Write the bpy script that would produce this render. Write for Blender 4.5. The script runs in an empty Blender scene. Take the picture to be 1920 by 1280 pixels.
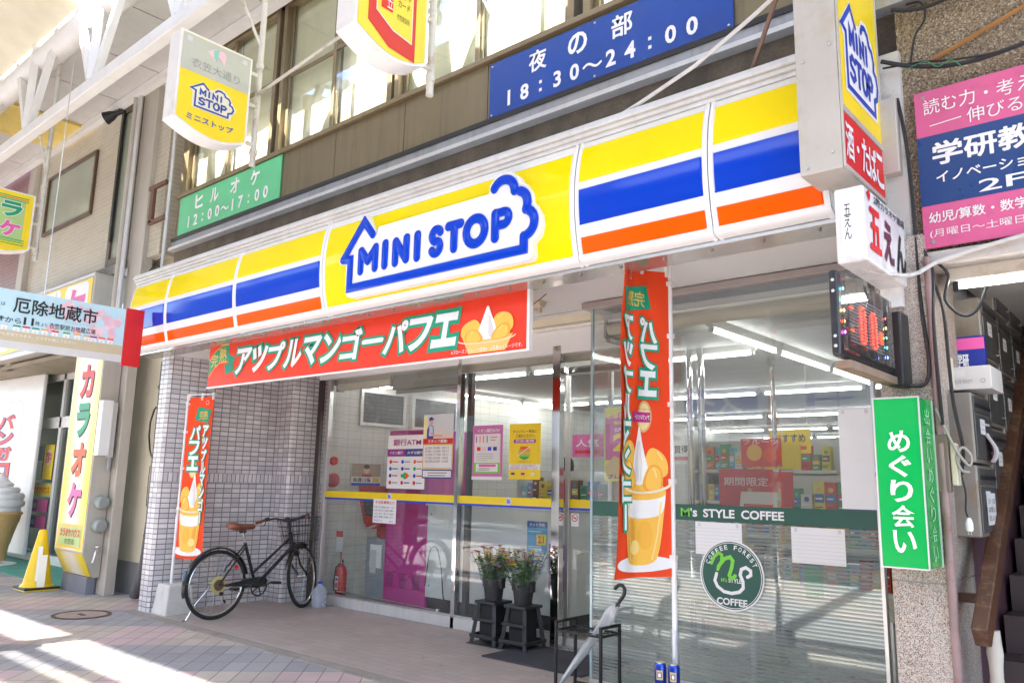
import bpy, bmesh, math, random
from mathutils import Vector, Matrix
from mathutils.geometry import tessellate_polygon
R = math.radians
random.seed(7)
SC = bpy.context.scene
COL = SC.collection

# ------------------------------------------------------------------ camera, sky, sun, exposure
cam_d = bpy.data.cameras.new('camera'); cam = bpy.data.objects.new('camera', cam_d); COL.objects.link(cam)
SC.camera = cam
cam_d.sensor_width = 36; cam_d.lens = 27.95; cam_d.clip_end = 2000; cam_d.clip_start = 0.05
def aim(yaw, pit, roll):
    f = Vector((math.sin(yaw)*math.cos(pit), math.cos(yaw)*math.cos(pit), math.sin(pit)))
    r = Vector((math.cos(yaw), -math.sin(yaw), 0)); u = r.cross(f)
    r2 = r*math.cos(roll)+u*math.sin(roll); u2 = -r*math.sin(roll)+u*math.cos(roll)
    return Matrix((r2, u2, -f)).transposed().to_4x4()
cam.matrix_world = Matrix.Translation((0, 0, 1.40)) @ aim(R(-40.976), R(10.079), R(1.2207))

SUN_EL, SUN_DIR = R(44), Vector((-0.12, -0.95, 0)).normalized()      # towards the sun (street side)
world = bpy.data.worlds.new('World'); SC.world = world; world.use_nodes = True
wn = world.node_tree.nodes; bg = wn['Background']
sky = wn.new('ShaderNodeTexSky'); sky.sky_type = 'NISHITA'; sky.sun_disc = False
sky.sun_elevation = SUN_EL; sky.sun_rotation = math.atan2(SUN_DIR.x, SUN_DIR.y)
world.node_tree.links.new(sky.outputs[0], bg.inputs[0]); bg.inputs[1].default_value = 0.15
sun_d = bpy.data.lights.new('sun', 'SUN'); sun_d.energy = 5.0; sun_d.angle = R(0.53); sun_d.color = (1, .955, .89)
sun = bpy.data.objects.new('sun', sun_d); COL.objects.link(sun); sun.location = (0, -20, 30)
sv = Vector((SUN_DIR.x*math.cos(SUN_EL), SUN_DIR.y*math.cos(SUN_EL), math.sin(SUN_EL)))
sun.rotation_euler = (-sv).to_track_quat('-Z', 'Y').to_euler()
SC.view_settings.view_transform = 'Standard'; SC.view_settings.look = 'None'
SC.view_settings.exposure = 2.7; SC.view_settings.gamma = 1.0; SC.view_settings.use_curve_mapping = False
SC.render.engine = 'CYCLES'
SC.cycles.use_denoising = True
SC.cycles.max_bounces = 8; SC.cycles.diffuse_bounces = 5; SC.cycles.glossy_bounces = 4
SC.cycles.transparent_max_bounces = 24; SC.cycles.sample_clamp_indirect = 6.0
SC.cycles.caustics_reflective = False; SC.cycles.caustics_refractive = False

# ------------------------------------------------------------------ materials
MATS = {}
def nodes_of(name):
    m = bpy.data.materials.new(name); m.use_nodes = True
    nt = m.node_tree; b = nt.nodes['Principled BSDF']
    return m, nt, b
def N(nt, t, **k):
    n = nt.nodes.new(t)
    for a, v in k.items(): setattr(n, a, v)
    return n
def L(nt, a, b): nt.links.new(a, b)
def mixrgb(nt, fac, a, b, mode='MIX'):
    n = N(nt, 'ShaderNodeMix', data_type='RGBA', blend_type=mode)
    for i, v in ((0, fac), (6, a), (7, b)):
        if isinstance(v, (int, float)): n.inputs[i].default_value = v
        elif isinstance(v, tuple): n.inputs[i].default_value = (*v[:3], 1)
        else: L(nt, v, n.inputs[i])
    return n.outputs[2]
def mathn(nt, op, a, b=0.0, c=None):
    n = N(nt, 'ShaderNodeMath', operation=op)
    for i, v in enumerate((a, b) if c is None else (a, b, c)):
        if isinstance(v, (int, float)): n.inputs[i].default_value = v
        else: L(nt, v, n.inputs[i])
    return n.outputs[0]
def ramp(nt, fac, lo, hi):
    n = N(nt, 'ShaderNodeMapRange'); n.clamp = True
    L(nt, fac, n.inputs[0]); n.inputs[1].default_value = lo; n.inputs[2].default_value = hi
    return n.outputs[0]
def noise(nt, vec, scale, detail=4, rough=.55):
    n = N(nt, 'ShaderNodeTexNoise'); n.inputs['Scale'].default_value = scale
    n.inputs['Detail'].default_value = detail; n.inputs['Roughness'].default_value = rough
    L(nt, vec, n.inputs['Vector']); return n.outputs['Fac']
def pos(nt): return N(nt, 'ShaderNodeNewGeometry').outputs['Position']
def scaled(nt, vec, s):
    n = N(nt, 'ShaderNodeVectorMath', operation='MULTIPLY'); L(nt, vec, n.inputs[0]); n.inputs[1].default_value = s
    return n.outputs[0]
def bump(nt, b, h, strength=.3, dist=.002):
    n = N(nt, 'ShaderNodeBump'); n.inputs['Strength'].default_value = strength; n.inputs['Distance'].default_value = dist
    L(nt, h, n.inputs['Height']); L(nt, n.outputs[0], b.inputs['Normal'])
def pm(name, col, rough=.5, metal=0, var=.10, vs=3.0, fine=0, bmp=0, bs=60, spec=.5, coat=0, dirt=None, streak=None, emis=None, estr=0, rvar=.12):
    """plain painted / plastic / metal surface: base colour broken up by two scales of noise, optional dirt patches and vertical streaks"""
    if name in MATS: return MATS[name]
    m, nt, b = nodes_of(name)
    p = pos(nt)
    c = (*col, 1)
    f = noise(nt, p, vs, 5)
    lo = tuple(max(0, x*(1-var)) for x in col); hi = tuple(min(1, x*(1+var*.6)) for x in col)
    out = mixrgb(nt, ramp(nt, f, .3, .7), lo, hi)
    if fine:
        f2 = noise(nt, p, 90, 3)
        out = mixrgb(nt, mathn(nt, 'MULTIPLY', ramp(nt, f2, .35, .7), fine), out, tuple(x*.45 for x in col))
    if dirt:
        dc, amt, ds = dirt
        f3 = noise(nt, p, ds, 7, .65)
        out = mixrgb(nt, mathn(nt, 'MULTIPLY', ramp(nt, f3, .52, .72), amt), out, dc)
    if streak:
        dc, amt = streak
        f4 = noise(nt, scaled(nt, p, (9, 9, .7)), 2.0, 5)
        out = mixrgb(nt, mathn(nt, 'MULTIPLY', ramp(nt, f4, .48, .72), amt), out, dc)
    L(nt, out, b.inputs['Base Color'])
    if rvar:
        f5 = noise(nt, p, 7, 4)
        L(nt, mathn(nt, 'MULTIPLY_ADD', f5, rvar*2, rough-rvar), b.inputs['Roughness'])
    else: b.inputs['Roughness'].default_value = rough
    b.inputs['Metallic'].default_value = metal
    b.inputs['Specular IOR Level'].default_value = spec
    if coat: b.inputs['Coat Weight'].default_value = coat; b.inputs['Coat Roughness'].default_value = .03
    if bmp: bump(nt, b, noise(nt, p, bs, 5), bmp, .004)
    if emis: b.inputs['Emission Color'].default_value = (*emis, 1); b.inputs['Emission Strength'].default_value = estr
    MATS[name] = m; return m
def planar_uv(nt):
    """wall coordinates: u runs along the wall, v is height"""
    g = N(nt, 'ShaderNodeNewGeometry')
    sp = N(nt, 'ShaderNodeSeparateXYZ'); L(nt, g.outputs['Position'], sp.inputs[0])
    sn = N(nt, 'ShaderNodeSeparateXYZ'); L(nt, g.outputs['True Normal'], sn.inputs[0])
    ax = mathn(nt, 'GREATER_THAN', mathn(nt, 'ABSOLUTE', sn.outputs[0]), .6)
    az = mathn(nt, 'GREATER_THAN', mathn(nt, 'ABSOLUTE', sn.outputs[2]), .7)
    d = mathn(nt, 'SUBTRACT', sp.outputs[1], sp.outputs[0])
    u = mathn(nt, 'MULTIPLY_ADD', ax, d, sp.outputs[0])
    dv = mathn(nt, 'SUBTRACT', sp.outputs[1], sp.outputs[2])
    v = mathn(nt, 'MULTIPLY_ADD', az, dv, sp.outputs[2])
    cb = N(nt, 'ShaderNodeCombineXYZ'); L(nt, u, cb.inputs[0]); L(nt, v, cb.inputs[1])
    return cb.outputs[0], g.outputs['Position'], sp.outputs[2]
def brickn(nt, vec, w, h, mortar, c1, c2, cm, offset=0.0):
    n = N(nt, 'ShaderNodeTexBrick'); n.offset = offset; n.squash = 1.0
    L(nt, vec, n.inputs['Vector']); n.inputs['Scale'].default_value = 1.0
    n.inputs['Color1'].default_value = (*c1, 1); n.inputs['Color2'].default_value = (*c2, 1); n.inputs['Mortar'].default_value = (*cm, 1)
    n.inputs['Brick Width'].default_value = w; n.inputs['Row Height'].default_value = h
    n.inputs['Mortar Size'].default_value = mortar; n.inputs['Mortar Smooth'].default_value = .1
    n.inputs['Bias'].default_value = 0
    return n
def tiled(name, w, h, mortar, c1, c2, cm, rough=.3, offset=0.0, soldier=None, dirt=.25, bstr=.5):
    if name in MATS: return MATS[name]
    m, nt, b = nodes_of(name)
    uv, p, z = planar_uv(nt)
    br = brickn(nt, uv, w, h, mortar, c1, c2, cm, offset)
    col, fac = br.outputs['Color'], br.outputs['Fac']
    if soldier:
        z0, z1 = soldier
        sh = N(nt, 'ShaderNodeVectorMath', operation='ADD'); L(nt, uv, sh.inputs[0]); sh.inputs[1].default_value = (0, -z0, 0)
        b2 = brickn(nt, sh.outputs[0], h, z1-z0, mortar, c1, c2, cm, 0)
        k = mathn(nt, 'MULTIPLY', mathn(nt, 'GREATER_THAN', z, z0), mathn(nt, 'LESS_THAN', z, z1))
        col = mixrgb(nt, k, col, b2.outputs['Color'])
        fac = mathn(nt, 'ADD', mathn(nt, 'MULTIPLY', fac, mathn(nt, 'SUBTRACT', 1.0, k)), mathn(nt, 'MULTIPLY', b2.outputs['Fac'], k))
    f = noise(nt, p, 2.2, 6)
    col = mixrgb(nt, mathn(nt, 'MULTIPLY', ramp(nt, f, .45, .75), dirt), col, tuple(x*.55 for x in c1))
    L(nt, col, b.inputs['Base Color'])
    L(nt, mathn(nt, 'MULTIPLY_ADD', fac, .5, rough), b.inputs['Roughness'])
    bump(nt, b, mathn(nt, 'SUBTRACT', 1.0, fac), bstr, .003)
    MATS[name] = m; return m
def glass_mat(name, tint=(.93, .96, .95), base=.05, frost=0.0, grime=.015):
    """architectural glass: straight-through transparency plus a Fresnel mirror, a trace of dust"""
    if name in MATS: return MATS[name]
    m, nt, b = nodes_of(name); nt.nodes.remove(b)
    out = nt.nodes['Material Output']
    tr = N(nt, 'ShaderNodeBsdfTransparent'); tr.inputs[0].default_value = (*tint, 1)
    gl = N(nt, 'ShaderNodeBsdfGlossy'); gl.inputs['Roughness'].default_value = .008; gl.inputs['Color'].default_value = (.96, .98, 1, 1)
    lw = N(nt, 'ShaderNodeLayerWeight'); lw.inputs[0].default_value = .5
    f5 = mathn(nt, 'POWER', lw.outputs['Facing'], 4.0)
    fr = mathn(nt, 'MULTIPLY_ADD', f5, .85, base)
    mx = N(nt, 'ShaderNodeMixShader'); L(nt, fr, mx.inputs[0]); L(nt, tr.outputs[0], mx.inputs[1]); L(nt, gl.outputs[0], mx.inputs[2])
    df = N(nt, 'ShaderNodeBsdfDiffuse'); df.inputs[0].default_value = (.75, .78, .78, 1)
    mg = N(nt, 'ShaderNodeMixShader')
    L(nt, mathn(nt, 'MULTIPLY_ADD', noise(nt, pos(nt), 3, 6), grime*2, frost), mg.inputs[0])
    L(nt, mx.outputs[0], mg.inputs[1]); L(nt, df.outputs[0], mg.inputs[2]); L(nt, mg.outputs[0], out.inputs[0])
    MATS[name] = m; return m
def blind_film(name):
    """frosted window film: horizontal translucent bands with clear gaps, denser downwards"""
    m, nt, b = nodes_of(name); nt.nodes.remove(b)
    out = nt.nodes['Material Output']
    sp = N(nt, 'ShaderNodeSeparateXYZ'); L(nt, pos(nt), sp.inputs[0])
    ph = mathn(nt, 'FRACT', mathn(nt, 'MULTIPLY', sp.outputs[2], 1/.0225))
    gapw = .40
    band = ramp(nt, ph, gapw-.04, gapw+.04)
    tr = N(nt, 'ShaderNodeBsdfTransparent'); tr.inputs[0].default_value = (.95, .97, .96, 1)
    tl = N(nt, 'ShaderNodeBsdfTranslucent'); tl.inputs[0].default_value = (.60, .65, .64, 1)
    df = N(nt, 'ShaderNodeBsdfDiffuse'); df.inputs[0].default_value = (.42, .47, .46, 1)
    a = N(nt, 'ShaderNodeMixShader'); a.inputs[0].default_value = .5; L(nt, tl.outputs[0], a.inputs[1]); L(nt, df.outputs[0], a.inputs[2])
    mx = N(nt, 'ShaderNodeMixShader'); L(nt, mathn(nt, 'MULTIPLY_ADD', band, .44, .06), mx.inputs[0]); L(nt, tr.outputs[0], mx.inputs[1]); L(nt, a.outputs[0], mx.inputs[2])
    L(nt, mx.outputs[0], out.inputs[0]); return m
def emit(name, col, s):
    if name in MATS: return MATS[name]
    m, nt, b = nodes_of(name)
    b.inputs['Base Color'].default_value = (*col, 1); b.inputs['Emission Color'].default_value = (*col, 1); b.inputs['Emission Strength'].default_value = s
    MATS[name] = m; return m
def ink(name, col, rough=.45):       # printed or painted colour
    return pm('ink_'+name, col, rough, var=.05, vs=5, rvar=.05)
# ------------------------------------------------------------------ mesh building
class Frame:
    """a flat drawing plane: a along u, b along v, c out of the plane"""
    def __init__(s, o, u, v):
        s.o = Vector(o); s.u = Vector(u).normalized(); s.v = Vector(v).normalized(); s.n = s.u.cross(s.v)
    def p(s, a, b, c=0.0): return s.o+s.u*a+s.v*b+s.n*c
    def sub(s, a, b, k=1.0):
        return SubFrame(s, a, b, k)
class SubFrame:
    def __init__(s, f, a, b, kx, ky=None): s.warp = getattr(f, 'warp', False); s.f = f; s.a = a; s.b = b; s.kx = kx; s.ky = ky if ky else kx
    def p(s, a, b, c=0.0): return s.f.p(s.a+a*s.kx, s.b+b*s.ky, c)
class WarpFrame:
    warp = True
    def __init__(s, fn): s.fn = fn
    def p(s, a, b, c=0.0):
        q, n = s.fn(a, b); return q+n*c
XF = lambda x, y, z: Frame((x, y, z), (1, 0, 0), (0, 0, 1))      # faces the street (-y)
YF = lambda x, y, z: Frame((x, y, z), (0, 1, 0), (0, 0, 1))      # faces +x
GLY = {}
def glyphs(s, bold=0.0, res=3):
    key = (s, round(bold, 4), res)
    if key in GLY: return GLY[key]
    c = bpy.data.curves.new('t', 'FONT'); c.body = s; c.resolution_u = res; c.offset = bold
    o = bpy.data.objects.new('t', c); COL.objects.link(o)
    dg = bpy.context.evaluated_depsgraph_get(); dg.update()
    ev = o.evaluated_get(dg); me = ev.to_mesh()
    vs = [(v.co.x, v.co.y) for v in me.vertices]; fs = [tuple(p.vertices) for p in me.polygons]
    ev.to_mesh_clear(); bpy.data.objects.remove(o); bpy.data.curves.remove(c)
    GLY[key] = (vs, fs); return GLY[key]
class MB:
    def __init__(s): s.v = []; s.f = []; s.m = []; s.mats = []; s.eps = 0
    def mi(s, mat):
        if mat not in s.mats: s.mats.append(mat)
        return s.mats.index(mat)
    def fill(s, F, pts, fs, mat, c):
        """flat faces drawn on a frame; on folded cloth they are cut finely enough to follow the folds"""
        if not getattr(F, 'warp', False): return s.add([F.p(x, y, c) for x, y in pts], fs, mat)
        P = list(pts); out = []; mid = {}
        def m2(i, j):
            k = (min(i, j), max(i, j))
            if k not in mid: mid[k] = len(P); P.append(((P[i][0]+P[j][0])/2, (P[i][1]+P[j][1])/2))
            return mid[k]
        Q = {}
        def q(i):
            if i not in Q: Q[i] = F.p(P[i][0], P[i][1], 0)
            return Q[i]
        st = [t for f in fs for t in ((f[0], f[k], f[k+1]) for k in range(1, len(f)-1))]
        while st:
            i, j, k = st.pop(); e = [(q(i)-q(j)).length, (q(j)-q(k)).length, (q(k)-q(i)).length]; mx = max(e)
            if mx < .022: out.append((i, j, k)); continue
            n = e.index(mx)
            if n == 1: i, j, k = j, k, i
            elif n == 2: i, j, k = k, i, j
            a = m2(i, j); st += [(i, a, k), (a, j, k)]
        return s.add([F.p(x, y, c) for x, y in P], out, mat)
    def add(s, vs, fs, mat):
        k = len(s.v); s.v += [Vector(v) for v in vs]; i = s.mi(mat)
        for f in fs: s.f.append(tuple(k+j for j in f)); s.m.append(i)
        return s
    def box(s, x0, x1, y0, y1, z0, z1, mat):
        vs = [(x, y, z) for z in (z0, z1) for y in (y0, y1) for x in (x0, x1)]
        return s.add(vs, [(0, 2, 3, 1), (4, 5, 7, 6), (0, 1, 5, 4), (2, 6, 7, 3), (0, 4, 6, 2), (1, 3, 7, 5)], mat)
    def fbox(s, F, a0, a1, b0, b1, c0, c1, mat):
        vs = [F.p(a, b, c) for c in (c0, c1) for b in (b0, b1) for a in (a0, a1)]
        return s.add(vs, [(0, 2, 3, 1), (4, 5, 7, 6), (0, 1, 5, 4), (2, 6, 7, 3), (0, 4, 6, 2), (1, 3, 7, 5)], mat)
    def quad(s, a, b, c, d, mat): return s.add([a, b, c, d], [(0, 1, 2, 3)], mat)
    def rect(s, F, a0, b0, a1, b1, mat, c=.003):
        return s.fill(F, [(a0, b0), (a1, b0), (a1, b1), (a0, b1)], [(0, 1, 2, 3)], mat, c)
    def grid(s, F, a0, b0, a1, b1, na, nb, mat, c=0.0):
        vs = [F.p(a0+(a1-a0)*i/na, b0+(b1-b0)*j/nb, c) for j in range(nb+1) for i in range(na+1)]
        fs = [(j*(na+1)+i, j*(na+1)+i+1, (j+1)*(na+1)+i+1, (j+1)*(na+1)+i) for j in range(nb) for i in range(na)]
        return s.add(vs, fs, mat)
    def poly(s, F, pts, mat, c=.003, depth=0.0):
        tri = tessellate_polygon([[Vector((x, y, 0)) for x, y in pts]])
        n = len(pts)
        ar = sum(pts[i][0]*pts[(i+1) % n][1]-pts[(i+1) % n][0]*pts[i][1] for i in range(n))
        fs = []
        for t in tri:
            (x0, y0), (x1, y1), (x2, y2) = (pts[i] for i in t)
            fs.append(tuple(t) if (x1-x0)*(y2-y0)-(x2-x0)*(y1-y0) > 0 else tuple(t[::-1]))
        s.fill(F, pts, fs, mat, c)
        if depth:
            o = pts if ar > 0 else pts[::-1]
            vs = [F.p(x, y, c) for x, y in o]+[F.p(x, y, c-depth) for x, y in o]
            s.add(vs, [(i, i+n, (i+1) % n+n, (i+1) % n) for i in range(n)], mat)
        return s
    def prism(s, F, pts, c0, c1, mat):
        s.poly(F, pts, mat, c1, c1-c0)
        n = len(pts); tri = tessellate_polygon([[Vector((x, y, 0)) for x, y in pts]])
        fs = []
        for t in tri:
            (x0, y0), (x1, y1), (x2, y2) = (pts[i] for i in t)
            fs.append(tuple(t[::-1]) if (x1-x0)*(y2-y0)-(x2-x0)*(y1-y0) > 0 else tuple(t))
        return s.add([F.p(x, y, c0) for x, y in pts], fs, mat)
    def disc(s, F, a, b, r, mat, c=.003, ry=None, n=28, a0=0, a1=2*math.pi):
        ry = ry or r
        full = abs(a1-a0-2*math.pi) < 1e-4
        pts = [(a+r*math.cos(a0+(a1-a0)*i/n), b+ry*math.sin(a0+(a1-a0)*i/n)) for i in range(n if full else n+1)]
        return s.poly(F, pts, mat, c)
    def ring(s, F, a, b, r0, r1, mat, c=.003, n=40, ky=1.0):
        vs = []
        for i in range(n):
            t = 2*math.pi*i/n
            for r in (r0, r1): vs.append(F.p(a+r*math.cos(t), b+r*ky*math.sin(t), c))
        return s.add(vs, [(2*i, 2*i+1, (2*i+3) % (2*n), (2*i+2) % (2*n)) for i in range(n)], mat)
    def stroke(s, F, pts, w, mat, c=.003, puff=0.0, closed=False, taper=None, ncap=4):
        """a ribbon with round ends along a polyline; puff > 0 swells it into a rounded raised letter"""
        s.eps += 1; c = c+(s.eps % 7)*.00025
        P = [Vector((x, y)) for x, y in pts]; n = len(P); hw = w/2
        prof = [(-1, 0), (1, 0)] if not puff else [(-1, 0), (-.93, .62), (-.7, .92), (0, 1), (.7, .92), (.93, .62), (1, 0)]
        secs = []
        for i in range(n):
            if closed: d0 = (P[i]-P[i-1]).normalized(); d1 = (P[(i+1) % n]-P[i]).normalized()
            else:
                d0 = (P[i]-P[i-1]).normalized() if i else (P[1]-P[0]).normalized()
                d1 = (P[i+1]-P[i]).normalized() if i < n-1 else d0
            t = (d0+d1)
            t = t.normalized() if t.length > .2 else d0
            nn = Vector((-t.y, t.x)); k = max(.45, abs(nn.dot(Vector((-d0.y, d0.x)))))
            h = hw*(taper[i] if taper else 1)
            secs.append((P[i], nn*(h/k), h))
        if not closed:
            a, an, ah = secs[0]; b, bn, bh = secs[-1]
            d0 = (P[1]-P[0]).normalized(); d1 = (P[-1]-P[-2]).normalized()
            pre = [(a-d0*ah*math.sin(math.pi/2*j/ncap), Vector((-d0.y, d0.x))*max(ah*math.cos(math.pi/2*j/ncap), ah*.02), ah) for j in range(ncap, 0, -1)]
            post = [(b+d1*bh*math.sin(math.pi/2*j/ncap), Vector((-d1.y, d1.x))*max(bh*math.cos(math.pi/2*j/ncap), bh*.02), bh) for j in range(1, ncap+1)]
            secs = pre+secs+post
        vs = []; m = len(prof)
        for q, nn, h in secs:
            kk = min(1, nn.length/max(h, 1e-6)) if not closed else 1
            for u, z in prof:
                x = q-nn*u*(-1); vs.append(F.p(q.x-nn.x*u, q.y-nn.y*u, c+puff*z*(kk if kk < .999 else 1)))
        N_ = len(secs); fs = []
        for i in range(N_ if closed else N_-1):
            j = (i+1) % N_
            for k in range(m-1): fs.append((i*m+k, i*m+k+1, j*m+k+1, j*m+k))
        return s.add(vs, fs, mat)
    def text(s, F, st, x0, y0, x1, y1, mat, c=.004, bold=0.0, fit='box', res=3, outline=None, mirror=False):
        """lettering fitted into a box; fit='h' keeps the glyph proportions (left aligned), 'hc' centred"""
        if bold > .012 and any(ord(ch) > 0x4E00 for ch in st) and not outline:
            d = bold*(y1-y0)*.42; nch = 1
            for k, (dx, dy) in enumerate(((0, 0), (d, d*.5), (-d, -d*.5), (d*.5, -d), (-d*.5, d))):
                s.text(F, st, x0+d+dx, y0+d+dy, x1-d+dx, y1-d+dy, mat, c+k*.00012, .008, fit, res)
            return s
        vs, fs = glyphs(st, bold, res)
        if not vs: return s
        ax = min(v[0] for v in vs); bx = max(v[0] for v in vs); ay = min(v[1] for v in vs); by = max(v[1] for v in vs)
        ky = (y1-y0)/max(by-ay, 1e-6); kx = (x1-x0)/max(bx-ax, 1e-6)
        if fit in ('h', 'hc'): kx = min(kx, ky)
        ox = x0 if fit != 'hc' else (x0+x1)/2-(bx-ax)*kx/2
        if outline:
            om, ow = outline
            v2, f2 = glyphs(st, bold+ow, res)
            s.fill(F, [(ox+(a-ax)*kx, y0+(b-ay)*ky) for a, b in v2], f2, om, c-.0012)
        return s.fill(F, [(ox+(a-ax)*kx, y0+(b-ay)*ky) for a, b in vs], fs, mat, c)
    def chars(s, F, st, x0, y0, x1, y1, mat, c=.004, bold=0.0, outline=None, vertical=False, gap=.0, res=3):
        """each character fitted into its own cell of a row or column"""
        n = len(st)
        for i, ch in enumerate(st):
            if ch == ' ': continue
            if vertical:
                h = (y1-y0)/n; b = (x0, y1-(i+1)*h+gap*h/2, x1, y1-i*h-gap*h/2)
            else:
                w = (x1-x0)/n; b = (x0+i*w+gap*w/2, y0, x0+(i+1)*w-gap*w/2, y1)
            cc = c+(i % 3)*.0003
            if ch in 'ー―' and vertical:
                m = (b[0]+b[2])/2; w = (b[2]-b[0])*.14
                if outline: s.stroke(F, [(m, b[3]-.1*(b[3]-b[1])), (m, b[1]+.1*(b[3]-b[1]))], w*2+outline[1]*(b[2]-b[0])*2, outline[0], cc-.0015)
                s.stroke(F, [(m, b[3]-.1*(b[3]-b[1])), (m, b[1]+.1*(b[3]-b[1]))], w*1.3, mat, cc)
            elif ch in 'ー―~～-－':
                m = (b[1]+b[3])/2; w = (b[3]-b[1])*.12
                if ch in '~～':
                    pts = [(b[0]+(b[2]-b[0])*t, m+w*1.1*math.sin(t*2*math.pi)) for t in [k/12 for k in range(13)]]
                else: pts = [(b[0]+(b[2]-b[0])*.06, m), (b[2]-(b[2]-b[0])*.06, m)]
                if outline: s.stroke(F, pts, w*1.2+outline[1]*(b[3]-b[1])*2, outline[0], cc-.0015)
                s.stroke(F, pts, w*1.2, mat, cc)
            elif ch in ':：・.':
                m = (b[0]+b[2])/2; rr = (b[3]-b[1])*.1
                ys = [(b[1]+b[3])/2] if ch == '・' else [b[1]+rr] if ch == '.' else [b[1]+(b[3]-b[1])*.22, b[1]+(b[3]-b[1])*.72]
                for y in ys: s.rect(F, m-rr, y-rr, m+rr, y+rr, mat, cc) if ch != '・' else s.disc(F, m, y, rr, mat, cc, n=12)
            else: s.text(F, ch, *b, mat, cc, bold, 'box' if ord(ch) > 255 else 'hc', res, outline)
        return s
    def tube(s, pts, r, mat, n=8, cap=True, closed=False):
        P = [Vector(p) for p in pts]; k0 = len(P); rs = r if isinstance(r, (list, tuple)) else [r]*k0
        up = None; vs = []
        for i in range(k0):
            if closed: d = (P[(i+1) % k0]-P[i-1])
            else: d = P[min(i+1, k0-1)]-P[max(i-1, 0)]
            d.normalize()
            if up is None:
                up = Vector((0, 0, 1)) if abs(d.z) < .9 else Vector((1, 0, 0))
            a = (up-d*up.dot(d))
            if a.length < 1e-4: a = d.orthogonal()
            a.normalize(); up = a; b = d.cross(a)
            for j in range(n):
                t = 2*math.pi*j/n; vs.append(P[i]+(a*math.cos(t)+b*math.sin(t))*rs[i])
        fs = []
        for i in range(k0 if closed else k0-1):
            q = (i+1) % k0
            for j in range(n): fs.append((i*n+j, i*n+(j+1) % n, q*n+(j+1) % n, q*n+j))
        if cap and not closed: fs.append(tuple(range(n))[::-1]); fs.append(tuple((k0-1)*n+j for j in range(n)))
        return s.add(vs, fs, mat)
    def lathe(s, prof, mat, o=(0, 0, 0), n=24, axis='z', cap=True):
        o = Vector(o); vs = []
        for r, z in prof:
            for j in range(n):
                t = 2*math.pi*j/n; a, b = r*math.cos(t), r*math.sin(t)
                vs.append(o+(Vector((a, b, z)) if axis == 'z' else Vector((a, z, b)) if axis == 'y' else Vector((z, a, b))))
        fs = [(i*n+j, i*n+(j+1) % n, (i+1)*n+(j+1) % n, (i+1)*n+j) for i in range(len(prof)-1) for j in range(n)]
        if axis == 'y': fs = [f[::-1] for f in fs]
        if cap:
            k = (len(prof)-1)*n
            fs.append(tuple(range(n))[::-1] if axis != 'y' else tuple(range(n)))
            fs.append(tuple(k+j for j in range(n)) if axis != 'y' else tuple(k+j for j in range(n))[::-1])
        return s.add(vs, fs, mat)
    def bar(s, a, b, w, h, mat, up=(0, 0, 1)):
        a, b = Vector(a), Vector(b); d = (b-a).normalized(); u = Vector(up); u = (u-d*u.dot(d))
        if u.length < 1e-3: u = d.orthogonal()
        u.normalize(); r = d.cross(u)
        vs = [q+r*sx*w/2+u*sz*h/2 for q in (a, b) for sz in (-1, 1) for sx in (-1, 1)]
        return s.add(vs, [(0, 1, 3, 2), (4, 6, 7, 5), (0, 4, 5, 1), (2, 3, 7, 6), (0, 2, 6, 4), (1, 5, 7, 3)], mat)
    def build(s, name, parent=None, smooth=False, bevel=0.0, label=None, cat=None, group=None, kind=None, seg=2):
        off = wloc(parent) if parent else None
        if off is None:
            xs = [v.x for v in s.v]; ys = [v.y for v in s.v]; zs = [v.z for v in s.v]
            off = Vector(((min(xs)+max(xs))/2, (min(ys)+max(ys))/2, min(zs)))
        me = bpy.data.meshes.new(name)
        me.from_pydata([v-off for v in s.v], [], s.f)
        for m in s.mats: me.materials.append(m)
        me.polygons.foreach_set('material_index', s.m); me.update()
        if smooth:
            me.polygons.foreach_set('use_smooth', [True]*len(me.polygons)); me.set_sharp_from_angle(angle=R(smooth if smooth is not True else 38))
        o = bpy.data.objects.new(name, me); COL.objects.link(o)
        if parent: o.parent = parent
        else: o.location = off
        if bevel:
            b = o.modifiers.new('bevel', 'BEVEL'); b.width = bevel; b.segments = seg; b.limit_method = 'ANGLE'; b.angle_limit = R(40)
            b.harden_normals = False
        if label: o['label'] = label
        if cat: o['category'] = cat
        if group: o['group'] = group
        if kind: o['kind'] = kind
        return o
def wloc(o):
    t = Vector((0, 0, 0))
    while o: t += o.location; o = o.parent
    return t
def smooth2(pts, it=2):
    for _ in range(it):
        q = []
        for i in range(len(pts)):
            (a, b), (c, d) = pts[i], pts[(i+1) % len(pts)]
            q += [(a*.75+c*.25, b*.75+d*.25), (a*.25+c*.75, b*.25+d*.75)]
        pts = q
    return pts
def thing(name, label, cat, loc=(0, 0, 0), group=None):
    o = bpy.data.objects.new(name, None); COL.objects.link(o); o.location = loc; o.empty_display_size = .2
    o['label'] = label; o['category'] = cat
    if group: o['group'] = group
    return o
def dup(root, loc, rz=None, label=None):
    r = root.copy(); COL.objects.link(r); r.location = loc
    if rz is not None: r.rotation_euler = (0, 0, rz)
    if label: r['label'] = label
    for ch in list(root.children):
        c = ch.copy(); COL.objects.link(c); c.parent = r
        for g in list(ch.children):
            d = g.copy(); COL.objects.link(d); d.parent = c
    return r
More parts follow.
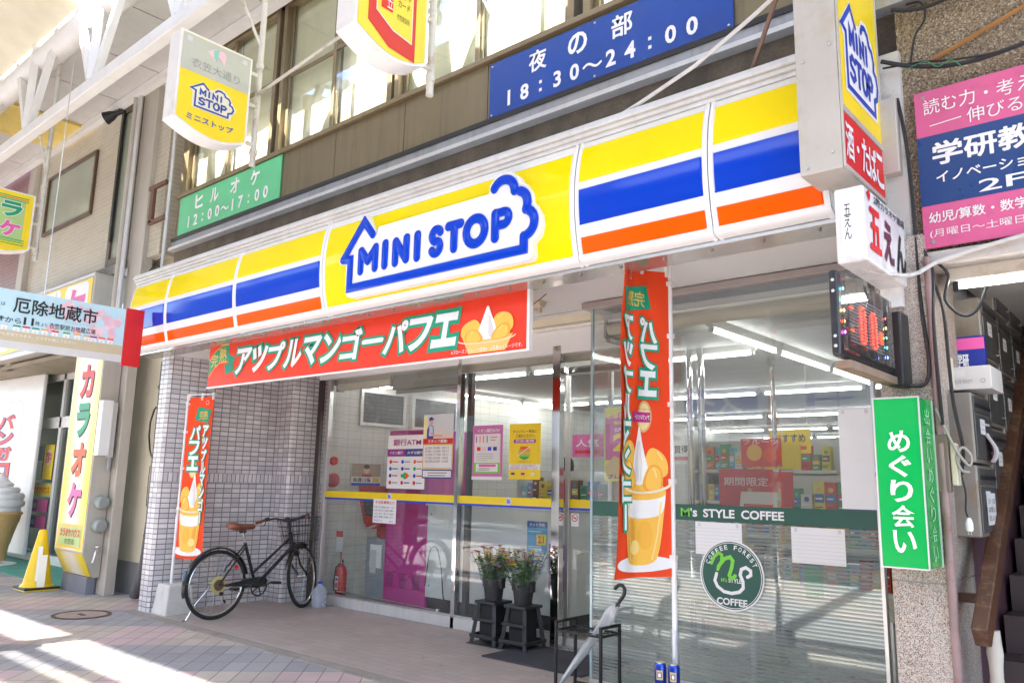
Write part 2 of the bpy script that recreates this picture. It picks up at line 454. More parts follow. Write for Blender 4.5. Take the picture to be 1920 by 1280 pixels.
# ------------------------------------------------------------------ palette
WHITE = pm('white_paint', (.80, .80, .79), .45, var=.05)
CEILW = pm('ceiling_white', (.87, .86, .84), .6, var=.05, vs=1.2)
ALU = pm('aluminium', (.62, .61, .60), .32, .85, var=.08)
ALUW = pm('pale_metal', (.66, .65, .64), .38, .25, var=.08, streak=((.40, .38, .35), .25))
CHROME = pm('chrome', (.75, .75, .75), .06, 1, var=.03, rvar=.03)
BLACK = pm('black_plastic', (.018, .018, .02), .42, var=.2)
RUBBER = pm('rubber', (.02, .02, .022), .75, var=.25)
DARKM = pm('dark_metal', (.03, .03, .032), .4, .3, var=.2)
YEL = ink('yellow', (.90, .66, .012)); BLU = ink('blue', (.006, .05, .62)); NAVY = ink('navy', (.012, .03, .28))
ORG = ink('orange', (.90, .085, .006)); RED = ink('red', (.66, .012, .010)); BRED = ink('banner_red', (.78, .032, .003))
TEAL = ink('teal', (.0, .30, .165)); GRN = ink('green', (.01, .42, .10)); DGRN = ink('dark_green', (.012, .085, .06)); LIME = ink('lime', (.18, .62, .05))
WHT = ink('white', (.82, .82, .82)); BLK = ink('black', (.012, .012, .014)); PINK = ink('pink', (.72, .10, .36)); MAG = ink('magenta', (.42, .015, .22))
GOLD = ink('gold', (.75, .50, .08)); GREY = ink('grey', (.30, .30, .30)); SKYB = ink('sky_blue', (.50, .72, .82)); MANGO = ink('mango', (.90, .50, .07)); MANGO2 = ink('mango_dark', (.82, .36, .03))
CREAM = ink('cream', (.82, .78, .66)); TAN = ink('tan', (.62, .42, .17)); ROSE = ink('rose', (.85, .52, .60)); SAND = ink('sand', (.58, .50, .34)); PALE = ink('pale_yellow', (.86, .78, .38)); PURP = ink('purple', (.20, .04, .30)); BROWN = ink('brown', (.16, .07, .03)); LGREY = ink('light_grey', (.62, .62, .62)); SKIN = ink('skin', (.70, .42, .28))
GLASS = glass_mat('shop_glass', (.965, .985, .975), base=.045)
GLASSU = glass_mat('upper_glass', (.90, .92, .86), base=.07)
TILEW = tiled('white_tile', .102, .053, .0055, (.76, .73, .74), (.55, .525, .545), (.21, .19, .20), .22, soldier=(1.335, 1.44), dirt=.18)

# ------------------------------------------------------------------ ground
def paving_mat():
    m, nt, b = nodes_of('paving')
    p = pos(nt)
    rot = N(nt, 'ShaderNodeVectorRotate', rotation_type='Z_AXIS'); L(nt, p, rot.inputs['Vector']); rot.inputs['Angle'].default_value = R(45)
    uv = rot.outputs[0]
    br = brickn(nt, uv, .30, .15, .004, (1, 1, 1), (.80, .80, .82), (.30, .29, .28), 0)
    sp = N(nt, 'ShaderNodeSeparateXYZ'); L(nt, uv, sp.inputs[0])
    iu = mathn(nt, 'FLOOR', mathn(nt, 'MULTIPLY', sp.outputs[0], 1/.9)); iv = mathn(nt, 'FLOOR', mathn(nt, 'MULTIPLY', sp.outputs[1], 1/.6))
    k = mathn(nt, 'FLOORED_MODULO', mathn(nt, 'MULTIPLY_ADD', iv, 2.0, iu), 4.0)
    grey, pink, beige = (.34, .345, .36), (.56, .43, .42), (.53, .47, .40)
    c = mixrgb(nt, mathn(nt, 'GREATER_THAN', k, .5), grey, pink)
    c = mixrgb(nt, mathn(nt, 'GREATER_THAN', k, 1.5), c, (.36, .365, .38))
    c = mixrgb(nt, mathn(nt, 'GREATER_THAN', k, 2.5), c, beige)
    c = mixrgb(nt, 1.0, c, br.outputs['Color'], 'MULTIPLY')
    f = noise(nt, p, 1.3, 8, .7); g = noise(nt, p, 160, 3)
    c = mixrgb(nt, mathn(nt, 'MULTIPLY', ramp(nt, f, .45, .75), .38), c, (.20, .18, .17))
    s1 = N(nt, 'ShaderNodeTexVoronoi'); s1.inputs['Scale'].default_value = 3.6; L(nt, p, s1.inputs['Vector'])
    c = mixrgb(nt, mathn(nt, 'MULTIPLY', mathn(nt, 'SUBTRACT', 1.0, ramp(nt, s1.outputs['Distance'], .03, .055)), .6), c, (.10, .095, .09))
    c = mixrgb(nt, mathn(nt, 'MULTIPLY', ramp(nt, g, .4, .75), .22), c, (.55, .5, .47))
    L(nt, c, b.inputs['Base Color']); b.inputs['Roughness'].default_value = .72
    h = mathn(nt, 'SUBTRACT', mathn(nt, 'MULTIPLY', g, .35), br.outputs['Fac'])
    bump(nt, b, h, .5, .003); return m
def apron_mat():
    m, nt, b = nodes_of('apron_tile')
    p = pos(nt)
    br = brickn(nt, p, .20, .10, .003, (.46, .40, .37), (.395, .345, .32), (.29, .25, .235), .5)
    f = noise(nt, p, .9, 8, .7); g = noise(nt, p, 130, 3)
    c = mixrgb(nt, mathn(nt, 'MULTIPLY', ramp(nt, f, .42, .72), .42), br.outputs['Color'], (.21, .18, .17))
    s1 = N(nt, 'ShaderNodeTexVoronoi'); s1.inputs['Scale'].default_value = 3.2; L(nt, p, s1.inputs['Vector'])
    c = mixrgb(nt, mathn(nt, 'MULTIPLY', mathn(nt, 'SUBTRACT', 1.0, ramp(nt, s1.outputs['Distance'], .035, .06)), .55), c, (.10, .09, .09))
    c = mixrgb(nt, mathn(nt, 'MULTIPLY', ramp(nt, g, .4, .7), .25), c, (.36, .31, .29))
    L(nt, c, b.inputs['Base Color']); L(nt, mathn(nt, 'MULTIPLY_ADD', f, .35, .36), b.inputs['Roughness'])
    bump(nt, b, mathn(nt, 'SUBTRACT', mathn(nt, 'MULTIPLY', g, .3), br.outputs['Fac']), .35, .002); return m
MB().box(-400, 400, -400, 400, -.40, -.15, pm('asphalt', (.055, .055, .058), .85, var=.25, fine=.4)).build('road', kind='structure')
MB().box(-40, 22, -6.5, 30, -.15, 0, paving_mat()).build('pavement', kind='structure')
m = MB(); m.box(-8.62, -.95, 4.03, 5.72, 0, .006, apron_mat()); m.build('shop_floor_apron', kind='structure')
m = MB(); m.box(-8.70, -.95, 3.90, 4.03, 0, .009, pm('kerb_concrete', (.34, .31, .28), .85, var=.2, fine=.3, dirt=((.16, .14, .12), .6, 4))); m.build('kerb_strip', kind='structure')
m = MB(); m.box(-17, -11.0, 4.12, 6.2, 0, .012, pm('green_carpet', (.10, .36, .26), .95, var=.15, fine=.3)); m.build('entrance_floor', kind='structure')
t = thing('manhole_cover', 'round rust-ringed manhole cover set flush in the paving', 'manhole cover', (-8.74, 3.53, 0))
RUST = pm('rust_iron', (.16, .10, .07), .8, .3, var=.35, vs=12)
m = MB(); m.lathe([(.24, .001), (.27, .001), (.275, .007), (.235, .007)], RUST, (-8.74, 3.53, 0), 40, cap=False); m.build('frame_ring', t)
m = MB(); m.lathe([(.0, .004), (.232, .004)], pm('cover_infill', (.40, .32, .28), .8, var=.2, fine=.3), (-8.74, 3.53, 0), 40, cap=False)
m.box(-8.80, -8.68, 3.51, 3.55, .004, .008, RUST); m.build('cover_plate', t)

# ------------------------------------------------------------------ arcade over the pavement
ARW = pm('arcade_white', (.80, .79, .77), .42, var=.06, vs=2, dirt=((.55, .50, .42), .25, 6))
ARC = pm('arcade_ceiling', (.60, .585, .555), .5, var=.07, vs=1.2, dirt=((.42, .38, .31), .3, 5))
ar = thing('street_arcade', 'white steel arcade roof and truss over the pavement', 'arcade roof', (-6, 2, 0))
m = MB()
for k in range(-22, -4):
    x0 = k*1.21-1.2; x1 = x0+1.19
    mt = pm('yellow_panel', (.78, .60, .16), .5, var=.15, vs=1.5, dirt=((.45, .35, .12), .5, 3)) if k in (-10,) else ARW
    m.box(x0, x1, 3.16, 4.22, 6.48 if k != -10 else 6.44, 6.56, mt if k == -10 else ARC)
m.build('ceiling_panel', ar)
m = MB(); m.box(-29, -6.06, 3.14, 4.24, 6.575, 6.60, pm('gap_dark', (.25, .22, .20), .8)); m.build('ceiling_backing', ar)
m = MB(); m.tube([(-29, 3.12, 6.56), (-6.06, 3.12, 6.56)], .15, ARW, 20); m.build('eave_tube', ar, smooth=60)
m = MB(); m.box(-29, -6.06, 4.12, 4.20, 6.36, 6.47, ARW); m.build('wall_trim', ar)
m = MB()
m.box(-29, 9, 2.98, 3.10, 5.46, 5.60, ARW); m.build('bottom_chord', ar, bevel=.012)
m = MB(); m.box(-29, 9, 2.98, 3.10, 7.15, 7.28, ARW); m.build('top_chord', ar)
for k in range(-14, 4):
    x = -8.75+k*1.95
    if not -30 < x < 9: continue
    if -14.5 < x < -4.5 or True:
        MB().bar((x, 3.04, 5.60), (x, 3.04, 7.15), .10, .10, ARW).build('truss_post', ar)
        MB().bar((x+.06, 3.04, 5.62), (x+.92, 3.04, 7.15), .07, .09, ARW).build('truss_diagonal', ar)
        MB().bar((x-.06, 3.04, 5.62), (x-.92, 3.04, 7.15), .07, .09, ARW).build('truss_diagonal', ar)
for k in range(-8, 3):
    x = -8.75+k*3.9
    MB().bar((x, 3.0, 6.78), (x, -5.7, 8.2), .10, .16, ARW).build('rafter', ar)
m = MB(); m.quad((-30, 2.15, 6.95), (9, 2.15, 6.95), (9, -5.5, 8.3), (-30, -5.5, 8.3), tiled('sun_block_roof', 1.2, .9, .02, (.60, .585, .55), (.54, .525, .49), (.30, .28, .25), .5, dirt=.25, bstr=.2)); m.build('sun_block_roof', ar)  # unseen outer reach is made up, sized to keep sun off the shopfront
m = MB(); m.quad((-30, 3.0, 6.72), (-9.3, 3.0, 6.72), (-9.3, 2.1, 6.98), (-30, 2.1, 6.98), pm('skylight_cream', (.66, .62, .46), .5)); m.build('skylight_sheet', ar)
m = MB(); m.box(-30, 9, -6.08, -5.96, 8.30, 8.42, ARW); m.build('shadow_rail', ar)  # unseen rail, added to lay a dark line across the sun patch
m = MB(); m.box(-30, 9, -5.65, -5.45, 7.5, 7.65, ARW); m.build('outer_beam', ar)
for k in range(-7, 3):
    m = MB(); m.box(k*4.3-.1, k*4.3+.1, -5.6, -5.4, 0, 8.2, ARW); m.build('column', ar)

# ------------------------------------------------------------------ the shop building
st = thing('shop_building', 'two-storey shop with bronze upper storey, deep glazed entrance and white tiled pillar', 'building', (-5, 4.25, 0))
BRZ = pm('bronze_panel', (.205, .165, .095), .40, .35, var=.14, vs=1.6, streak=((.11, .09, .055), .45))
BRZF = pm('bronze_frame', (.26, .20, .115), .36, .45, var=.12, streak=((.13, .10, .06), .3))
CONC = pm('dark_render', (.20, .16, .12), .95, var=.35, vs=5, fine=.5, bmp=.5, bs=40)
FLASH = pm('blue_grey_flashing', (.36, .37, .40), .4, .5, var=.1, streak=((.2, .19, .18), .4))
m = MB()
sx = [-9.05, -7.9, -6.93, -5.95, -4.97, -3.99, -3.01, -2.03, -1.0]
for a, b in zip(sx, sx[1:]): m.box(a+.004, b-.004, 4.24, 4.30, 4.17, 4.655, BRZ)
m.box(-9.05, -1.0, 4.26, 4.32, 4.15, 4.66, DARKM)
m.build('spandrel_panel', st)
m = MB(); m.box(-9.05, -1.0, 4.20, 4.36, 4.658, 4.705, BRZF); m.build('window_sill', st, bevel=.006)
m = MB(); m.box(-9.05, -1.0, 4.26, 4.75, 3.55, 4.02, CONC); m.build('concrete_band', st)
m = MB(); m.box(-9.05, -1.0, 4.20, 4.30, 4.125, 4.165, BLACK); m.box(-9.05, -1.0, 4.21, 4.262, 4.045, 4.125, FLASH); m.box(-9.05, -1.0, 4.175, 4.262, 4.012, 4.045, ALUW); m.build('flashing', st)
m = MB(); m.box(-9.05, -1.0, 4.30, 4.75, 6.47, 10.5, BRZ); m.box(-9.05, -8.95, 4.25, 5.0, 4.02, 10.5, BRZ); m.box(-1.05, -.985, 4.236, 4.75, 4.03, 10.5, BRZ); m.build('upper_wall', st)
CURT = pm('cream_curtain', (.88, .82, .66), .9, var=.06, vs=2.5, streak=((.74, .70, .58), .3))
wx = [(-8.96, -7.10), (-7.02, -5.18), (-5.14, -3.16), (-3.08, -1.05)]
for a, b in wx:
    w = MB(); md = (a+b)/2
    for x0, x1 in ((a, a+.06), (b-.06, b)): w.box(x0, x1, 4.245, 4.36, 4.705, 6.44, BRZF)
    w.box(a, b, 4.25, 4.36, 6.38, 6.47, BRZF)
    for x0, x1, y in ((a+.06, md+.03, 4.30), (md-.03, b-.06, 4.275)):
        w.box(x0, x0+.045, y, y+.022, 4.705, 6.38, BRZF); w.box(x1-.045, x1, y, y+.022, 4.705, 6.38, BRZF)
        w.box(x0+.045, x1-.045, y, y+.022, 4.705, 4.76, BRZF); w.box(x0+.045, x1-.045, y, y+.022, 5.56, 5.60, BRZF)
    wo = w.build('window', st, bevel=.003)
    g = MB()
    for x0, x1, y in ((a+.105, md-.015, 4.309), (md+.015, b-.105, 4.284)): g.box(x0, x1, y, y+.004, 4.76, 6.38, GLASSU)
    g.build('pane', wo)
    c = MB(); nx = 46; F = Frame((a, 4.36, 4.70), (1, 0, 0), (0, 0, 1)); wd = b-a
    gap = random.uniform(.0, .07)*wd if a > -8 else .02
    for s0, s1 in ((0.0, wd*.5-gap*.5), (wd*.5+gap*.5, wd)):
        vs = []; n = 40
        for i in range(n+1):
            x = s0+(s1-s0)*i/n
            for z in (0, 1.75): vs.append(F.p(x, z, .0035*math.sin(x*31+a)+.003*math.sin(x*13)))
        c.add(vs, [(2*i, 2*i+2, 2*i+3, 2*i+1) for i in range(n)], CURT)
    c.build('curtain', wo, smooth=80)
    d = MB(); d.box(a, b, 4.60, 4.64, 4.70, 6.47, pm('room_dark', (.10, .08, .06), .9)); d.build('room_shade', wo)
# left end post of the shop: pillar tiled white, the wall behind the bicycle, the step towards the glass
m = MB()
m.prism(Frame((0, 0, 0), (1, 0, 0), (0, 1, 0)), [(-8.66, 4.075), (-8.635, 4.05), (-8.455, 4.05), (-8.43, 4.075), (-8.43, 5.42), (-8.155, 5.42), (-8.13, 5.445), (-8.13, 5.86), (-8.66, 5.86)], 0, 2.69, TILEW)
m.build('tiled_wall', st)
m = MB(); m.box(-8.68, -8.40, 4.04, 5.80, 2.692, 2.80, WHITE); m.build('wall_trim', st)
m = MB(); m.box(-8.62, -1.18, 3.80, 5.84, 2.80, 2.86, CEILW); m.box(-8.6, -1.2, 5.15, 5.155, 2.797, 2.802, GREY); m.build('canopy_ceiling', st)
m = MB(); m.box(-8.12, -3.5, 5.77, 5.86, 2.585, 2.80, WHITE); m.build('header_beam', st)
m = MB(); m.box(-8.12, -3.5, 5.865, 5.95, 2.53, 2.66, pm('beige_trim', (.42, .37, .30), .5)); m.build('header_trim', st)
# door-side glazing
for a, b in ((-7.90, -5.735), (-5.685, -4.50)):
    MB().box(a, b, 5.797, 5.805, .118, 2.585, GLASS).build('glass_panel', st)
for a, b in ((-4.40, -3.92), (-3.96, -3.52)):
    MB().box(a, b, 5.897 if a < -4 else 5.927, 5.905 if a < -4 else 5.935, .05, 2.40, GLASS).build('door_glass', st)
MB().box(-4.40, -3.52, 5.797, 5.803, 2.43, 2.585, GLASS).build('transom_glass', st)
m = MB(); m.box(-8.13, -7.90, 5.78, 5.83, 0, 2.62, DARKM); m.build('end_frame', st) if False else None
m = MB(); m.box(-8.13, -8.06, 5.775, 5.84, 0, 2.60, pm('bronze_dark', (.09, .075, .07), .35, .5)); m.box(-7.945, -7.90, 5.775, 5.835, .0, 2.6, ALU); m.build('end_frame', st, bevel=.003)
MB().box(-8.06, -7.945, 5.80, 5.806, .0, 2.585, CHROME).build('mirror_strip', st)
for a, b, mt in ((-5.735, -5.685, CHROME), (-4.50, -4.41, CHROME)):
    MB().box(a, b, 5.765, 5.835, 0, 2.66, mt).build('mullion', st, bevel=.003)
MB().box(-5.655, -5.60, 5.84, 5.89, .1, 2.5, DARKM).build('inner_post', st)
m = MB(); m.box(-7.90, -4.50, 5.765, 5.84, 0, .105, ALUW); m.box(-7.90, -4.50, 5.78, 5.825, .105, .12, ALU); m.build('sill', st, bevel=.003)
m = MB(); m.box(-4.44, -4.395, 5.885, 5.915, .05, 2.40, ALU); m.box(-4.41, -3.5, 5.86, 5.95, 2.40, 2.47, CHROME); m.box(-4.41, -3.5, 5.88, 5.94, 0, .07, ALUW)
m.box(-3.98, -3.94, 5.90, 5.94, .05, 2.4, ALU); m.build('door_frame', st, bevel=.003)
sf = Frame((0, 5.797, 0), (1, 0, 0), (0, 0, 1))
m = MB(); m.rect(sf, -7.90, 1.192, -5.735, 1.266, YEL); m.rect(sf, -5.685, 1.192, -4.50, 1.266, YEL)
m.rect(sf, -7.90, 1.172, -5.735, 1.192, BLU); m.rect(sf, -5.685, 1.172, -4.50, 1.192, BLU)
df = Frame((0, 5.897, 0), (1, 0, 0), (0, 0, 1)); m.rect(df, -4.395, 1.192, -3.52, 1.266, YEL); m.rect(df, -4.395, 1.172, -3.52, 1.192, BLU)
m.build('safety_stripe', st)
# coffee-corner glass box
m = MB(); m.box(-3.50, -1.45, 4.976, 4.984, .03, 2.742, glass_mat('front_glass', (.96, .98, .97), base=.10, frost=.03, grime=.02)); m.build('glass_front', st)
m = MB(); m.box(-3.504, -3.496, 4.986, 5.765, .03, 2.742, GLASS); m.build('glass_return', st)
m = MB(); m.box(-3.57, -1.15, 4.93, 5.03, 2.742, 2.79, pm('taupe_frame', (.40, .35, .33), .4, .4)); m.box(-3.57, -3.45, 5.03, 5.80, 2.742, 2.79, pm('taupe_frame', (.4, .35, .33))); m.build('top_frame', st, bevel=.003)
m = MB(); m.box(-3.508, -1.45, 4.965, 4.995, 0, .03, ALU); m.box(-1.47, -1.45, 4.95, 5.0, .03, 2.742, ALU); m.box(-3.51, -3.49, 4.97, 4.99, .03, 2.742, pm('glass_edge', (.40, .52, .56), .15, .2)); m.build('glass_channel', st)
FILM = blind_film('frost_bands')
ff = Frame((0, 4.972, 0), (1, 0, 0), (0, 0, 1))
m = MB(); m.rect(ff, -3.488, .032, -1.472, 1.178, FILM, .001); m.build('frosted_film', st)
m = MB(); m.rect(ff, -3.488, 1.178, -1.472, 1.283, DGRN, .002)
m.text(ff, 'M', -2.752, 1.202, -2.685, 1.258, LIME, .005, .012); m.text(ff, "'", -2.678, 1.238, -2.668, 1.258, WHT, .005, .03); m.text(ff, 's', -2.662, 1.202, -2.628, 1.246, WHT, .005, .03)
m.text(ff, 'STYLE', -2.585, 1.202, -2.36, 1.258, WHT, .005, .03); m.text(ff, 'COFFEE', -2.315, 1.202, -2.03, 1.258, WHT, .005, .03)
m.build('green_lettering_strip', st)
m = MB(); cx, cz, r = -2.393, .842, .222
m.disc(ff, cx, cz, r, WHT, .005, n=56); m.disc(ff, cx, cz, r-.010, DGRN, .0062, n=56); m.ring(ff, cx, cz, r-.020, r-.016, WHT, .0075, 56)
def arc_text(m, F, s, cx, cy, rad, a0, a1, h, mat, c, bold=.02):
    for i, ch in enumerate(s):
        if ch == ' ': continue
        a = a0+(a1-a0)*i/(len(s)-1); u = Vector((math.sin(a), -math.cos(a)))   # along the arc, clockwise
        G = Frame(F.p(cx+rad*math.cos(a), cy+rad*math.sin(a)), F.u*math.sin(a)-F.v*math.cos(a), F.u*math.cos(a)+F.v*math.sin(a))
        w = h*(.3 if ch == 'I' else .72); m.text(G, ch, -w/2, -h/2, w/2, h/2, mat, c, bold)
arc_text(m, ff, 'COFFEE FOREST', cx, cz, .178, R(155), R(25), .030, WHT, .0078)
sw = lambda L_: [(cx+a*r, cz+b*r) for a, b in L_]
m.stroke(ff, sw([(-.62, .30), (-.52, .50), (-.38, .62), (-.28, .56), (-.30, .38), (-.42, .14)]), .020, LIME, .0078)
m.stroke(ff, sw([(-.40, .22), (-.20, .46), (-.02, .52), (.06, .42), (.02, .22), (-.06, .0), (-.02, -.08), (.06, -.06), (.12, .0)]), .024, LIME, .0082)
m.stroke(ff, sw([(-.46, .02), (-.52, -.18), (-.44, -.34), (-.24, -.47), (.0, -.50), (.24, -.44), (.36, -.32), (.36, -.14), (.28, .04), (.32, .20), (.46, .26), (.60, .18), (.60, .06), (.50, .0)]), .021, WHT, .0078)
m.text(ff, "M's", cx-.072, cz-.045, cx-.030, cz-.018, LIME, .0080, .02); m.text(ff, 'STYLE', cx-.020, cz-.045, cx+.070, cz-.018, WHT, .0080, .02)
m.text(ff, 'COFFEE', cx-.105, cz-.186, cx+.105, cz-.142, WHT, .0080, .03)
m.build('round_coffee_logo', st)
# interior shell
INW = tiled('interior_tile', .20, .10, .0025, (.62, .61, .57), (.58, .57, .54), (.36, .35, .33), .35, dirt=.08, bstr=.25)
INC = pm('interior_ceiling', (.44, .45, .44), .7, var=.05)
m = MB(); m.box(-8.13, -8.06, 5.86, 20, 0, 2.66, INW); m.build('interior_wall', st)
MB().box(-1.24, -1.16, 5.0, 20, 0, 2.66, pm('interior_wall', (.62, .62, .58), .7)).build('interior_wall', st)
MB().box(-8.13, -1.16, 20, 20.1, 0, 2.66, pm('interior_wall', (.62, .62, .58))).build('interior_wall', st)
m = MB(); m.box(-8.13, -1.16, 5.955, 20, 2.66, 2.70, INC); m.box(-3.44, -1.16, 5.035, 5.955, 2.66, 2.70, INC); m.build('interior_ceiling', st)
m = MB(); m.box(-8.06, -1.24, 5.84, 20, .0, .012, pm('vinyl_floor', (.40, .39, .36), .3, var=.1)); m.box(-3.49, -1.24, 4.99, 5.84, .0, .012, pm('vinyl_floor', (.4, .39, .36))); m.build('interior_floor', st)
# window behind the left wall of the lobby: grey panes in pale frames
for y0, y1 in ((6.36, 7.12), (7.24, 8.1)):
    w = MB(); x = -8.06
    w.box(x, x+.03, y0, y1, 2.08, 2.12, ALUW); w.box(x, x+.03, y0, y1, 2.50, 2.54, ALUW); w.box(x, x+.03, y0, y0+.04, 2.12, 2.50, ALUW); w.box(x, x+.03, y1-.04, y1, 2.12, 2.50, ALUW)
    w.box(x, x+.012, y0+.04, y1-.04, 2.12, 2.50, pm('grey_pane', (.10, .10, .105), .25)); w.build('lobby_window', st)
m = MB(); m.box(-8.06, -8.0, 5.86, 6.06, 1.27, 1.75, pm('alarm_plate', (.62, .60, .50), .5)); ap = m.build('alarm_panel', st)
m = MB(); m.lathe([(.0, 0), (.055, 0), (.05, .03), (.0, .035)], RED, (-8.0, 5.96, 1.62), 20, 'x'); m.build('alarm_lamp', ap, smooth=True)
m = MB(); m.lathe([(.0, 0), (.085, 0), (.085, .03), (.05, .045), (.02, .05), (0, .05)], pm('alarm_red', (.45, .02, .02), .4), (-8.0, 5.96, 1.39), 24, 'x'); m.build('alarm_bell', ap, smooth=True)
# ------------------------------------------------------------------ the long illuminated sign band
FZ0, FZ1 = 2.69, 3.44
def fas_y(z):
    t = (z-FZ0)/(FZ1-FZ0)
    y = 3.655+(.062*((.55-t)/.55)**2 if t < .55 else .055*((t-.55)/.45)**2)
    if t < .05: y += .05*((.05-t)/.05)**2
    return y
def fas_fn(a, b):
    d = (fas_y(b+.004)-fas_y(b-.004))/.008
    return Vector((a, fas_y(b), b)), Vector((0, -1, d)).normalized()
FW = WarpFrame(fas_fn)
def gloss(name, col): 
    return pm(name, col, .09, var=.04, vs=1.5, rvar=.04, spec=.22)
FWH, FYE, FBL, FOR = gloss('sign_white', (.80, .80, .80)), gloss('sign_yellow', (.88, .69, .004)), gloss('sign_blue', (.0, .045, .52)), gloss('sign_orange', (.88, .105, .003))
fa = thing('sign_band', 'long curved yellow white blue and orange shop sign band with raised house logo', 'sign', (-4.95, 3.74, 2.70))
def moulded(m, x0, z0, x1, z1, mat, c, nb):
    """a raised moulded colour field: inset top, sloping rim"""
    m.grid(FW, x0, z0, x1, z1, 1, nb, mat, c)
    e = .006
    for a0, b0, a1, b1 in ((x0-e, z0-e, x1+e, z0), (x0-e, z1, x1+e, z1+e)):
        zz = [(b0, 0 if b0 < z0 else c), (b1, c if b0 < z0 else 0)]
        m.add([FW.p(a0, b0, .001 if b0 < z0 else c), FW.p(a1, b0, .001 if b0 < z0 else c), FW.p(a1, b1, c if b0 < z0 else .001), FW.p(a0, b1, c if b0 < z0 else .001)], [(0, 1, 2, 3)], mat)
    for xa, xb, ca, cb in ((x0-e, x0, .001, c), (x1, x1+e, c, .001)):
        vs = []
        for j in range(nb+1):
            z = z0+(z1-z0)*j/nb; vs += [FW.p(xa, z, ca), FW.p(xb, z, cb)]
        m.add(vs, [(2*j, 2*j+1, 2*j+3, 2*j+2) for j in range(nb)], mat)
xs = [-8.68, -7.84, -6.525, -5.205, -2.705, -1.835, -1.225]
for i, (x0, x1) in enumerate(zip(xs, xs[1:])):
    m = MB(); g = .0025
    m.grid(FW, x0+g, FZ0, x1-g, FZ1, 1, 22, FWH, 0)
    for xa, xb in ((x0+g, x0+.034), (x1-.034, x1-g)):      # rounded upright rims
        vs = []
        for j in range(23):
            z = FZ0+(FZ1-FZ0)*j/22
            for k in range(5): vs.append(FW.p(xa+(xb-xa)*k/4, z, .008*math.sin(math.pi*k/4)+.001))
        m.add(vs, [(j*5+k, j*5+k+1, j*5+k+6, j*5+k+5) for j in range(22) for k in range(4)], FWH)
    vs = []
    for k in range(6):                                          # rounded bottom lip
        t = k/5; vs += [FW.p(x0+g, FZ0+.055*t, .008*math.sin(math.pi*t)+.001), FW.p(x1-g, FZ0+.055*t, .008*math.sin(math.pi*t)+.001)]
    m.add(vs, [(2*k, 2*k+1, 2*k+3, 2*k+2) for k in range(5)], FWH)
    po = m.build('panel', fa, smooth=50)
    if i == 3:
        y = MB(); moulded(y, x0+.045, 2.742, x1-.045, 3.378, FYE, .004, 18); y.build('yellow_field', po, smooth=50)
    else:
        a, b = x0+.04, x1-.04
        y = MB(); moulded(y, a, 3.180, b, 3.392, FYE, .010, 8); y.build('yellow_stripe', po, smooth=50)
        y = MB(); moulded(y, a, 2.918, b, 3.122, FBL, .010, 8); y.build('blue_stripe', po, smooth=50)
        y = MB(); moulded(y, a, 2.745, b, 2.832, FOR, .010, 6); y.build('orange_stripe', po, smooth=50)
# raised logo
W0 = [(-4.505, 3.187), (-4.640, 3.372), (-4.668, 3.372), (-4.945, 3.075), (-4.935, 3.035), (-4.86, 3.02), (-4.848, 2.80), (-4.82, 2.765), (-4.78, 2.752), (-3.03, 2.752), (-3.005, 2.775), (-3.0, 2.86), (-2.95, 2.895), (-2.925, 2.955), (-2.93, 3.02), (-2.97, 3.09), (-3.0, 3.12), (-3.01, 3.18), (-3.06, 3.25), (-3.10, 3.275), (-3.13, 3.32), (-3.19, 3.362), (-3.26, 3.372), (-3.32, 3.355), (-3.37, 3.31), (-3.375, 3.255), (-4.49, 3.255)]
class LF:                                                    # flat drawing plane of the logo, just proud of the curved band
    def p(s, a, b, c=0.0): return Vector((a, 3.628-c, b))
LFp = LF()
m = MB(); m.poly(LFp, W0, FWH, 0, .06); lo = m.build('logo_plate', fa, bevel=.010, seg=3)
m = MB()
outl = [(-4.548, 3.205), (-4.653, 3.327), (-4.895, 3.062), (-4.803, 3.062), (-4.800, 2.826), (-3.068, 2.826), (-3.068, 2.905)]
m.stroke(LFp, outl[:3], .064, FBL, .002, puff=.014); m.stroke(LFp, [(-4.895, 3.062), (-4.800, 3.055), (-4.800, 2.826), (-3.068, 2.826), (-3.068, 2.912)], .064, FBL, .0024, puff=.014)
def arcpts(cx, cz, r, a0, a1, n=12, ky=1): return [(cx+r*math.cos(R(a0+(a1-a0)*i/n)), cz+r*ky*math.sin(R(a0+(a1-a0)*i/n))) for i in range(n+1)]
m.stroke(LFp, [(-3.068, 2.90)]+arcpts(-3.07, 2.995, .085, -72, 62), .064, FBL, .0028, puff=.014)
m.stroke(LFp, arcpts(-3.135, 3.125, .092, -28, 70), .064, FBL, .0032, puff=.014)
m.stroke(LFp, arcpts(-3.245, 3.225, .095, 0, 148), .064, FBL, .0036, puff=.014)
m.build('logo_outline', lo, smooth=60)
m = MB(); w = .067
def caps(*pts):                                              # straight strokes with rounded joints
    for p, q in zip(pts, pts[1:]): m.stroke(LFp, [p, q], w, FBL, .002, puff=.011, ncap=5)
z0, z1 = 2.942, 3.108
caps((-4.675, z0), (-4.675, z1-.008)); caps((-4.672, z1-.012), (-4.592, 3.008)); caps((-4.592, 3.008), (-4.510, z1-.012)); caps((-4.507, z1-.008), (-4.507, z0))
caps((-4.397, z0), (-4.397, z1)); caps((-4.281, z0), (-4.281, z1-.008)); caps((-4.278, z1-.012), (-4.168, z0+.012)); caps((-4.165, z0+.008), (-4.165, z1)); caps((-4.05, z0), (-4.05, z1))
m.stroke(LFp, arcpts(-3.858, 3.066, .043, 25, 268, 14)+arcpts(-3.862, 2.981, .043, 88, -155, 14), w-.004, FBL, .002, puff=.011)
caps((-3.742, 3.106), (-3.628, 3.106)); caps((-3.685, 3.10), (-3.685, z0))
